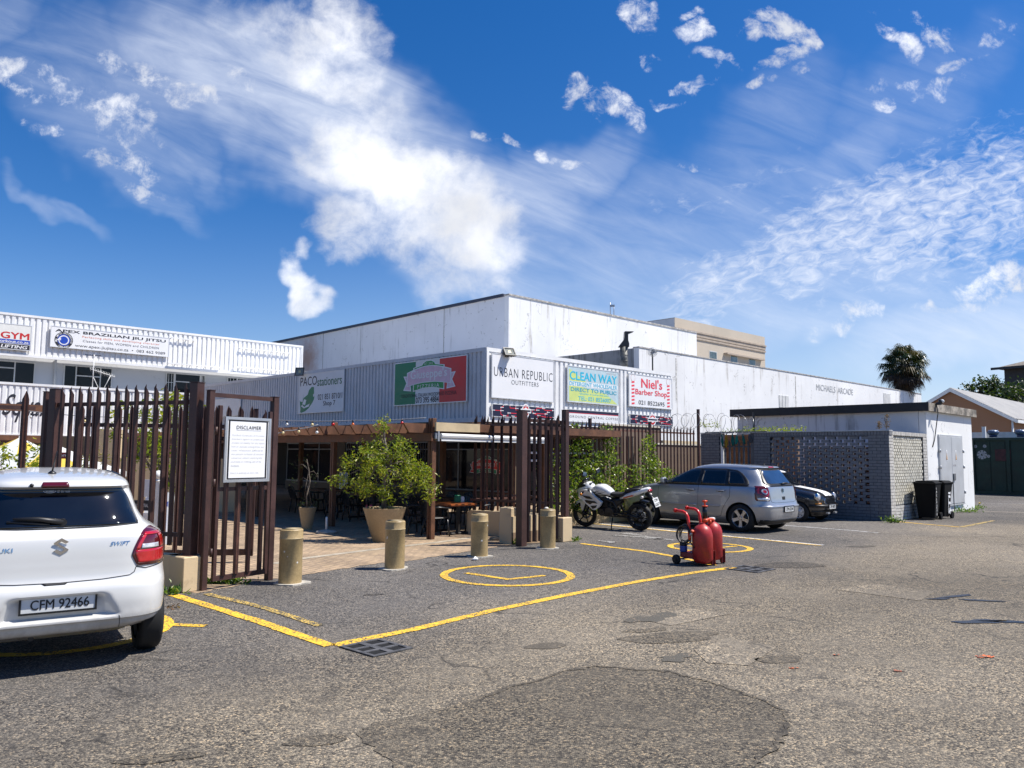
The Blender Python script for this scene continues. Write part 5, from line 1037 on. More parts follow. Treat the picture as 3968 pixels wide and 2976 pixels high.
# ================================================================ brick enclosure
GBR=mat('shade_tone_grey_brick',(.165,.168,.177),.75,var=.14,vs=7,fine=.12,bump=.2,bs=60); GMO=mat('joint_shade_paint',(.05,.053,.06),.9,var=.2,vs=9); ORB=mat('orange_face_brick',(.50,.20,.085),.85,var=.35,vs=5,fine=.2); LBR=mat('sunlit_tone_brick',(.50,.48,.44),.8,var=.18,vs=8,fine=.15,bump=.25,bs=60)  # one grey paint: joint and front shade, return's sunlight, put in colour
def bricks(mb,x0,x1,z0,z1,y0=0.,bl=.22,rh=.0845,g=.011,dep=.05,off=0,jit=.003,q=random.Random(9)):
    n=max(1,int(round((z1-z0)/rh))); rh=(z1-z0)/n
    for r in range(n):
        x=x0-(bl/2 if (r+off)%2 else 0)
        while x<x1-.004:
            a,b_=max(x,x0)+g/2,min(x+bl,x1)-g/2
            if b_-a>.015:
                j=q.uniform(-jit,jit); mb.box(a,b_,y0+j,y0+dep,z0+r*rh+g/2,z0+(r+1)*rh-g/2)
            x+=bl
K0=G(3456,2021); K0.z=0; HK=PV(3440,1667,K0,AZ).z; FLn=(PV(2716,1800,K0,AZL).xy-K0.xy).length; L0=K0+B*FLn
enc=thing('brick_enclosure','dark grey brick yard wall pierced with gaps behind the two parked cars','wall',(L0.x,L0.y,0),ROTB)
def ex(u): p=PV(u,1800,K0,AZL); return FLn-(Vector((p.x,p.y,0))-K0).length*(1 if (Vector((p.x,p.y,0))-K0).dot(B)>0 else -1)
def ez(u,v): return PV(u,v,K0,AZL).z
xg0,xg1=ex(2790),ex(2922); xl0,xl1=ex(2985),ex(3366); zl0,zl1=ez(3300,1952),ez(3300,1687); zs=HK-.125; zl1=min(zl1,zs-.03)
m=MB(); m.box(.012,xg0,.012,.21,0,zs); m.box(xg1,xl0,.012,.21,0,zs); m.box(xl1,FLn-.012,.012,.21,0,zs); m.box(xl0,xl1,.012,.21,0,zl0); m.box(xl0,xl1,.012,.21,zl1,zs); m.box(.012,xg0,.014,.21,zs,HK-.02); m.box(xg1,FLn-.012,.014,.21,zs,HK-.02); m.build('mortar_core',GMO,enc)
m=MB(); bricks(m,0,xg0,0,zs); m.build('brick_pier',GBR,enc); m=MB(); bricks(m,xg1,xl0,0,zs); bricks(m,xl1,FLn-.006,0,zs); bricks(m,xl0,xl1,0,zl0); bricks(m,xl0,xl1,zl1,zs,off=1); m.build('brick_face',GBR,enc)
m=MB(); q=random.Random(4)
x=0
while x<FLn-.02:
    if not(xg0<x<xg1-.05): m.box(x+.006,x+.078,-.004+q.uniform(-.003,.003),.20,zs+.006,HK-.018)
    x+=.084
m.build('soldier_course',GBR,enc)
m=MB(); rows=int(round((zl1-zl0)/.0845)); rh=(zl1-zl0)/rows
for r in range(rows):
    x=xl0-(.16 if r%2 else 0)-.05
    while x<xl1:
        a,b_=max(x,xl0),min(x+.225,xl1)
        if b_-a>.03: m.box(a,b_,.025+q.uniform(-.004,.004),.135,zl0+r*rh+.004,zl0+(r+1)*rh-.004)
        x+=.32
m.build('brick_lattice',GBR,enc)
MB().box(0,FLn+.02,-.03,.24,HK-.012,HK+.014).build('coping_flashing',mat('pale_zinc_cap',(.52,.53,.54),.5,.4,var=.1),enc)
# return wall along A
RT=3.05
m=MB(); o_=[]
m.box(.02,.30,.012,.2,0,zs); m.box(.30,RT-.34,.09,.2,0,zs); m.box(RT-.34,RT,.012,.2,0,zs); m.box(.30,RT-.34,.012,.2,0,.42); m.box(.02,RT,.012,.2,zs,HK-.02)
core=m.build('return_core',GMO,enc); RM=ROTA-ROTB; core.location=(FLn,0,0); core.rotation_euler=(0,0,RM)
m=MB(); bricks(m,0.,.32,0,zs,bl=.215); bricks(m,RT-.34,RT,0,zs,bl=.17); bricks(m,.32,RT-.34,0,.40,off=1)
x=0.004
while x<RT-.02: m.box(x+.004,x+.058,-.006+q.uniform(-.003,.003),.19,zs+.006,HK-.018); x+=.066
o=m.build('return_brick',LBR,enc); o.location=(FLn,0,0); o.rotation_euler=(0,0,RM)
m=MB(); r=0; z=.42
while z<zs-.02:
    x=.34+(.075 if r%2 else 0)
    while x<RT-.44: m.box(x,x+.112,.03+q.uniform(-.004,.004),.10,z+.006,z+.078); x+=.15
    z+=.0845; r+=1
o=m.build('header_lattice',mat('cream_header_brick',(.58,.55,.46),.8,var=.2,vs=9,fine=.15),enc); o.location=(FLn,0,0); o.rotation_euler=(0,0,RM)
# inner orange brick wall; dark wall added so the lattice gaps read as shade
m=MB(); bricks(m,0,xg1+.9,0,HK-.03,y0=0); o=m.build('inner_brick',ORB,enc); o.location=(.05,.85,0); m=MB(); bricks(m,0,FLn-xg1-1.5,0,2.0,y0=0); o=m.build('gap_shade_wall',mat('shade_dark_brick',(.13,.062,.035),.9,var=.5,vs=4),enc); o.location=(xg1+1.0,1.25,0); o=MB().box(0,xg1+.9,.012,.2,0,HK-.04).build('inner_core',mat('orange_mortar',(.28,.17,.10),.9),enc); o.location=(.05,.85,0)
# yard gate
yg=thing('yard_gate','grey palisade yard gate in the brick wall opening with cloths hung along its top','gate',(L0+(-B)*xg0)[:2]+(0,),ROTB); wg=xg1-xg0
GGP=mat('grey_gate_paint',(.10,.105,.115),.55,var=.15)
MB().box(.02,.10,.02,.12,0,HK-.05).build('jamb',WFR,yg); MB().box(wg-.12,wg-.01,.02,.14,0,HK-.02).build('jamb',GGP,yg)
for z in (HK-.45,.35): MB().box(.10,wg-.12,.06,.10,z,z+.045).build('rail',GGP,yg)
pales(yg,[.16+(wg-.36)*i/5 for i in range(6)],HK-.22,.08,.02,GGP,w=.075,tip=.1)
MB().box(-.5,wg+.45,-.035,-.005,HK+.0,HK+.035).build('clothes_rail',mat('grey_steel_bar',(.16,.17,.18),.5,.3),yg)
def cloth(x,w,h,label,m_,tilt,seed):
    q=random.Random(seed); t=thing('cloth',label,'cloth',(L0+(-B)*(xg0+x)+Vector((B.y*-0,0,0)))[:2]+(HK-.03,),ROTB,'cloths hung on the yard gate'); mb=MB(); nx,nz=9,9; vs=[]
    for j in range(nz+1):
        f=j/nz; wd=w*(.25+.95*f if f<.6 else .82-.9*(f-.6)*1.3)
        for i in range(nx+1):
            g_=i/nx-.5; vs.append((g_*wd+tilt*f*.12,-.045-.03*math.sin(i*1.9+seed)*min(1,f*2)-.01*math.sin(f*7+seed),-f*h-abs(g_)*.1*h*(q.uniform(.5,1.2))))
    F=[(j*(nx+1)+i,j*(nx+1)+i+1,(j+1)*(nx+1)+i+1,(j+1)*(nx+1)+i) for j in range(nz) for i in range(nx)]
    mb.add(vs,F,True); o=mb.build('cloth_fabric',m_,t,recalc=False); s=o.modifiers.new('t','SOLIDIFY'); s.thickness=.004
    MB().box(-.015,.015,-.05,-.03,-.02,.045).build('peg',LCAP,t); return t
GC=mat('teal_green_cloth',(.01,.15,.12),.8,var=.2,vs=7); YC=mat('mustard_cloth',(.50,.27,.02),.8,var=.2,vs=7); GRC=mat('grey_cloth',(.10,.10,.105),.85,var=.2,vs=7); TC=mat('bright_turquoise_cloth',(.02,.30,.25),.8,var=.3,vs=9)
for x,w,h,l,m_,tl in ((.10,.13,.40,'dark green cloth leftmost on the yard gate rail',GC,.3),(.26,.12,.42,'mustard yellow cloth on the yard gate rail',YC,-.2),(.46,.15,.36,'green cloth right of the mustard cloth',GC,.2),(.62,.11,.32,'turquoise cloth in the middle right of the yard gate rail',TC,-.4),(.79,.16,.32,'wide green cloth beside the grey cloth',GC,.6),(1.0,.14,.28,'grey cloth rightmost on the yard gate rail',GRC,.4)): cloth(x*wg/1.12,w,h,l,m_,tl,int(x*100))
# creeper on the coping
def strew(name,label,cat,fn,n,size,mt,seed,parent=None):
    q=random.Random(seed); mb=MB(); leaves(mb,[fn(q) for _ in range(n)],size,q); o=mb.build(name,mt,parent,recalc=False); 
    if parent is None: tag(o,label,cat)
    return o
def ontop(u0,u1,h,dens):
    xa,xb=ex(u0),ex(u1); return lambda q:(L0-B*q.uniform(xa,xb))+Vector((0,0,HK+.03+abs(q.gauss(0,1))*h))+A*q.uniform(.05,.5)
strew('coping_creeper','yellow green creeper spilling over the brick enclosure coping','creeper',ontop(2870,3100,.07,1),420,.07,LEAFY,31)
strew('coping_creeper','small tuft of creeper on the coping above the yard gate','creeper',ontop(2790,2900,.05,1),120,.06,LEAFG,32)
for u,h,s,l in ((3406,.24,33,'short reddish dry weed on the enclosure coping'),(3436,.42,34,'taller reddish dry weed near the corner of the enclosure coping')):
    p=L0-B*ex(u)+A*.1; t=thing('dry_weed',l,'weed',(p.x,p.y,HK+.01)); q=random.Random(s); m=MB(); 
    for k in range(5): m.tube([(0,0,0),(q.uniform(-.04,.04),0,h*.5),(q.uniform(-.08,.08),q.uniform(-.05,.05),h*q.uniform(.7,1))],.004,4)
    m.build('stem',BARK,t); lv=MB(); leaves(lv,[(q.gauss(0,.035),q.gauss(0,.03),q.uniform(.05,h)) for _ in range(130)],.04,q); lv.build('leaf_tuft',DRY,t)
# ================================================================ substation
S0=K0+A*RT
sub=thing('substation','small white substation with a flat roof and grey steel double doors','building',(S0.x,S0.y,0),0)
e=PV(3770,1800,S0,AZ); SL=(Vector((e.x,e.y,0))-S0).length; zt=PV(3610,1563,S0,AZ).z; zbm=PV(3612,1596,S0,AZ).z; w_=PV(2858,1650,S0,AZL); SW=(Vector((w_.x,w_.y,0))-S0).length
SWP=m_wall('white_substation_paint',(.78,.78,.76),(.36,.33,.29),.45,.57,.72,patch=.25); SWS=m_wall('substation_paint_shade_tone',(.68,.69,.70),(.22,.22,.22),.8,.52,.66,patch=.6)  # side walls: white with shade put into the colour, plus heavier stains
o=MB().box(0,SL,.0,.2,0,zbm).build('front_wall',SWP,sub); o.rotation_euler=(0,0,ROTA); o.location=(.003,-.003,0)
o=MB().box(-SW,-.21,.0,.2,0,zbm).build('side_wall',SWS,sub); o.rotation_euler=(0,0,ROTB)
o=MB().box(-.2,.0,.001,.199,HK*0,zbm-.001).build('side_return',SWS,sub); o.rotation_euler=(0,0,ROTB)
qd=[-A*.0,A*SL,A*SL+B*SW,B*SW]; MB().slab([tuple((S0*0-(A)*.12+(-B)*.12)[:2]),tuple((A*(SL+.22)-B*.12)[:2]),tuple((A*(SL+.2)+B*(SW+.2))[:2]),tuple((-A*.12+B*(SW+.2))[:2])],zbm,zt-.012).build('roof_slab',mat('mossy_concrete',(.27,.24,.20),.9,var=.6,vs=3,fine=.4,bump=.4),sub)
o=MB().box(-SW-.22,.122,-.135,-.122,zbm-.003,zt).build('fascia',mat('black_bitumen',(.018,.018,.02),.6,var=.5,vs=5),sub); o.rotation_euler=(0,0,ROTB)
def sx(u,v): p=PV(u,v,S0,AZ); return ((Vector((p.x,p.y,0))-S0).dot(A),p.z)
DGR=mat('grey_steel_door',(.50,.51,.52),.4,.2,var=.08,vs=1.5); (dxa,dzt)=sx(3632,1683); (dxb,_)=sx(3722,1690); dzb=sx(3640,1960)[1]
d=thing('substation_door','grey steel double door with warning triangles on the white substation','door',(S0.x,S0.y,0),ROTA)
mid=(dxa+dxb)/2
for i,(a,b_) in enumerate(((dxa+.04,mid-.008),(mid+.008,dxb-.04))):
    lf3=MB().box(a,b_,-.05,-.012,dzb+.02,dzt-.05,bev=.008).build('door_leaf',DGR,d)
f=MB(); f.box(dxa,dxa+.035,-.045,-.005,dzb,dzt); f.box(dxb-.035,dxb,-.045,-.005,dzb,dzt); f.box(dxa+.035,dxb-.035,-.045,-.005,dzt-.045,dzt); f.box(dxa,dxb,-.06,-.005,dzb-.03,dzb); f.build('door_frame',DGR,d)
hgm=MB()
for z in (dzt-.5,dzt-1.0,dzb+.35): 
    for x in (dxa-.03,dxb+.0): hgm.cyl((x+.015,-.06,z-.05),(x+.015,-.06,z+.05),.03,n=8)
hgm.build('hinge',ZINC,d); MB().box(mid+.01,mid+.21,-.085,-.05,1.0,1.22,bev=.01).build('lock_box',mat('grey_lock_box',(.14,.145,.15),.5,.3),d); MB().box(mid-.03,mid+.025,-.062,-.05,.05,1.0).build('lock_bar',mat('dark_lock_bar',(.07,.07,.075),.5,.3),d)
YT=mat('warning_orange',(.75,.35,.03),.5,var=0)
for x in (dxa+(mid-dxa)*.55,mid+(dxb-mid)*.35):
    MB().prism([(x-.06,1.62),(x+.06,1.62),(x+.06,1.95),(x-.06,1.95)],.002).build('sign_plate',WPAN,d).location=(0,-.0545,0); MB().prism([(x-.05,1.64),(x+.05,1.64),(x,1.92)],.002).build('sign_triangle_edge',BLK,d).location=(0,-.057,0); MB().prism([(x-.035,1.655),(x+.035,1.655),(x,1.85)],.002).build('sign_triangle',YT,d).location=(0,-.0595,0)
MB().box(mid+.08,mid+.36,-.053,-.05,1.44,1.50).build('worn_print',mat('worn_print_grey',(.36,.36,.37),.6,var=.5,vs=25),d)
p=S0+A*.55; t=thing('security_lamp','small black security lamp with a dangling cable on the substation roof edge','lamp',(p.x,p.y,0),ROTA)
m=MB(); m.box(-.06,.06,-.28,-.13,zt-.06,zt+.02,bev=.02); m.sphere((0,-.26,zt+.04),.075,10,7); m.build('housing',LAMPB,t); m=MB(); m.sphere((0,-.30,zt+.05),.06,10,7); m.build('lens',mat('lamp_globe',(.6,.6,.58),.15,var=0),t)
MB().tube([(0,-.14,zt-.05),(.03,-.16,zt-.3),(.13,-.06,zt-.75),(.05,-.03,zt-1.1),(-.12,-.02,zt-1.32)],.014,6).build('cable',LAMPB,t)
# ================================================================ wheelie bins
BINB=mat('black_bin_plastic',(.007,.007,.0075),.8,0.,.15,var=.25,vs=3,fine=.15)
def make_bin(label):
    t=thing('wheelie_bin',label,'bin',(0,0,0),0,'black wheelie bins by the enclosure corner')
    m=MB(); P=[]
    for (z,x,yf,yb) in ((.06,.205,-.24,.20),(.55,.245,-.29,.26),(.93,.275,-.33,.31),(1.0,.285,-.345,.33)):
        c=.04; P.append([(-x+c,yf,z),(x-c,yf,z),(x,yf+c,z),(x,yb-c,z),(x-c,yb,z),(-x+c,yb,z),(-x,yb-c,z),(-x,yf+c,z)])
    vs=[p for r in P for p in r]; F=[tuple(range(7,-1,-1)),tuple(range(24,32))]
    for r in range(3):
        for i in range(8): j=(i+1)%8; F.append((r*8+i,r*8+j,r*8+8+j,r*8+8+i))
    m.add(vs,F); m.build('bin_body',BINB,t)
    l=MB(); l.box(-.30,.30,-.37,.36,.985,1.02,bev=.015); l.prism([(-.27,1.02),(.27,1.02),(.20,1.06),(-.20,1.06)],.6,Matrix.Translation((0,-.32,0))); l.build('lid',BINB,t)
    MB().tube([(-.24,.36,1.0),(-.24,.42,.98),(.24,.42,.98),(.24,.36,1.0)],.018,6).build('handle',BINB,t)
    for s in (-1,1): MB().cyl((s*.23,.2,.10),(s*.29,.2,.10),.10,n=18).build('wheel',BINB,t)
    return t
b1=make_bin('black wheelie bin with peeling white paint, beside the brick corner'); g=G(3626,2017)+B*.27+A*.30; b1.location=(g.x,g.y,0); b1.rotation_euler=(0,0,ROTB+.06)
b2=copy_tree(b1); b2['label']='black wheelie bin with white painted letters, right of the other bin'; g=g+A*.76-B*.05; b2.location=(g.x,g.y,0); b2.rotation_euler=(0,0,ROTB-.05)
WPT=m_paint('flaking_white_letters',(.7,.7,.7),.72)
m=MB(); q=random.Random(2)
for k in range(9): z=.15+k*.085; m.prism([(x*.035*q.uniform(.6,1.3)-.25+q.uniform(-.02,.02),z+y*.04*q.uniform(.5,1.2)) for x,y in ((-1,-1),(0,-1.2),(1,-.8),(.8,.3),(1,1),(-.2,1.2),(-1,.7))],.002)
o=m.build('paint_flake',WPT,b1); o.location=(.285,-.05,0); o.rotation_euler=(0,R(3.5),PI/2)
m=MB(); vs,fs=fit('STIL',.0,.75,.0,.17,bold=.05); m.add([(-z,-.001-l*.0006,x) for x,z,l in vs],fs); o=m.build('lettering',WV,b2,recalc=False); o.location=(.258,.12,.12); o.rotation_euler=(R(0),R(4.6),PI/2)
# ================================================================ far right
GRC2=mat('dark_green_container',(.012,.035,.022),.55,var=.3,vs=1.5,fine=.15)
g=G(3772,1914); gc=thing('green_container','dark green shipping container with flower stickers at the right edge','container',(g.x,g.y,0),ROTB)
HG2=PV(3780,1697,g,AZL).z; W2=6.0
MB().box(0,W2,.06,3,.12,HG2-.03).build('container_body',GRC2,gc); f=MB()
for a,b_,z0,z1 in ((0,W2,.0,.14),(0,W2,HG2-.12,HG2),(0,.12,.14,HG2-.12),(1.45,1.60,.14,HG2-.12),(3.2,3.35,.14,HG2-.12),(W2-.12,W2,.14,HG2-.12)): f.box(a,b_,-.03,.1,z0,z1)
f.build('container_frame',GRC2,gc); f=MB()
for a,b_ in ((.14,1.43),(1.62,3.18),(3.37,W2-.14)):
    for k in range(5): z=.2+k*(HG2-.4)/5; f.box(a+.03,(a+b_)/2-.02,.03,.07,z,z+(HG2-.5)/5); f.box((a+b_)/2+.02,b_-.03,.03,.07,z,z+(HG2-.5)/5)
f.build('door_panel',GRC2,gc)
FLW=mat('dull_white_sticker',(.38,.39,.38),.7,var=.2)
def flower(x,z,r): 
    m=MB(); 
    for k in range(8): a=k*PI/4; m.prism([(x+r*.25*math.cos(a+.5),z+r*.25*math.sin(a+.5)),(x+r*math.cos(a+.28),z+r*math.sin(a+.28)),(x+r*math.cos(a-.28),z+r*math.sin(a-.28)),(x+r*.25*math.cos(a-.5),z+r*.25*math.sin(a-.5))],.003)
    o=m.build('flower_sticker',FLW,gc); o.location=(0,.024,0)
def gz(u,v): p=PV(u,v,g,AZL); return ((Vector((p.x,p.y,0))-Vector((g.x,g.y,0))).dot(-B),p.z)
for u,v,r in ((3782,1762,.36),(3779,1730,.13),(3815,1729,.13),(3811,1759,.11),(3830,1768,.12)): x,z=gz(u,v); flower(x+(.25 if r>.3 else 0),z,r*.62)
x,z=gz(3886,1764); MB().box(x-.32,x+.32,.015,.03,z-.28,z+.28).build('red_poster',mat('dark_red_poster',(.06,.015,.015),.5,var=.5,vs=4),gc)
for i,u in enumerate((3827,3936)):
    x,z=gz(u,1697); wp_=g+(-B)*x+A*1.0; t=thing('roof_turbine','blue grey turbine ventilator on the green container, %s'%('nearest the substation' if i==0 else 'nearest the picture edge'),'ventilator',(wp_.x,wp_.y,HG2+.05),0,'turbine ventilators on the green container')
    MB().cyl((0,0,0),(0,0,.12),.17,n=14).build('neck',mat('blue_turbine_base',(.03,.05,.12),.5,.3),t); m=MB(); m.lathe([(.17,.12),(.235,.17),(.25,.24),(.20,.33),(.05,.36)],n=20)
    for k in range(14): a=2*PI*k/14; m.tube([(.175*math.cos(a),.175*math.sin(a),.12),(.262*math.cos(a+.25),.262*math.sin(a+.25),.22),(.19*math.cos(a+.5),.19*math.sin(a+.5),.345)],.012,4)
    m.build('turbine_head',mat('blue_grey_turbine',(.12,.16,.24),.4,.4,var=.2),t)
pw=PV(3768,1690,g+A*4,AZL); t=thing('boundary_wall','pale boundary wall behind the green container','wall',(pw.x-.0,pw.y,0),ROTB); MB().box(-3,9,0,.2,0,PV(3800,1675,g+A*4,AZL).z).build('wall_body',mat('pale_grey_wall',(.60,.60,.58),.8),t)
px_=PV(3812,1655,g+A*3.7,AZL); t=thing('fence_post','white square post rising above the green container','post',(px_.x,px_.y,0),ROTB); MB().box(-.08,.08,-.08,.08,0,px_.z,bev=.01).build('shaft',WFR,t); MB().box(-.09,.09,-.09,.09,px_.z,px_.z+.02).build('cap',WFR,t)
# brown gabled house
hp=PY(3685,1600,47); ap=PV(3685,1503,hp,AZL); le=PV(3585,1563,hp,AZL); re=PV(3916,1612,hp,AZL); hs_=thing('gabled_house','brown gabled building with a grey corrugated roof behind the green container','house',(ap.x,ap.y,0),ROTB)
def hx(p): return (Vector((p.x-ap.x,p.y-ap.y,0))).dot(-B)
xl_,xr_=hx(le),hx(re); sl1=(ap.z-re.z)/xr_; xl_=-xr_; zl_=re.z
MB().prism([(xl_,0),(xr_,0),(xr_,zl_-.15),(0,ap.z-.15),(xl_,zl_-.15)],22).build('house_wall',m_wall('terracotta_plaster',(.30,.155,.085),(.2,.1,.06),.25),hs_)
GRF=mat('grey_roof_sheet',(.24,.235,.225),.6,var=.15,vs=1.2,fine=.1)
for s in (-1,1):
    m=MB(); n=60
    for k in range(n): y=-.2+22.4*k/n; m.add([(0,y,ap.z),(s*(xr_+.3),y,zl_-sl1*.3),(s*(xr_+.3),y+.2,zl_-sl1*.3+.03),(0,y+.2,ap.z+.03),(s*(xr_+.3),y+22.4/n,zl_-sl1*.3),(0,y+22.4/n,ap.z)],[(0,1,2,3),(3,2,4,5)])
    m.build('roof_slope',GRF,hs_,recalc=False)
    MB().prism([(0,ap.z-.02),(s*(xr_+.32),zl_-sl1*.32-.02),(s*(xr_+.32),zl_-sl1*.32-.22),(0,ap.z-.24)],.05).build('barge_board',WFR,hs_).location=(0,-.24,0)
MB().box(xr_+.25,xr_+.4,-.2,22,zl_-.40,zl_-.22).build('gutter',WFR,hs_)
m=MB(); m.tube([(xr_+.1,-.1,zl_-.3),(xr_+.1,-.1,0)],.06,6); m.build('downpipe',WFR,hs_)
# dark house on the rise
dp_=PY(3905,1470,80); dh=thing('dark_house','dark house with a hipped grey roof at the right picture edge','house',(dp_.x,dp_.y,0),ROTB-.2)
zt1=PY(3885,1428,80).z; MB().box(-.3,14,0,8,0,zt1).build('house_wall',mat('dark_house_wall',(.055,.055,.06),.8,var=.2),dh)
zr_=PY(3955,1372,80).z; m=MB(); m.add([(-1.0,-1,zt1),(15,-1,zt1),(15,9,zt1),(-1.0,9,zt1),(2.6,4,zr_),(11,4,zr_)],[(0,1,5,4),(1,2,5),(2,3,4,5),(3,0,4),(0,3,2,1)]); m.build('roof',mat('dark_ribbed_roof',(.20,.17,.13),.7,var=.4,vs=4),dh)
MB().box(-1.1,15.1,-1.1,-1.0,zt1-.15,zt1+.1).build('eaves_board',LAMPB,dh); wn=MB().box(2.0,3.6,-.06,0,zt1-2.0,zt1-.3).build('window',WFR,dh); MB().box(2.1,3.5,-.08,-.06,zt1-1.9,zt1-.4).build('pane',GLB,wn)
def big_tree(u,v,Y,label,seed,blobs,name='tree'):
    p=PY(u,v,Y); q=random.Random(seed); t=thing(name,label,'tree',(p.x,p.y,0)); cen=[]; tk=MB(); tk.tube([(0,0,0),(.1,0,p.z*.5),(0,.1,p.z)],[.3,.22,.1],8)
    for (x,z,r,k) in blobs:
        c=Vector((x,q.uniform(-1,1),p.z+z)); tk.tube([(0,0,p.z*.45),Vector((0,0,p.z*.6)).lerp(c,.5),c],[.14,.09,.04],5)
        for _ in range(k): cen.append(c+Vector((q.gauss(0,1),q.gauss(0,1),q.gauss(0,.8))).normalized()*r*q.uniform(.2,1)**.5)
    tk.build('trunk',BARK,t); lv=MB(); leaves(lv,clusters(cen,q,14,.42),.30,q,w=.6); lv.build('crown',LEAFD,t)
big_tree(3900,1530,64,'dark leafy tree behind the ridge of the gabled building',41,[(-1.0,-.3,.7,12),(-.3,-.1,.9,16),(.5,.3,1.0,18),(1.6,.2,1.1,20),(0,-.8,1.3,20),(2.6,.4,1.0,16),(1.2,-.9,1.2,16)])
big_tree(3800,1500,66,'smaller dark tree left of the one by the dark house',42,[(-.8,-.3,.6,12),(.0,.1,.8,15),(.7,.4,.6,11),(.9,-.4,.8,14),(0,-.9,.8,12)])
# palm
pp0=PY(3505,1412,60); pt=thing('palm_tree','shaggy fan palm rising behind the far end of the white arcade','palm',(pp0.x,pp0.y,0)); q=random.Random(8); zc=pp0.z
MB().tube([(0,0,0),(.05,0,zc*.5),(0,0,zc)],[.42,.36,.34],10).build('trunk',BARK,pt)
def frond(mb,d,l,s,q,droop):
    d=Vector(d).normalized(); o=Vector((0,0,zc)); tip=o+d*l; tip.z-=droop*l*.3; mb.tube([o,o.lerp(tip,.5)+Vector((0,0,.06)),tip],.02,4)
    sd_=d.cross(Vector((0,0,1))); sd_=(sd_ if sd_.length>.01 else Vector((1,0,0))).normalized(); up=sd_.cross(d)
    for k in range(15):
        a=(k/14-.5)*PI*1.35; v=(d*math.cos(a)+sd_*math.sin(a)).normalized(); e=tip+v*s*q.uniform(.8,1.1); m_=tip+v*s*.55; w=sd_.cross(v) if False else (v.cross(up)).normalized()*.035
        mb.add([tip,m_+w,e-Vector((0,0,s*q.uniform(.35,.8))),m_-w],[(0,1,2,3)])
gm=MB()
for k in range(120):
    a=q.uniform(0,2*PI); el=q.uniform(-.45,1.35); frond(gm,(math.cos(a)*math.cos(el),math.sin(a)*math.cos(el),math.sin(el)),q.uniform(.85,1.45),q.uniform(.6,.9),q,.5)
gm.build('crown',LEAFP,pt); dm=MB()
for k in range(100):
    a=q.uniform(0,2*PI); el=q.uniform(-1.45,-.45); frond(dm,(math.cos(a)*math.cos(el),math.sin(a)*math.cos(el),math.sin(el)),q.uniform(.8,1.9),q.uniform(.4,.7),q,.2)
dm.build('dead_frond_skirt',m_leaf('dead_frond',(.02,.013,.008),(.045,.027,.014),(.10,.06,.03),.6,.15),pt)
# flue, fan, aerials on the roofs
p=PY(2418,1420,32.5); t=thing('flue','tall black cowled flue pipe on the container roof','flue',(p.x,p.y,CT-.03)); z1_=PY(2418,1343,32.5).z-CT+.03; m=MB(); m.cyl((0,0,0),(0,0,z1_),.17,n=18)
for k in range(4): m.cyl((0,0,.15+k*.25),(0,0,.18+k*.25),.178,n=18)
m.build('pipe',mat('stained_steel_flue',(.12,.12,.11),.5,.5,var=.7,vs=4),t); zz=PY(2430,1286,32.5).z-CT+.03
MB().prism([(-.24,z1_-.02),(.20,z1_-.02),(.20,z1_+.12),(.16,z1_+.25),(.16,zz-.1),(.40,zz),(.02,zz),(-.0,z1_+.30)],.34).build('cowl',LAMPB,t).location=(0,-.17,0)
p=PY(2530,1437,31.6); t=thing('pedestal_fan','round wire guarded fan on a thin pole above the barber sign','fan',(p.x,p.y,CT-.03)); zh=PY(2530,1364,31.6).z-CT+.03; m=MB(); m.cyl((0,.06,0),(0,.06,zh),.03,n=8); m.cyl((0,.02,zh),(0,.2,zh),.06,n=10); m.build('pole',LAMPB,t); m=MB()
for k in range(24): a=2*PI*k/24; m.tube([(0,-.07,zh),(.1*math.cos(a),-.06,zh+.1*math.sin(a)),(.18*math.cos(a),-.02,zh+.18*math.sin(a)),(.19*math.cos(a),.05,zh+.19*math.sin(a))],.008,3)
for r in (.07,.13,.19): m.tube([(r*math.cos(2*PI*i/20),-.06+.35*(r/.19)**3*.2,zh+r*math.sin(2*PI*i/20)) for i in range(21)],.005,3)
m.build('wire_guard',ZINC,t); m=MB()
for k in range(3): a=k*2.09; m.prism([(0,zh-.0),(.16*math.cos(a-.3),zh+.16*math.sin(a-.3)),(.17*math.cos(a+.3),zh+.17*math.sin(a+.3))],.006)
m.build('fan_blade',ALU,t)
p=PV(2365,1236,WAP,AZ3); t=thing('roof_aerial','tiny aerial on the white warehouse parapet','aerial',(p.x,p.y,HW)); m=MB(); m.cyl((0,0,0),(0,0,.75),.02,n=6); m.cyl((.2,0,.0),(.2,0,.6),.02,n=6); m.build('mast',ZINC,t); MB().box(-.02,.24,-.03,.03,.5,.62).build('bracket',ZINC,t)
coil(PV(2722,1640,F0,rf_azi),L0-B*ex(2900)+Vector((0,0,HK+.22))+A*.4,.30,7,'larger razor wire coil between the tall post and the substation fascia',3)
p=L0-B*ex(2899)+A*.4; t=thing('wire_post','thin dark post holding the razor wire beside the substation','post',(p.x,p.y,0)); MB().box(-.025,.025,-.025,.025,0,PV(2899,1598,p,AZL).z).build('shaft',LAMPB,t); MB().box(-.03,.03,-.03,.03,.02,.05).build('foot',LAMPB,t)
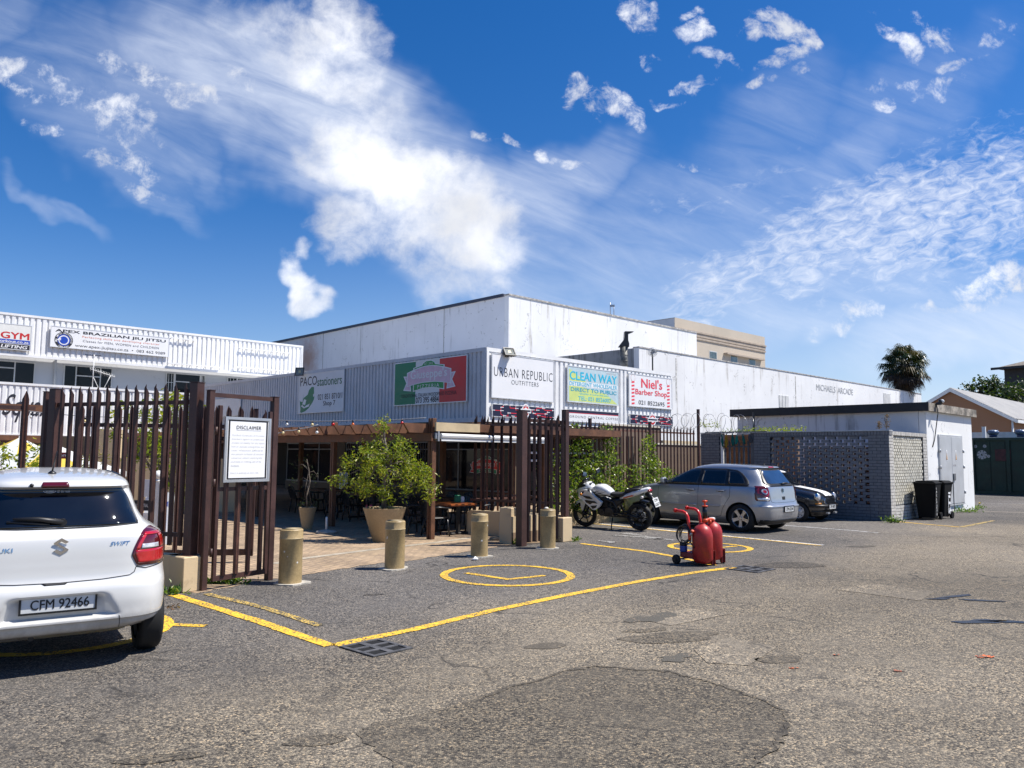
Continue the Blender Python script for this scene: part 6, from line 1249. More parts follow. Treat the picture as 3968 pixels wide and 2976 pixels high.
# ================================================================ creepers on the palisade fence
def creeper(label,cols,seed,n,dz=1.):
    q=random.Random(seed); t=thing('creeper',label,'creeper',(F0.x,F0.y,0),math.atan2((F1-F0).y,(F1-F0).x)); st=MB(); pts=[]
    for (u,hw,z0,z1,k) in cols:
        x=fx(u)
        for j in range(int(k*n*1.45)):
            z=z0+(z1-z0)*q.random()**(1.25); w=hw*(1.1-.55*(z-z0)/max(.1,z1-z0)); pts.append((x+q.gauss(0,.55)*w,-.10-abs(q.gauss(0,.11))-.10*(1-(z-z0)/max(.1,z1-z0)),z+q.uniform(-.05,.05)))
        for j in range(3):
            s=[(x+q.uniform(-.1,.1)*hw,-.08,.3)]; 
            for i in range(6): s.append((s[-1][0]+q.uniform(-.12,.12),-.07-q.uniform(0,.05),.3+(z1-.3)*(i+1)/6))
            st.tube(s,.009,5)
    st.build('stem',BARK,t); lv=MB(); leaves(lv,pts,.07,q,w=.62); lv.build('foliage',LEAFG,t)
creeper('glossy green creeper climbing the fence behind the motorcycle front',[(2214,.30,.35,2.45,1.),(2255,.34,.3,2.1,1.2),(2300,.38,.3,1.8,1.3),(2345,.30,.3,2.35,1.),(2380,.34,.3,1.45,1.),(2190,.25,.4,1.9,.7),(2330,.22,1.5,2.42,.4)],51,420)
creeper('lower creeper mound on the fence above the grey car bonnet',[(2440,.30,.3,1.45,.9),(2480,.34,.3,2.15,1.1),(2520,.36,.3,1.6,1.2),(2560,.36,.3,1.35,1.1),(2600,.28,.3,1.15,.7),(2500,.16,1.4,2.3,.3)],52,380)
creeper('thin creeper strand showing through the gate leaf gaps',[(2085,.25,.5,2.2,.5),(2120,.3,.5,1.7,.6),(2150,.25,.5,1.9,.5)],53,330)
tw=F0+(F1-F0).normalized()*fx(2760); strew('wire_creeper','loose yellowing creeper strands in the razor wire','creeper',lambda q:(F0+(F1-F0).normalized()*(fx(2712)+q.uniform(0,1.1)))+Vector((0,0,HF+.02+abs(q.gauss(0,.12)))),70,.07,LEAFY,54)
# ================================================================ weeds and small litter
def weed(u,v,label,seed,n,rx,ry,h,mt=WEED,size=.075):
    g=G(u,v); q=random.Random(seed); mb=MB(); leaves(mb,[(g.x+q.gauss(0,rx*.5),g.y+q.gauss(0,ry*.5),.01+abs(q.gauss(0,h*.5))) for _ in range(n)],size,q,droop=-.35,w=.4); tag(mb.build('weed_clump',mt,recalc=False),label,'weeds')
weed(860,2262,'spreading green weeds under the pedestrian gate',1,200,.34,.05,.05); weed(668,2305,'small weeds left of the cream plinth by the white car',2,60,.2,.06,.07); weed(3462,2026,'weeds at the foot of the brick enclosure corner',3,170,.28,.08,.13); weed(3722,1985,'green weeds along the foot of the substation doors',4,260,.55,.3,.12); weed(3770,1972,'weeds at the right end of the white substation wall',5,170,.35,.25,.1)
weed(2165,2099,'little weeds at the left side of the right gate plinth',6,50,.10,.05,.05); weed(2232,2098,'little weeds at the right corner of the right gate plinth',7,40,.08,.05,.06); weed(2000,2110,'tuft of weed at the foot of the narrow pier',8,40,.08,.05,.06); weed(2345,2012,'weeds under the fence behind the motorcycle wheels',9,180,.55,.12,.06)
g=G(665,2358); q=random.Random(3); mb=MB(); leaves(mb,[(g.x+q.uniform(-.06,.06),g.y+q.uniform(-.04,.04),.02) for _ in range(9)],.06,q,w=.7); tag(mb.build('dead_leaf',DRY,recalc=False),'curled dry leaf lying beside the white car','leaf')
lt_=random.Random(12); mb=None
for i,(u,v,l,c) in enumerate(((3478,2016,'crumpled white litter by the brick corner',WPAN),(3672,2003,'orange fruit peel litter beside the bins',ORG),(3693,1994,'black scrap on the ground near the weeds',LAMPB),(3796,1953,'tiny yellow scrap on the tarmac beyond the substation',UY),(1840,2172,'white paper scrap by the third bollard',WPAN))):
    g=G(u,v); mb=MB(); mb.sphere((0,0,.03),.045,7,5,.6); mb.v=[(x*lt_.uniform(.7,1.3),y*lt_.uniform(.6,1.2),max(.0,z*lt_.uniform(.6,1.2))) for x,y,z in mb.v]; o=mb.build('litter',c); o.location=(g.x,g.y,0); tag(o,l,'litter')
# ================================================================ car bodies as stacks of rounded plan sections
def pchip(xs,ys):
    xs=np.array(xs,float); ys=np.array(ys,float); h=np.diff(xs); d=np.diff(ys)/h; m=np.zeros(len(xs))
    for i in range(1,len(xs)-1):
        if d[i-1]*d[i]>0: w1=2*h[i]+h[i-1]; w2=h[i]+2*h[i-1]; m[i]=(w1+w2)/(w1/d[i-1]+w2/d[i])
    m[0]=d[0]; m[-1]=d[-1]
    def f(x):
        x=min(max(x,xs[0]),xs[-1]); i=min(len(h)-1,max(0,int(np.searchsorted(xs,x)-1))); t=(x-xs[i])/h[i]
        return float((1+2*t)*(1-t)**2*ys[i]+t*(1-t)**2*h[i]*m[i]+t*t*(3-2*t)*ys[i+1]+t*t*(t-1)*h[i]*m[i+1])
    return f
class Body:
    def __init__(s,rows,dent=None):
        z=[r[0] for r in rows]; s.z0,s.z1=z[0],z[-1]; s.fr=pchip(z,[r[1] for r in rows]); s.ff=pchip(z,[r[2] for r in rows]); s.fw=pchip(z,[r[3] for r in rows]); s.fn=pchip(z,[r[4] for r in rows]); s.dent=dent; s.rows=rows
    def P(s,z): a,b,w,n=s.fr(z),s.ff(z),s.fw(z),s.fn(z); return (a+b)/2,(b-a)/2,w,n
    def rear(s,y,z):
        c,a,w,n=s.P(z); k=max(0.,1-(min(abs(y),w)/w)**n)**(1/n); return Vector((c-a*k+(s.dent(y,z) if s.dent else 0),y,z))
    def front(s,y,z):
        c,a,w,n=s.P(z); k=max(0.,1-(min(abs(y),w)/w)**n)**(1/n); return Vector((c+a*k,y,z))
    def side(s,x,z,sg):
        c,a,w,n=s.P(z); k=max(0.,1-min(1,abs((x-c)/a))**n)**(1/n); return Vector((x,sg*w*k,z))
    def surf(s,sd,u,z): return s.rear(u,z) if sd=='rear' else s.front(u,z) if sd=='front' else s.side(u,z,1 if sd=='left' else -1)
    def nrm(s,sd,u,z):
        e=.012; a=s.surf(sd,u+e,z)-s.surf(sd,u-e,z); b=s.surf(sd,u,min(z+e,s.z1))-s.surf(sd,u,max(z-e,s.z0)); n=a.cross(b)
        if n.length<1e-9: return Vector((0,0,1))
        n.normalize(); p=s.surf(sd,u,z); ref={'rear':Vector((-1,0,.15)),'front':Vector((1,0,.6)),'left':Vector((0,1,.1)),'right':Vector((0,-1,.1))}[sd]
        return n if n.dot(ref)>0 else -n
    def mesh(s,mb,N=120,sub=3):
        zs=[]
        for a,b in zip(s.rows,s.rows[1:]):
            k=max(1,min(sub,int((b[0]-a[0])/(.018 if sub<5 else .008))))
            for i in range(k): zs.append(a[0]+(b[0]-a[0])*i/k)
        zs.append(s.z1); vs=[]; MY,MX=N//8,N//10; TL=.62
        for z in zs:
            c,a,w,n=s.P(z); f1=math.sin(TL)**(2/n); ty=[math.asin((f1*i/MY)**(n/2)) for i in range(MY+1)]; tx=[math.acos((f1*i/MX)**(n/2)) for i in range(MX+1)]; t0,t1=ty[-1],tx[-1]
            qd=ty+([t0+(t1-t0)*k/4 for k in (1,2,3)] if t1>t0 else [t0+1e-4,t0+2e-4,t0+3e-4])+list(reversed(tx))
            ring=qd[:-1]+[PI-t for t in reversed(qd)][:-1]+[PI+t for t in qd][:-1]+[2*PI-t for t in reversed(qd)][:-1]
            for t in ring:
                ct,st=math.cos(t),math.sin(t); x=c+a*math.copysign(abs(ct)**(2/n),ct); y=w*math.copysign(abs(st)**(2/n),st)
                if s.dent and ct<0: x+=s.dent(y,z)
                vs.append((x,y,z))
        N=len(ring)
        m=len(zs); F=[(i*N+k,i*N+(k+1)%N,(i+1)*N+(k+1)%N,(i+1)*N+k) for i in range(m-1) for k in range(N)]
        mb.add(vs,F+[tuple(range(N-1,-1,-1)),tuple(range((m-1)*N,m*N))],True); return mb
    def patch(s,sd,rows,off,mt,name,parent,nu=14,nz=10,th=.012):
        zs=np.linspace(rows[0][0],rows[-1][0],nz+1); rz=[r[0] for r in rows]; vs=[]
        for z in zs:
            u0,u1=np.interp(z,rz,[r[1] for r in rows]),np.interp(z,rz,[r[2] for r in rows])
            for i in range(nu+1): u=u0+(u1-u0)*i/nu; p=s.surf(sd,u,z); vs.append(p+s.nrm(sd,u,z)*off)
        k=nu+1; F=[(j*k+i,j*k+i+1,(j+1)*k+i+1,(j+1)*k+i) for j in range(nz) for i in range(nu)]
        rim=[i for i in range(k)]+[j*k+nu for j in range(1,nz+1)]+[nz*k+i for i in range(nu-1,-1,-1)]+[j*k for j in range(nz-1,0,-1)]
        mb=MB(); mb.add(vs,F,True); b0=len(mb.v); cc=s.surf(sd,float(np.mean([r[1] for r in rows]+[r[2] for r in rows])),float(zs[nz//2]))
        inn={'rear':Vector((1,0,0)),'front':Vector((-1,0,-.4)),'left':Vector((0,-1,0)),'right':Vector((0,1,0))}[sd]*th
        mb.add([vs[i] for i in rim]+[vs[i]+inn for i in rim],[(i,(i+1)%len(rim),len(rim)+(i+1)%len(rim),len(rim)+i) for i in range(len(rim))])
        return mb.build(name,mt,parent)
    def line(s,sd,pts,r,mt,name,parent,off=.001,n=10):
        o=[]
        for (u0,z0),(u1,z1) in zip(pts,pts[1:]):
            for i in range(n): t=i/n; u=u0+(u1-u0)*t; z=z0+(z1-z0)*t; o.append(s.surf(sd,u,z)+s.nrm(sd,u,z)*off)
        u,z=pts[-1]; o.append(s.surf(sd,u,z)+s.nrm(sd,u,z)*off); return MB().tube(o,r,5).build(name,mt,parent)
    def text(s,sd,t,u0,u1,z0,z1,mt,parent,off=.004,name='lettering',**k):
        """u0 is the reader's left"""
        vs,fs=fit(t,0,1,0,1,**k); mb=MB(); mb.add([(lambda u,z,l:s.surf(sd,u,z)+s.nrm(sd,u,z)*(off+l*.0006))(u0+(u1-u0)*x,z0+(z1-z0)*z,l) for x,z,l in vs],fs); return mb.build(name,mt,parent,recalc=False)
    def poly(s,sd,pts,mt,name,parent,off=.005):
        mb=MB(); mb.add([s.surf(sd,u,z)+s.nrm(sd,u,z)*off for u,z in pts],[tuple(range(len(pts)))]); return mb.build(name,mt,parent,recalc=False)
ARCH=mat('wheel_arch_liner',(.006,.006,.007),.9,var=0)
def car_body(body,parent,paint,cuts,N=120):
    o=body.mesh(MB(),N,10 if body.dent else 3).build('body',paint); o.data.materials.append(ARCH)
    cs=[]
    for (x,y0,y1,z,r) in cuts:
        c=MB().cyl((x,y0,z),(x,y1,z),r,n=40).build('cutter',paint); c.data.materials.append(ARCH)
        c.data.polygons.foreach_set('material_index',[1]*len(c.data.polygons)); md=o.modifiers.new('b','BOOLEAN'); md.object=c; md.operation='DIFFERENCE'; md.solver='EXACT'; cs.append(c)
    bpy.context.view_layer.update(); dg=bpy.context.evaluated_depsgraph_get(); me=bpy.data.meshes.new_from_object(o.evaluated_get(dg)); o.modifiers.clear(); o.data=me; me.name='body'
    for c in cs: bpy.data.objects.remove(c)
    try: me.set_sharp_from_angle(angle=R(32))
    except Exception: pass
    o.parent=parent; return o
def carpaint(name,col,metal=0.,rough=.28,flake=0.):
    m,T,b=newmat(name); tc=T.n('ShaderNodeTexCoord').outputs['Object']; b.inputs['Metallic'].default_value=metal; b.inputs['Coat Weight'].default_value=1.; b.inputs['Coat Roughness'].default_value=.04; b.inputs['Roughness'].default_value=rough
    z=T.n('ShaderNodeSeparateXYZ',inp={0:tc}).outputs[2]; d=T.noise(tc,5.,5,.7).outputs[0]; dirt=T.m('MULTIPLY',T.mr(z,.55,.15),T.mr(d,.3,.7,.25,.8))
    c=T.mix(dirt,col,(.16,.13,.10)); link(T,c,b.inputs['Base Color'])
    rr=T.m('ADD',T.m('MULTIPLY',dirt,.4),T.mr(d,.3,.7,rough-.04,rough+.06)); link(T,rr,b.inputs['Roughness']); link(T,T.mr(d,.35,.7,.03,.09),b.inputs['Coat Roughness'])
    return m
TYRE=mat('tyre_rubber',(.009,.009,.009),.75,var=.3,vs=9,fine=.2); ALLOY=mat('alloy_rim',(.52,.52,.52),.3,.85,var=.08); HUBD=mat('dark_hub',(.03,.03,.03),.4,.5,var=.1); CHR=mat('chrome',(.65,.66,.68),.12,1.,var=.05); TRIMK=mat('black_car_trim',(.012,.012,.013),.45,var=.1); CGL=mat('tinted_car_glass',(.006,.008,.012),.03,spec=.8,var=.4,vs=1.2); REDL_=mat('red_lamp_lens',(.42,.006,.01),.1,spec=.7,var=.15,vs=9,coat=1.); REDD=mat('dark_red_lens',(.09,.003,.006),.1,var=.1,coat=1.); CLR=mat('clear_lamp_lens',(.62,.62,.64),.1,.3,var=.3,vs=22,coat=1.); SEAM=mat('panel_gap',(.015,.015,.016),.7,var=0); PLATE=mat('number_plate_white',(.66,.67,.66),.35,var=.06,vs=6)
RX=Matrix.Rotation(PI/2,4,'X')
def wheel(parent,x,y,z,r,w,out,style='five',rimr=.68):
    """out=+1: outer face toward +y"""
    M=Matrix.Translation((x,y,z))@Matrix.Rotation(-PI/2*out,4,'X')   # local z -> out*y
    t=MB().lathe([(r*rimr,-w/2),(r*.93,-w/2),(r*.985,-w*.40),(r,-w*.30),(r,w*.30),(r*.985,w*.40),(r*.93,w/2),(r*(rimr+.02),w/2),(r*rimr,w*.46)],n=48,M=M,caps=False).build('tyre',TYRE,parent,sharp=50)
    rm=MB(); rr=r*rimr; rm.lathe([(rr,-w*.45),(rr,w*.44),(rr*.955,w*.46),(rr*.91,w*.38),(rr*.89,-w*.2)],n=40,M=M,caps=False)
    dk=MB().lathe([(.001,w*.02),(rr*.93,w*.02),(rr*.95,-w*.3)],n=28,M=M,caps=False)
    if style=='five':
        for k in range(5):
            a=2*PI*k/5+.3; ca,sa=math.cos(a),math.sin(a); q_=[]
            for rad,wd,zz in ((rr*.16,rr*.17,w*.36),(rr*.55,rr*.15,w*.36),(rr*.93,rr*.21,w*.42)): q_+=[(rad*ca-wd*sa,rad*sa+wd*ca,zz),(rad*ca+wd*sa,rad*sa-wd*ca,zz)]
            b_=[(p[0],p[1],p[2]-w*.16) for p in q_]
            rm.add(q_+b_,[(0,1,3,2),(2,3,5,4),(0,2,8,6),(2,4,10,8),(1,7,9,3),(3,9,11,5)],False,M)
        rm.lathe([(.001,w*.40),(rr*.20,w*.40),(rr*.26,w*.34),(rr*.26,w*.1)],n=20,M=M,caps=False)
    elif style=='steel':
        rm.lathe([(rr*.30,w*.34),(rr*.55,w*.22),(rr*.62,w*.34),(rr*.86,w*.30),(rr*.92,w*.2)],n=36,M=M,caps=False); rm.lathe([(.001,w*.40),(rr*.2,w*.40),(rr*.3,w*.34)],n=16,M=M,caps=False)
    o=rm.build('rim',ALLOY if style!='steel' else mat('silver_steel_wheel',(.58,.58,.58),.4,.4,var=.12),parent,sharp=40)
    dk.build('brake_drum',HUBD,o)
    if style=='five':
        nb=MB()
        for k in range(5): a=2*PI*k/5; nb.cyl(M@Vector((rr*.16*math.cos(a),rr*.16*math.sin(a),w*.39)),M@Vector((rr*.16*math.cos(a),rr*.16*math.sin(a),w*.415)),rr*.035,n=8)
        nb.build('wheel_nut',HUBD,o)
    if style=='steel':
        nb=MB()
        for k in range(8): a=2*PI*k/8; nb.cyl(M@Vector((rr*.74*math.cos(a),rr*.74*math.sin(a),w*.30)),M@Vector((rr*.74*math.cos(a),rr*.74*math.sin(a),w*.335)),rr*.085,n=10)
        for k in range(4): a=2*PI*k/4; nb.cyl(M@Vector((rr*.24*math.cos(a),rr*.24*math.sin(a),w*.36)),M@Vector((rr*.24*math.cos(a),rr*.24*math.sin(a),w*.42)),rr*.05,n=8)
        nb.build('wheel_slot',HUBD,o)
    return t
def wheel_thing(parent,*a,**k):
    e=bpy.data.objects.new('wheel',None); COL.objects.link(e); e.parent=parent; e.empty_display_size=.1; wheel(e,*a,**k); return e
def plate(parent,x,z,w,h,text,out,y=0.,tilt=0.,pm=None):
    """number plate facing -x (out=-1) or +x (out=+1)"""
    M=Matrix.Translation((x,y,z))@Matrix.Rotation(PI/2*out if out>0 else -PI/2,4,'Z')@Matrix.Rotation(tilt,4,'X')
    o=MB().box(-w/2,w/2,-.006,.006,-h/2,h/2,M).build('number_plate',pm or PLATE,parent); f=MB(); t=.015
    for a,b,c,d in ((-w/2-t,w/2+t,-h/2-t,-h/2),(-w/2-t,w/2+t,h/2,h/2+t),(-w/2-t,-w/2,-h/2,h/2),(w/2,w/2+t,-h/2,h/2)): f.box(a,b,-.012,.008,c,d,M)
    f.build('plate_frame',TRIMK,o); vs,fs=fit(text,-w*.38,w*.42,-h*.33,h*.33,bold=.025); m=MB(); m.add([M@Vector((a,-.0075-l*.0006,b)) for a,b,l in vs],fs); m.build('plate_lettering',BLK,o,recalc=False); return o
# ================================================================ white hatchback
WCAR=carpaint('white_car_paint',(.63,.63,.61),0.,.32)
def sdent(y,z):
    t=min(1,max(0,(z-.36)/.035))*min(1,max(0,(.572-z)/.05)); lim=.43-.10*min(1,max(0,(z-.37)/.19)); k=min(1,max(0,(lim+.03-abs(y))/.12)); k=k*k*(3-2*k); return .065*t*t*(3-2*t)*k
sw=Body([(0.190,0.300,3.550,0.720,5.0),(0.235,0.160,3.620,0.780,5.0),(0.262,0.080,3.660,0.805,5.0),(0.300,0.050,3.700,0.830,6.3),(0.335,0.035,3.720,0.845,6.3),(0.348,0.000,3.730,0.852,6.3),(0.420,-0.005,3.740,0.860,6.3),(0.500,-0.010,3.740,0.862,6.3),(0.580,-0.005,3.740,0.862,6.3),(0.620,0.008,3.730,0.860,6.3),(0.650,0.030,3.720,0.858,6.3),(0.700,0.045,3.700,0.852,6.3),(0.800,0.052,3.600,0.845,6.3),(0.900,0.058,3.420,0.835,6.3),(0.985,0.072,3.150,0.815,6.3),(1.030,0.105,2.850,0.775,5.4),(1.070,0.135,2.600,0.715,5.0),(1.100,0.165,2.500,0.680,4.9),(1.200,0.215,2.300,0.625,4.2),(1.300,0.272,2.100,0.590,4.2),(1.362,0.312,1.980,0.565,4.2),(1.378,0.285,1.950,0.558,4.2),(1.392,0.240,1.920,0.550,4.2),(1.425,0.260,1.850,0.535,4.0),(1.455,0.360,1.750,0.510,3.6),(1.487,0.600,1.650,0.460,3.2),(1.512,0.900,1.550,0.370,3.0),(1.530,1.150,1.420,0.200,2.6)],sdent)
FW_=Vector((-math.sin(R(34)),math.cos(R(34)),0)); gp_=Vector((-3.498,6.18,0)); gp_=Vector((gp_.x*.97,gp_.y*.97,0))
swt=thing('hatchback_car','white hatchback seen from behind, parked at the left picture edge','car',(gp_.x,gp_.y,.0504),math.atan2(FW_.y,FW_.x),None,.97)
car_body(sw,swt,WCAR,[(.64,-1.,-.48,.24,.345),(.64,.48,1.,.24,.345),(3.02,-1.,-.48,.24,.345),(3.02,.48,1.,.24,.345)],340)
for x in (.64,3.02):
    for s in (-1,1): wheel_thing(swt,x,s*.745,.245,.297,.185,s)
MB().box(.45,3.4,-.46,.46,.2,.3).build('underbody',ARCH,swt)
MB().cyl((.16,.16,.225),(.50,.16,.225),.02,n=10).build('exhaust_pipe',HUBD,swt)
sw.patch('rear',[(1.075,-.57,.57),(1.10,-.575,.575),(1.20,-.545,.545),(1.30,-.50,.50),(1.375,-.455,.455)],.004,CGL,'rear_window',swt,30,14)
sw.line('rear',[(-.57,1.08),(-.3,1.068),(0,1.066),(.3,1.068),(.57,1.08)],.006,TRIMK,'window_seal',swt)
sw.patch('rear',[(1.388,-.045,.147),(1.40,-.048,.15),(1.425,-.035,.137)],.006,REDD,'high_brake_light',swt,10,4)
MB().sphere(sw.rear(.215,1.405)+Vector((-.005,0,0)),.016,10,6).build('washer_nozzle',TRIMK,swt)
for s in (-1,1):
    lr=[(.745,.825,.555),(.79,.825,.53),(.836,.822,.508),(.90,.815,.528),(.96,.795,.555),(1.0,.75,.578),(1.03,.71,.61),(1.045,.68,.65)]
    rw=lambda L:[(z,s*a,s*b) for z,a,b in L]
    tl=sw.patch('rear',rw(lr),.007,REDD,'tail_light',swt,16,14)
    sw.patch('rear',rw([(.765,.775,.56),(.80,.79,.548),(.84,.79,.532),(.872,.785,.537)]),.011,REDL_,'brake_lens',tl,12,6)
    sw.patch('rear',rw([(.872,.785,.74),(.93,.775,.735),(.985,.75,.715)]),.0112,REDL_,'light_guide',tl,6,6); sw.patch('rear',rw([(.872,.565,.537),(.93,.59,.56),(.985,.62,.595)]),.0112,REDL_,'light_guide',tl,6,6); sw.patch('rear',rw([(.985,.75,.595),(1.005,.73,.61)]),.0112,REDL_,'light_guide',tl,8,3)
    sw.patch('rear',rw([(.882,.725,.58),(.918,.72,.585)]),.012,CLR,'reversing_lens',tl,10,4)
sw.line('rear',[(-.80,.742),(-.62,.722),(-.548,.742),(-.535,.70),(-.50,.678),(-.3,.662),(0,.655),(.3,.662),(.50,.678),(.535,.70),(.548,.742)],.004,SEAM,'tailgate_gap',swt,0.)
sw.patch('rear',[(.640,-.04,.10),(.655,-.06,.12)],.003,TRIMK,'tailgate_handle',swt,8,3)
sw.line('rear',[(-.445,.262),(-.44,.34),(-.43,.372)],.003,SEAM,'bumper_gap',swt,0.)
for y0 in (-.07,.14): pass
# black roof gutter line on the right
sw.line('right',[(.75,1.468),(1.0,1.49),(1.3,1.497)],.011,TRIMK,'roof_gutter',swt,.0)
sg=[(-.052,.03),(.0,.066),(.052,.034),(.03,.02),(.0,.038),(-.022,.024),(.05,-.022),(.052,-.03),(.0,-.066),(-.052,-.034),(-.03,-.02),(.0,-.038),(.022,-.024),(-.05,.022)]
m=MB(); m.prism([(a,b) for a,b in sg],.006); o=m.build('badge',CHR,swt); o.rotation_euler=(0,0,-PI/2); o.location=sw.rear(0,.933)+Vector((-.012,0,.0))
sw.text('rear','SWIFT',-.345,-.495,.918,.95,CHR,swt,.0025,'model_lettering',bold=.03,shear=.35); sw.text('rear','SUZUKI',.53,.32,.905,.937,CHR,swt,.0025,'maker_lettering',bold=.03)
plate(swt,.035,.50,.50,.112,'CFM 92466',-1,-.005)
m=MB(); a=sw.rear(-.01,1.115)+Vector((-.03,0,0)); b=sw.rear(.33,1.15)+Vector((-.03,0,0)); m.tube([a,a.lerp(b,.5)+Vector((-.012,0,.012)),b],[.024,.018,.008],8); m.cyl(a+Vector((.05,0,0)),a+Vector((-.015,0,0)),.028,n=12); a2=sw.rear(.08,1.098)+Vector((-.012,0,0)); b2_=sw.rear(.37,1.125)+Vector((-.012,0,0)); m.tube([a2,b2_],.011,6); m.build('rear_wiper',TRIMK,swt)
m=MB(); c=Vector((.62,.055,1.478)); m.lathe([(.035,0),(.03,.02),(.012,.035)],c,12); m.tube([c+Vector((0,0,.03)),c+Vector((-.10,-.02,.20))],[.008,.004],6); m.build('aerial',TRIMK,swt)
# window sticker
n=20; sw.poly('rear',[(.085+.045*math.cos(2*PI*i/n),1.352+.017*math.sin(2*PI*i/n)) for i in range(n)],WV,'sticker_oval',swt,.008); sw.poly('rear',[(.085+.040*math.cos(2*PI*i/n),1.352+.013*math.sin(2*PI*i/n)) for i in range(n)],INK,'sticker_oval_face',swt,.0095); sw.text('rear','KIA',.112,.058,1.344,1.360,WV,swt,.011,'sticker_lettering',bold=.03)
sw.text('rear','KIA MOTORS',.034,-.058,1.357,1.369,WV,swt,.008,'sticker_lettering',bold=.03); sw.text('rear','021 841 4500',.034,-.058,1.338,1.349,WV,swt,.008,'sticker_lettering',bold=.02)
for s in ('left','right'):
    sw.patch(s,[(1.09,.85,2.45),(1.2,.80,2.22),(1.30,.85,2.02),(1.35,.95,1.9)],.004,CGL,'side_window',swt,20,8)
sw.patch('front',[(1.09,-.55,.55),(1.2,-.52,.52),(1.36,-.45,.45)],.004,CGL,'windscreen',swt,16,10)
# ================================================================ grey hatchback
GCAR=carpaint('grey_metallic_paint',(.41,.42,.44),.62,.34)
po=Body([(.17,.16,3.70,.70,8),(.24,.06,3.82,.77,8),(.30,.03,3.86,.80,8),(.42,.008,3.89,.818,8),(.50,.0,3.9,.825,8),(.565,.0,3.9,.828,8),(.585,.02,3.89,.826,8),(.64,.04,3.87,.825,8),(.70,.055,3.84,.823,8),(.78,.065,3.74,.82,8),(.86,.075,3.58,.812,8),(.93,.085,3.35,.80,7.5),(.98,.095,3.08,.785,7),(1.02,.115,2.86,.762,6),(1.06,.145,2.74,.735,6),(1.14,.205,2.56,.695,6),(1.24,.275,2.34,.65,6),(1.33,.345,2.12,.60,6),(1.375,.385,2.0,.575,6),(1.392,.34,1.96,.566,6),(1.41,.36,1.91,.555,5),(1.435,.58,1.80,.515,3.6),(1.455,.95,1.66,.42,3.2),(1.466,1.2,1.5,.24,2.8)])
wl_=G(2874,2062); PSC=1.035; rotP=math.atan2(B.y,B.x)-R(1.); loc=Vector((wl_.x,wl_.y,0))-Matrix.Rotation(rotP,3,'Z')@Vector((.66*PSC,.75*PSC,0))
pot=thing('hatchback_car','silver grey five door hatchback parked beside the motorcycle','car',loc,rotP,None,PSC)
car_body(po,pot,GCAR,[(x,s*.52 if s>0 else -1.,1. if s>0 else -.52,.29,.355) for x in (.66,3.10) for s in (-1,1)],150)
for x in (.66,3.10):
    for s in (-1,1): wheel_thing(pot,x,s*.725,.302,.302,.185,s)
MB().box(.35,3.5,-.5,.5,.14,.24).build('underbody',ARCH,pot)
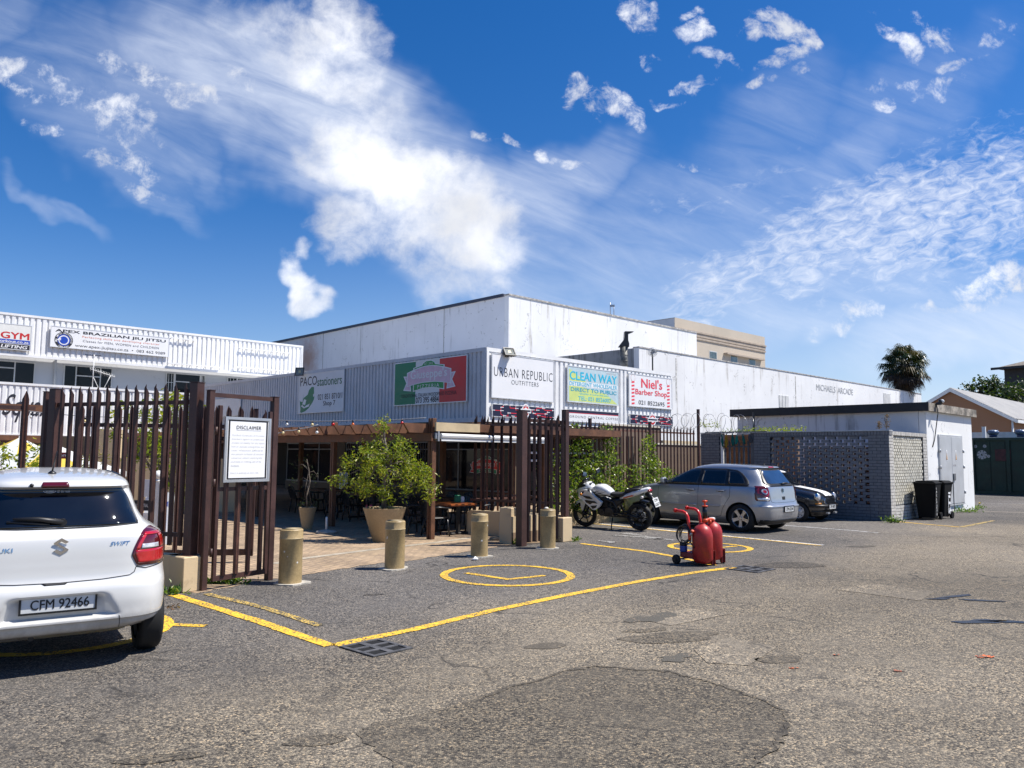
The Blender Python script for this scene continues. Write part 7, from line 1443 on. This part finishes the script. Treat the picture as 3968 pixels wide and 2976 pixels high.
for s in ('left','right'):
    po.patch(s,[(.985,.50,2.86),(1.0,.46,2.80),(1.10,.50,2.58),(1.20,.60,2.36),(1.28,.70,2.18),(1.345,.86,2.02),(1.36,1.1,1.9)],.003,TRIMK,'window_surround',pot,34,12)
    po.patch(s,[(1.005,1.76,2.56),(1.10,1.75,2.47),(1.20,1.74,2.27),(1.30,1.73,2.05),(1.325,1.75,1.97)],.0065,CGL,'front_side_window',pot,14,8,.008)
    po.patch(s,[(1.005,1.04,1.66),(1.325,1.06,1.64)],.0065,CGL,'rear_side_window',pot,10,8,.008)
    po.patch(s,[(1.02,.60,.97),(1.06,.57,.97),(1.20,.66,.985),(1.28,.78,1.0),(1.31,.88,1.0)],.0065,CGL,'quarter_window',pot,8,8,.008)
    for x in (1.90,1.12):
        h=MB(); p=po.side(x,.875,1 if s=='left' else -1); sg_=1 if s=='left' else -1; h.tube([p+Vector((.11,0,0)),p+Vector((.08,sg_*.028,.003)),p+Vector((-.08,sg_*.03,.003)),p+Vector((-.11,0,0))],.014,6); h.build('door_handle',GCAR,pot); po.patch(s,[(.85,x-.06,x+.06),(.895,x-.075,x+.075)],.002,HUBD,'handle_recess',pot,6,3,.004)
    po.line(s,[(1.70,.28),(1.70,.6),(1.70,.985)],.004,SEAM,'door_gap',pot,0.); po.line(s,[(2.78,.30),(2.80,.6),(2.78,.97)],.004,SEAM,'door_gap',pot,0.); po.line(s,[(1.70,.285),(2.3,.28),(2.78,.30)],.004,SEAM,'door_gap',pot,0.); po.line(s,[(1.70,.285),(1.25,.29),(1.13,.33),(1.08,.48),(.98,.64),(.90,.75),(.90,.985)],.004,SEAM,'door_gap',pot,0.)
    po.patch(s,[(.515,1.16,1.66),(.56,1.10,1.66)],.010,GCAR,'rubbing_strip',pot,10,3); po.patch(s,[(.515,1.74,2.72),(.56,1.74,2.72)],.010,GCAR,'rubbing_strip',pot,12,3)
    po.line(s,[(.45,.985),(1.5,.982),(2.86,.975)],.006,TRIMK,'belt_seal',pot,.002)
    sg_=1 if s=='left' else -1; p=po.side(2.62,1.0,sg_); mr=MB().box(-.06,.06,-.005,.17,-.01,.13,Matrix.Translation(p+Vector((0,0,.0)))@Matrix.Scale(sg_,4,(0,1,0)),bev=.035); mo=mr.build('door_mirror',GCAR,pot); MB().box(-.064,-.058,.02,.15,.01,.11,Matrix.Translation(p)@Matrix.Scale(sg_,4,(0,1,0))).build('mirror_glass',CHR,mo)
    # tail light wraps the corner
    rw=[(.685,sg_*.60,sg_*.775),(.72,sg_*.585,sg_*.782),(.84,sg_*.575,sg_*.778),(.95,sg_*.585,sg_*.755),(1.0,sg_*.61,sg_*.73)]
    tl=po.patch('rear',rw,.006,REDD,'tail_light',pot,14,10); po.patch(s,[(.70,.15,.27),(.84,.15,.25),(.95,.16,.22)],.005,REDD,'tail_light_wrap',pot,6,6)
    n=22
    for r_,zc,mm,of in ((.10,.885,REDL_,.011),(.055,.885,CLR,.015),(.032,.885,REDL_,.019)): po.poly('rear',[(sg_*(.675)+r_*.86*math.cos(2*PI*i/n),zc+r_*math.sin(2*PI*i/n)) for i in range(n)],mm,'round_lens',tl,of)
    po.patch('rear',[(.70,sg_*.60,sg_*.765),(.755,sg_*.595,sg_*.768)],.011,CLR,'reversing_lens',tl,10,3)
po.patch('rear',[(.985,-.50,.50),(1.0,-.575,.575),(1.06,-.60,.60),(1.20,-.535,.535),(1.34,-.47,.47),(1.37,-.455,.455)],.004,TRIMK,'rear_window_surround',pot,26,12)
po.patch('rear',[(1.035,-.44,.44),(1.06,-.52,.52),(1.20,-.475,.475),(1.33,-.415,.415)],.008,mat('blue_reflecting_glass',(.02,.05,.12),.03,spec=1.,var=.4,vs=1.2),'rear_window',pot,24,12)
po.patch('rear',[(1.392,-.11,.11),(1.412,-.10,.10)],.006,REDL_,'high_brake_light',pot,8,3)
po.line('rear',[(.585,.99),(.56,.72),(.54,.665),(.4,.645),(-.4,.645),(-.54,.665),(-.56,.72),(-.585,.99)],.004,SEAM,'tailgate_gap',pot,0.)
po.patch('rear',[(.55,-.78,.78),(.578,-.78,.78)],.012,GCAR,'bumper_ridge',pot,30,3); po.patch('rear',[(.20,-.70,.70),(.29,-.74,.74)],.006,TRIMK,'bumper_valance',pot,24,4)
n=24; po.poly('rear',[(.055*math.cos(2*PI*i/n),.90+.055*math.sin(2*PI*i/n)) for i in range(n)],CHR,'badge',pot,.008); po.poly('rear',[(.044*math.cos(2*PI*i/n),.90+.044*math.sin(2*PI*i/n)) for i in range(n)],HUBD,'badge_face',pot,.010); po.text('rear','V',.022,-.022,.903,.932,CHR,pot,.012,'badge_letter',bold=.02); po.text('rear','W',.030,-.030,.868,.900,CHR,pot,.012,'badge_letter',bold=.02)
po.text('rear','1.6',.44,.34,.745,.775,CHR,pot,.008,'model_lettering'); po.patch('rear',[(.70,-.06,.06),(.77,-.065,.065)],.004,HUBD,'boot_handle',pot,6,3)
plate(pot,-.012,.50,.40,.11,'CFM 65244',-1,-.10)
m=MB(); a=po.rear(.0,1.04)+Vector((-.025,0,0)); b=po.rear(-.32,1.06)+Vector((-.025,0,0)); m.tube([a,a.lerp(b,.5)+Vector((-.01,0,.01)),b],[.02,.014,.008],6); m.build('rear_wiper',TRIMK,pot)
m=MB(); c=Vector((.52,0,1.44)); m.lathe([(.03,0),(.02,.03)],c,10); m.tube([c+Vector((0,0,.02)),c+Vector((-.16,0,.26))],[.006,.003],5); m.build('aerial',TRIMK,pot)
po.patch('front',[(1.03,-.62,.62),(1.2,-.56,.56),(1.36,-.48,.48)],.004,CGL,'windscreen',pot,16,10); sc=MB(); po.line('left',[(2.45,.76),(1.9,.72),(1.75,.745),(1.2,.80)],.0025,mat('pale_scratch',(.5,.5,.5),.6,var=0),'door_scratch',pot,.0)
# ================================================================ small black classic car
BCAR=carpaint('black_car_paint',(.008,.008,.010),0.,.25)
mi=Body([(.16,.14,2.92,.60,5),(.24,.06,2.98,.66,5),(.30,.02,3.02,.685,5),(.45,.0,3.05,.70,4.6),(.58,.01,3.05,.70,4.6),(.66,.03,3.03,.695,4.4),(.72,.05,2.98,.69,4.2),(.77,.07,2.88,.68,4),(.81,.09,2.72,.67,3.8),(.85,.11,2.50,.655,3.8),(.885,.13,2.28,.64,3.8),(.91,.15,2.14,.63,4),(.95,.18,2.06,.615,4.2),(1.06,.24,1.96,.585,4.2),(1.17,.31,1.86,.555,4.2),(1.25,.37,1.78,.53,4),(1.285,.44,1.72,.505,3.8),(1.315,.62,1.60,.44,3.4),(1.34,.95,1.40,.26,3)])
wm=G(3096,2021); MSC=1.0; rotM=math.atan2(-B.y,-B.x); loc=Vector((wm.x,wm.y,0))-Matrix.Rotation(rotM,3,'Z')@Vector((2.50*MSC,-.66*MSC,0))
mt=thing('classic_car','small black classic car with white bonnet stripes facing out, beside the brick enclosure','car',loc,rotM,None,MSC)
car_body(mi,mt,BCAR,[(x,s*.46 if s>0 else -1.,1. if s>0 else -.46,.25,.285) for x in (.47,2.50) for s in (-1,1)],130)
for x in (.47,2.50):
    for s in (-1,1): wheel_thing(mt,x,s*.635,.255,.255,.15,s,style='steel',rimr=.66)
MB().box(.3,2.8,-.42,.42,.12,.22).build('underbody',ARCH,mt)
for a,b in ((-.205,-.015),(.015,.205)):
    mi.patch('front',[(.675,a,b),(.76,a,b),(.85,a,b),(.905,a,b)],.004,WV,'bonnet_stripe',mt,6,26,.006); mi.patch('front',[(1.262,a,b),(1.30,a*.95,b*.95),(1.325,a*.8,b*.8)],.004,WV,'roof_stripe',mt,6,10,.006)
mi.patch('front',[(.925,-.55,.55),(.95,-.56,.56),(1.10,-.51,.51),(1.235,-.455,.455)],.004,CGL,'windscreen',mt,20,10); mi.line('front',[(-.56,.93),(0,.925),(.56,.93),(.52,1.10),(.465,1.243),(0,1.25),(-.465,1.243),(-.52,1.10),(-.56,.93)],.009,CHR,'windscreen_trim',mt,.004)
for s in ('left','right'): mi.patch(s,[(.94,.45,1.88),(1.06,.50,1.80),(1.2,.58,1.70)],.004,CGL,'side_window',mt,20,8); mi.line(s,[(.40,.925),(1.2,.922),(1.98,.92)],.006,CHR,'belt_trim',mt,.002)
n=26
for sgn in (-1,1):
    c=mi.front(sgn*.50,.635)+Vector((.0,0,.01)); M=Matrix.Translation(c)@Matrix.Rotation(PI/2,4,'Y'); hl=MB().lathe([(.115,-.06),(.118,.01),(.105,.035),(.095,.03)],n=n,M=M).build('headlight',CHR,mt); MB().lathe([(.096,.028),(.07,.045),(.001,.055)],n=n,M=M).build('lens',CLR,hl)
    mi.patch('front',[(.46,sgn*.44,sgn*.56),(.50,sgn*.44,sgn*.56)],.012,mat('amber_lens',(.6,.2,.01),.15,var=.1),'indicator',mt,5,3); MB().sphere(mi.front(sgn*.36,.42)+Vector((.03,0,0)),.06,12,8).build('spot_lamp',CHR,mt) if sgn<0 and False else None
gr=[(.47,-.27,.27),(.50,-.335,.335),(.56,-.34,.34),(.605,-.285,.285),(.62,-.25,.25)]
mi.patch('front',gr,.006,HUBD,'grille_back',mt,14,6)
for k in range(6):
    z=.482+k*.0235; w_=np.interp(z,[r[0] for r in gr],[r[2] for r in gr])-.012; mi.line('front',[(-w_,z),(0,z),(w_,z)],.0055,CHR,'grille_bar',mt,.012,6)
mi.line('front',[(-.27,.47),(-.34,.50),(-.345,.56),(-.29,.61),(0,.628),(.29,.61),(.345,.56),(.34,.50),(.27,.47),(0,.465),(-.27,.47)],.010,CHR,'grille_surround',mt,.010)
m=MB(); pts=[mi.front(y,.42)+Vector((.05,0,0)) for y in np.linspace(-.64,.64,17)]; m.tube(pts,.038,8); m.build('front_bumper',TRIMK,mt); mi.patch('front',[(.20,-.55,.55),(.30,-.60,.60)],.02,TRIMK,'front_valance',mt,16,4)
plate(mt,3.135,.40,.40,.115,'CFM 18075',1,-.04); m=MB(); 
for y in (-.22,.22): m.box(3.06,3.12,y-.06,y+.06,.215,.26)
m.build('tow_bracket',ZINC,mt)
for x0,x1 in ((2.12,1.80),): 
    m=MB(); a=mi.front(-.1,.92)+Vector((.02,0,.012)); b=mi.front(-.38,1.02)+Vector((.02,0,.0)); m.tube([a,b],.006,5); a=mi.front(.3,.92)+Vector((.02,0,.012)); b=mi.front(.0,1.02)+Vector((.02,0,.0)); m.tube([a,b],.006,5); m.build('wiper',TRIMK,mt)
for sgn in (-1,1): p=mi.side(1.78,.98,sgn); MB().tube([p,p+Vector((.03,sgn*.10,.04))],.012,6).build('mirror_arm',CHR,mt); MB().box(-.02,.03,-.05,.05,-.035,.035,Matrix.Translation(p+Vector((.04,sgn*.14,.05))),bev=.015).build('door_mirror',BCAR,mt)
# ================================================================ sports motorcycle on its side stand
def loft(mb,secs,n=20,smooth=True):
    """secs: (x,z,half width,half height,exponent) -> superellipse sections across x"""
    vs=[]
    for (x,z,w,h,e) in secs:
        for i in range(n):
            t=2*PI*i/n; c,s=math.cos(t),math.sin(t); vs.append((x,w*math.copysign(abs(c)**(2/e),c),z+h*math.copysign(abs(s)**(2/e),s)))
    m=len(secs); F=[(i*n+k,i*n+(k+1)%n,(i+1)*n+(k+1)%n,(i+1)*n+k) for i in range(m-1) for k in range(n)]
    mb.add(vs,F+[tuple(range(n-1,-1,-1)),tuple(range((m-1)*n,m*n))],smooth); return mb
WBK=carpaint('white_bike_fairing',(.74,.74,.72),0.,.3); BKP=mat('black_bike_plastic',(.010,.010,.011),.35,var=.2,vs=8); ENG=mat('dark_engine_metal',(.035,.035,.037),.45,.7,var=.5,vs=14,bump=.3); BGR=mat('bike_graphics',(.012,.012,.015),.4,var=0); SEATM=mat('black_seat_vinyl',(.014,.014,.014),.6,var=.2); ORD=mat('orange_decal',(.6,.10,.02),.4,var=0)
fw=G(2276,2041); rw_=G(2482,2056); d=Vector((fw.x-rw_.x,fw.y-rw_.y,0)); WB=1.40; bs_=d.length/WB*1.03
bk=thing('motorcycle','white and black faired motorcycle leaning on its side stand by the creeper fence','motorcycle',(rw_.x,rw_.y+.02,0),math.atan2(d.y,d.x),None,bs_)
LEAN=bpy.data.objects.new('chassis',None)
bk.rotation_euler=(R(-7)*1,0,math.atan2(d.y,d.x)); bk.rotation_mode='XYZ'
def bwheel(x,r,w,steer=0):
    e=bpy.data.objects.new('wheel',None); COL.objects.link(e); e.parent=bk; e.location=(x,0,r); e.rotation_euler=(0,0,steer); e.empty_display_size=.1
    M=RX; prof=[(r-.085+0,-w*.42)]+[(r-.085+.085*math.sin(PI*.5*k/6)*1.0,-w*.5*math.cos(PI*.5*k/6)) for k in range(7)]
    prof=[(r-.075,-w*.36),(r-.06,-w*.48),(r-.035,-w*.5),(r-.012,-w*.34),(r,0),(r-.012,w*.34),(r-.035,w*.5),(r-.06,w*.48),(r-.075,w*.36),(r-.09,w*.3)]
    MB().lathe(prof,n=44,M=M,caps=False).build('tyre',TYRE,e); rm=MB(); rm.lathe([(r-.072,-w*.34),(r-.075,0),(r-.072,w*.34),(r-.095,w*.30),(r-.10,0),(r-.095,-w*.30),(r-.072,-w*.34)],n=36,M=M,caps=False)
    for k in range(6):
        a=2*PI*k/6; c,s=math.cos(a),math.sin(a); c2,s2=math.cos(a+.22),math.sin(a+.22); rm.tube([(.03*c,0,.03*s),((r-.16)*.5*c,0,(r-.16)*.5*s),((r-.095)*c2,0,(r-.095)*s2)],[.022,.016,.013],6)
    rm.cyl((0,-.07,0),(0,.07,0),.04,n=14); rm.build('rim',ENG,e); dm=MB(); dm.lathe([(.075,.055),(.125,.055),(.125,.061),(.075,.061),(.075,.055)],n=28,M=M,caps=False)
    dm.build('brake_disc',ZINC,e); return e
bwheel(1.40,.298,.105,.10); bwheel(0,.305,.135)
def part(nm,mb,mtl,**k): return mb.build(nm,mtl,bk,**k)
# front end
m=MB()
for s in (-1,1): m.cyl((1.40,s*.085,.298),(1.19,s*.085,.78),.024,n=10); m.cyl((1.40,s*.085,.298),(1.37,s*.085,.37),.034,n=10)
m.box(1.15,1.26,-.12,.12,.74,.79,bev=.015); part('fork',m,BKP)
m=MB(); n=12; sec=[]
for k in range(n+1):
    a=R(18)+R(128)*k/n; rr=.325
    for y,dr in ((-.075,-.05),(-.06,.0),(-.02,.022),(.02,.022),(.06,0),(.075,-.05)): sec.append((1.40+(rr+dr)*math.cos(a)*1.0,y*(1 if 1<k<n-1 else .8),.298+(rr+dr)*math.sin(a)))
m.add(sec,[(i*6+k,i*6+k+1,(i+1)*6+k+1,(i+1)*6+k) for i in range(n) for k in range(5)],True)
for s in (-1,1): m.add([(1.40,s*.082,.30),(1.31,s*.082,.52),(1.24,s*.08,.58),(1.46,s*.078,.60),(1.44,s*.082,.45)],[(0,1,2,3,4)])
o=part('front_mudguard',m,WBK,recalc=False); sm=o.modifiers.new('t','SOLIDIFY'); sm.thickness=.006
# fairing
m=MB(); loft(m,[(1.52,.80,.03,.03,2.2),(1.49,.81,.10,.085,2.4),(1.42,.83,.155,.135,2.6),(1.32,.86,.175,.165,2.8),(1.22,.88,.165,.17,2.8),(1.12,.87,.10,.11,2.6)]); part('nose_fairing',m,WBK)
m=MB(); loft(m,[(1.535,.87,.02,.02,2.2),(1.50,.90,.085,.05,2.4),(1.42,.96,.12,.075,2.4),(1.33,1.05,.125,.06,2.4),(1.27,1.10,.11,.03,2.2)]); part('windscreen',m,mat('smoked_screen',(.02,.02,.022),.1,var=.1))
for s in (-1,1):
    hl=MB(); M=Matrix.Translation((1.492,s*.055,.83))@Matrix.Rotation(R(75),4,'Y'); hl.lathe([(.05,-.02),(.052,.01),(.03,.03),(.001,.034)],n=18,M=M); part('headlight',hl,CLR)
for s in (-1,1):
    y=s*.20; prof=[(1.40,.78),(1.30,.90),(1.10,.86),(.98,.74),(.80,.62),(.86,.52),(.98,.44),(1.06,.44),(1.16,.53),(1.28,.63),(1.38,.71)]
    m=MB(); m.add([(x,y+s*.03*math.sin(PI*min(1,max(0,(z-.34)/.6))),z) for x,z in prof]+[(x*.98+.02,y-s*.05,z) for x,z in prof],[tuple(range(len(prof)))]+[(i,len(prof)+i,len(prof)+(i+1)%len(prof),(i+1)%len(prof)) for i in range(len(prof))]); part('side_fairing',m,WBK)
    def dec(poly,mt_,off=.034): 
        m=MB(); m.add([(x,y+s*(.03*math.sin(PI*min(1,max(0,(z-.34)/.6)))+.005),z) for x,z in poly],[tuple(range(len(poly)))]); part('fairing_graphic',m,mt_,recalc=False)
    dec([(1.32,.76),(1.10,.74),(1.02,.68),(1.18,.69)],BGR); dec([(1.24,.66),(.98,.64),(.90,.59),(1.04,.60),(1.10,.56),(1.20,.60)],BGR); dec([(1.10,.53),(.92,.55),(.96,.49),(1.05,.46)],BGR); dec([(1.36,.84),(1.24,.845),(1.28,.80)],BGR)
for s in (-1,1):
    m=MB(); m.add([(1.47,s*.118,.90),(1.34,s*.172,.93),(1.22,s*.158,.96),(1.28,s*.130,1.0),(1.40,s*.110,.96)],[(0,1,2,3,4)]); o=part('nose_graphic',m,BGR,recalc=False); sm=o.modifiers.new('t','SOLIDIFY'); sm.thickness=.02; sm.offset=0
m=MB(); m.box(1.14,1.26,-.10,.10,.90,1.02,bev=.03); part('instrument_panel',m,BKP)
# tank, seat, tail
m=MB(); loft(m,[(1.14,.82,.07,.06,2.4),(1.08,.86,.13,.10,2.5),(.96,.88,.165,.125,2.6),(.82,.87,.165,.12,2.6),(.70,.83,.13,.09,2.5),(.62,.80,.09,.05,2.4)]); part('fuel_tank',m,WBK)
for s in (-1,1):
    m=MB(); m.add([(1.06,s*.150,.82),(.92,s*.172,.86),(.72,s*.142,.85),(.86,s*.172,.80)],[(0,1,2,3)]); part('tank_graphic',m,BGR,recalc=False)
MB_=MB(); MB_.cyl((.94,0,.98),(.94,0,1.012),.045,n=16); part('filler_cap',MB_,ENG)
m=MB(); loft(m,[(.68,.80,.08,.05,2.6),(.58,.775,.13,.045,2.8),(.42,.77,.15,.05,3),(.30,.79,.14,.055,3),(.22,.82,.11,.04,2.6)]); part('seat',m,SEATM)
m=MB(); loft(m,[(.28,.86,.10,.035,2.6),(.16,.885,.125,.045,2.8),(.0,.905,.125,.04,2.8),(-.12,.92,.10,.03,2.6)]); part('pillion_seat',m,SEATM)
m=MB(); loft(m,[(.40,.70,.11,.04,2.4),(.25,.755,.145,.06,2.6),(.05,.82,.15,.07,2.6),(-.12,.87,.135,.065,2.6),(-.26,.915,.09,.05,2.4),(-.30,.925,.05,.03,2.2)]); part('tail_fairing',m,WBK)
for s in (-1,1): m=MB(); m.add([(.30,s*.150,.735),(.06,s*.160,.80),(.02,s*.158,.78),(.28,s*.150,.715)],[(0,1,2,3)]); part('tail_decal',m,ORD,recalc=False)
m=MB(); loft(m,[(-.27,.90,.07,.035,2.4),(-.325,.885,.055,.028,2.4)]); part('tail_light',m,REDL_)
m=MB(); m.tube([(.12,.12,.94),(-.02,.13,.97),(-.14,.10,.975),(-.16,0,.975),(-.14,-.10,.975),(-.02,-.13,.97),(.12,-.12,.94)],.013,6); part('grab_rail',m,BKP)
# plate and hugger
m=MB(); m.tube([(-.20,0,.82),(-.36,0,.70),(-.42,0,.62)],[.05,.04,.03],8); part('tail_tidy',m,BKP)
M=Matrix.Translation((-.435,0,.64))@Matrix.Rotation(-PI/2,4,'Z')@Matrix.Rotation(R(-20),4,'X'); o=MB().box(-.115,.115,-.006,.006,-.10,.10,M).build('number_plate',PLATE,bk)
m=MB()
for tx,za,zb in (('CFM',.012,.078),('62671',-.078,-.012)):
    vs,fs=fit(tx,-.085 if len(tx)<4 else -.098,.07 if len(tx)<4 else .098,za,zb,bold=.02); m.add([M@Vector((a,-.008-l*.0006,b)) for a,b,l in vs],fs)
m.build('plate_lettering',BLK,o,recalc=False)
for s in (-1,1):
    m=MB(); m.tube([(-.20,s*.08,.80),(-.20,s*.19,.77)],.010,6); m.sphere((-.20,s*.205,.765),.034,10,7); part('rear_indicator',m,mat('clear_indicator',(.6,.55,.5),.2,var=0)); m=MB(); m.tube([(1.30,s*.17,.80),(1.30,s*.25,.79)],.010,6); m.sphere((1.30,s*.27,.79),.03,10,7); part('front_indicator',m,bpy.data.materials['amber_lens'])
    m=MB(); m.tube([(1.18,s*.06,.90),(1.14,s*.20,.915),(1.05,s*.33,.90)],.015,8); m.cyl((1.08,s*.29,.906),(1.00,s*.40,.895),.021,n=10); m.tube([(1.13,s*.24,.925),(1.16,s*.34,.93)],.007,5); part('handlebar',m,BKP)
    m=MB(); m.tube([(1.24,s*.12,1.0),(1.20,s*.20,1.12),(1.17,s*.27,1.20)],.010,6); M=Matrix.Translation((1.16,s*.30,1.25))@Matrix.Rotation(s*R(18),4,'X')@Matrix.Rotation(R(-12),4,'Z'); m.box(-.015,.02,-.065,.065,-.05,.055,M,bev=.015); o=part('mirror',m,BKP); MB().box(-.019,-.014,-.055,.055,-.042,.047,M).build('mirror_glass',CHR,o)
# engine, frame, swingarm, exhaust, stand
m=MB(); m.box(.58,.98,-.13,.13,.30,.50,bev=.04); m.box(.74,.96,-.10,.10,.48,.68,bev=.03); 
for k in range(6): m.box(.72,.98,-.115,.115,.50+k*.028,.510+k*.028)
m.cyl((.66,.12,.40),(.66,.175,.40),.105,n=22); m.cyl((.86,.12,.38),(.86,.165,.38),.075,n=20); m.cyl((.66,-.12,.40),(.66,-.17,.40),.11,n=22); part('engine',m,ENG)
m=MB()
for s in (-1,1): m.tube([(1.16,s*.05,.80),(.90,s*.14,.72),(.55,s*.13,.62),(.44,s*.11,.36)],.026,8); m.tube([(.50,s*.11,.62),(.20,s*.10,.74),(-.18,s*.08,.84)],.016,6); m.tube([(1.14,s*.05,.76),(1.0,s*.09,.52),(.98,s*.08,.34)],.02,6)
part('frame',m,BKP); m=MB()
for s in (-1,1): m.tube([(.46,s*.10,.38),(.2,s*.115,.34),(0,s*.115,.305)],.024,8)
m.cyl((0,-.14,.305),(0,.14,.305),.016,n=8); part('swingarm',m,ENG); m=MB(); m.tube([(.30,.0,.42),(.33,0,.68)],.035,10); part('shock_absorber',m,mat('shock_spring',(.30,.26,.08),.5,var=.3,vs=25))
m=MB(); m.tube([(.98,-.05,.50),(1.06,-.08,.40),(.96,-.10,.26),(.55,-.14,.25),(.20,-.17,.34),(-.10,-.19,.44)],[.02,.02,.02,.024,.05,.055],10); part('exhaust',m,ENG)
m=MB(); m.tube([(.62,.13,.42),(.50,.14,.40),(.36,.14,.37),(.04,.12,.345)],.012,5); m.tube([(.62,.13,.36),(.30,.13,.30),(.04,.12,.265)],.012,5); part('chain_guard',m,ENG)
m=MB(); m.tube([(.60,.13,.28),(.57,.25,.12),(.55,.31,.045)],.014,6); m.box(.50,.61,.29,.35,.035,.05); part('side_stand',m,BKP)
m=MB(); m.box(.45,.52,.12,.24,.335,.36,bev=.01); m.box(.45,.52,-.24,-.12,.335,.36,bev=.01); m.box(.20,.26,.12,.22,.43,.45,bev=.01); part('footrest',m,BKP)
m=MB(); loft(m,[(.62,.62,.135,.10,3),(.50,.60,.13,.12,3),(.38,.66,.11,.07,3)]); part('side_panel',m,BKP)
m=MB(); loft(m,[(.12,.60,.06,.02,2.5),(-.10,.66,.075,.02,2.5),(-.24,.63,.07,.02,2.5)]); part('rear_mudguard',m,BKP)
# ================================================================ twin red tank trolley
REDT=mat('worn_red_tank_paint',(.36,.022,.02),.42,var=.28,vs=3.5,fine=.12,bump=.06,bs=25); REDP=mat('bright_red_pipe',(.62,.025,.02),.3,var=.06); ORG2=mat('red_orange_plastic',(.62,.07,.015),.4,var=.1); RRED=mat('dull_red_foot',(.26,.035,.03),.6,var=.3,vs=8); BLUC=mat('blue_canister',(.01,.05,.30),.4,var=.12); HOSE=mat('black_hose',(.012,.012,.013),.4,var=0)
g=G(2716,2200); tr=thing('tank_trolley','red twin tank spray trolley with pump, hoses and blue canister standing on the yellow line','trolley',(g.x+.09,g.y+.25,0),ROTA-.10)
RT_=.158
for i,(x,y,zt_) in enumerate(((.0,.0,.62),(.33,.06,.64))):
    tk=MB().lathe([(.05,.035),(.11,.045),(RT_,.10),(RT_,.44),(RT_*.97,.49),(RT_*.86,.55),(RT_*.66,.595),(RT_*.36,.625),(.04,.635),(.04,.655)],(x,y,zt_-.62),n=40).build('tank',REDT,tr,sharp=45)
    if i==1: MB().lathe([(.001,.655),(.05,.655),(.05,.69),(.035,.70),(.001,.70)],(x,y,zt_-.62),16).build('filler_cap',mat('pale_cap',(.6,.58,.56),.4,var=.1),tk)
    MB().tube([(x+RT_*.98,y-.03,zt_-.62+.10),(x+RT_*.75,y-.10,.47+zt_-.62),(x+.05,y-.06,.60+zt_-.62)],.004,4).build('weld_seam',RRED,tk)
    M=Matrix.Translation((x+RT_*.80,y-RT_*.62,0))@Matrix.Rotation(-.55,4,'Z'); f=MB(); f.box(-.028,.028,-.01,.05,.018,.23,M); f.box(-.028,-.02,-.045,-.01,.018,.23,M); f.box(.02,.028,-.045,-.01,.018,.23,M); f.build('foot',RRED,tr); MB().box(-.02,.02,-.03,.03,0,.02,M).build('foot_pad',BKP,tr)
MB().box(-.13,.46,.08,.34,.10,.19,bev=.012).build('chassis',RRED,tr); MB().cyl((-.22,.36,.072),(.50,.36,.072),.012,n=8).build('axle',ZINC,tr)
RYX=Matrix.Rotation(PI/2,4,'Y')
for x in (-.19,.48): MB().lathe([(.02,-.028),(.06,-.03),(.072,-.02),(.072,.02),(.06,.03),(.02,.028)],n=26,M=Matrix.Translation((x,.36,.072))@RYX).build('wheel',TYRE,tr)
MB().cyl((-.235,.36,.072),(-.20,.36,.072),.022,n=12).build('hub_cap',HUBD,tr)
for i,(x,dz) in enumerate(((-.10,0.),(.19,.03))):
    h=MB(); h.tube([(x,.17,.40),(x,.18,.62+dz),(x,.20,.735+dz),(x,.235,.79+dz),(x,.29,.812+dz),(x,.44,.822+dz)],.024,10); h.cyl((x,.425,.821+dz),(x,.46,.823+dz),.033,n=14); h.build('handle',REDP,tr)
px0=.07
MB().cyl((px0,0,.62),(px0,0,.66),.042,n=16).build('tank_neck',BKP,tr); MB().cyl((px0,0,.66),(px0,0,.715),.05,n=16).build('pump_collar',ORG2,tr); MB().cyl((px0,0,.715),(px0,0,.90),.04,n=18).build('pump_cylinder',BKP,tr); m=MB(); m.cyl((px0,0,.90),(px0,0,.918),.048,n=18); m.cyl((px0,0,.918),(px0,0,1.0),.011,n=8); m.cyl((px0-.035,.02,.985),(px0+.035,-.02,.985),.013,n=8); m.lathe([(.02,.96),(.03,.985),(.02,1.0)],(px0,0,0),12); m.build('pump_handle',ORG2,tr)
m=MB(); m.box(px0+.03,px0+.17,-.03,.02,.685,.72,bev=.01); m.cyl((px0+.17,0,.70),(px0+.26,.03,.68),.02,n=10); m.cyl((px0+.11,-.01,.63),(px0+.11,-.01,.69),.025,n=10); m.build('valve_arm',ORG2,tr)
MB().lathe([(.054,0),(.058,.02),(.058,.10),(.052,.115),(.03,.12)],(-.10,.29,.19),20).build('canister',BLUC,tr); MB().lathe([(.06,.095),(.061,.135),(.03,.14)],(-.10,.29,.19),20).build('canister_lid',BKP,tr)
h=MB(); qh=random.Random(6)
for k in range(5):
    cy_,cz_,ry_,rz_=.24+qh.uniform(-.02,.03),.47+qh.uniform(-.03,.03),.085+.012*k,.13+.012*qh.uniform(-1,1); h.tube([(-.10-.012*k+.012*math.sin(2*t),cy_+ry_*math.cos(t),cz_+rz_*math.sin(t)) for t in [2*PI*i_/22 for i_ in range(23)]],.0085,6,False)
h.tube([(.03,.02,.625),(-.06,.12,.625),(-.11,.2,.60)],.0085,6); h.tube([(-.11,.25,.35),(-.12,.27,.32),(-.10,.29,.30)],.0085,6)
h.build('hose',HOSE,tr); h=MB(); h.cyl((-.165,.07,.51),(-.17,.05,.54),.022,n=10); h.cyl((-.17,.12,.395),(-.168,.10,.46),.018,n=10); h.build('spray_trigger',ORG2,tr); MB().cyl((-.168,.10,.46),(-.165,.07,.51),.019,n=10).build('trigger_sleeve',ZINC,tr); MB().tube([(-.17,.12,.395),(-.17,.08,.33),(-.165,.03,.27)],.009,6).build('lance_hose',HOSE,tr)
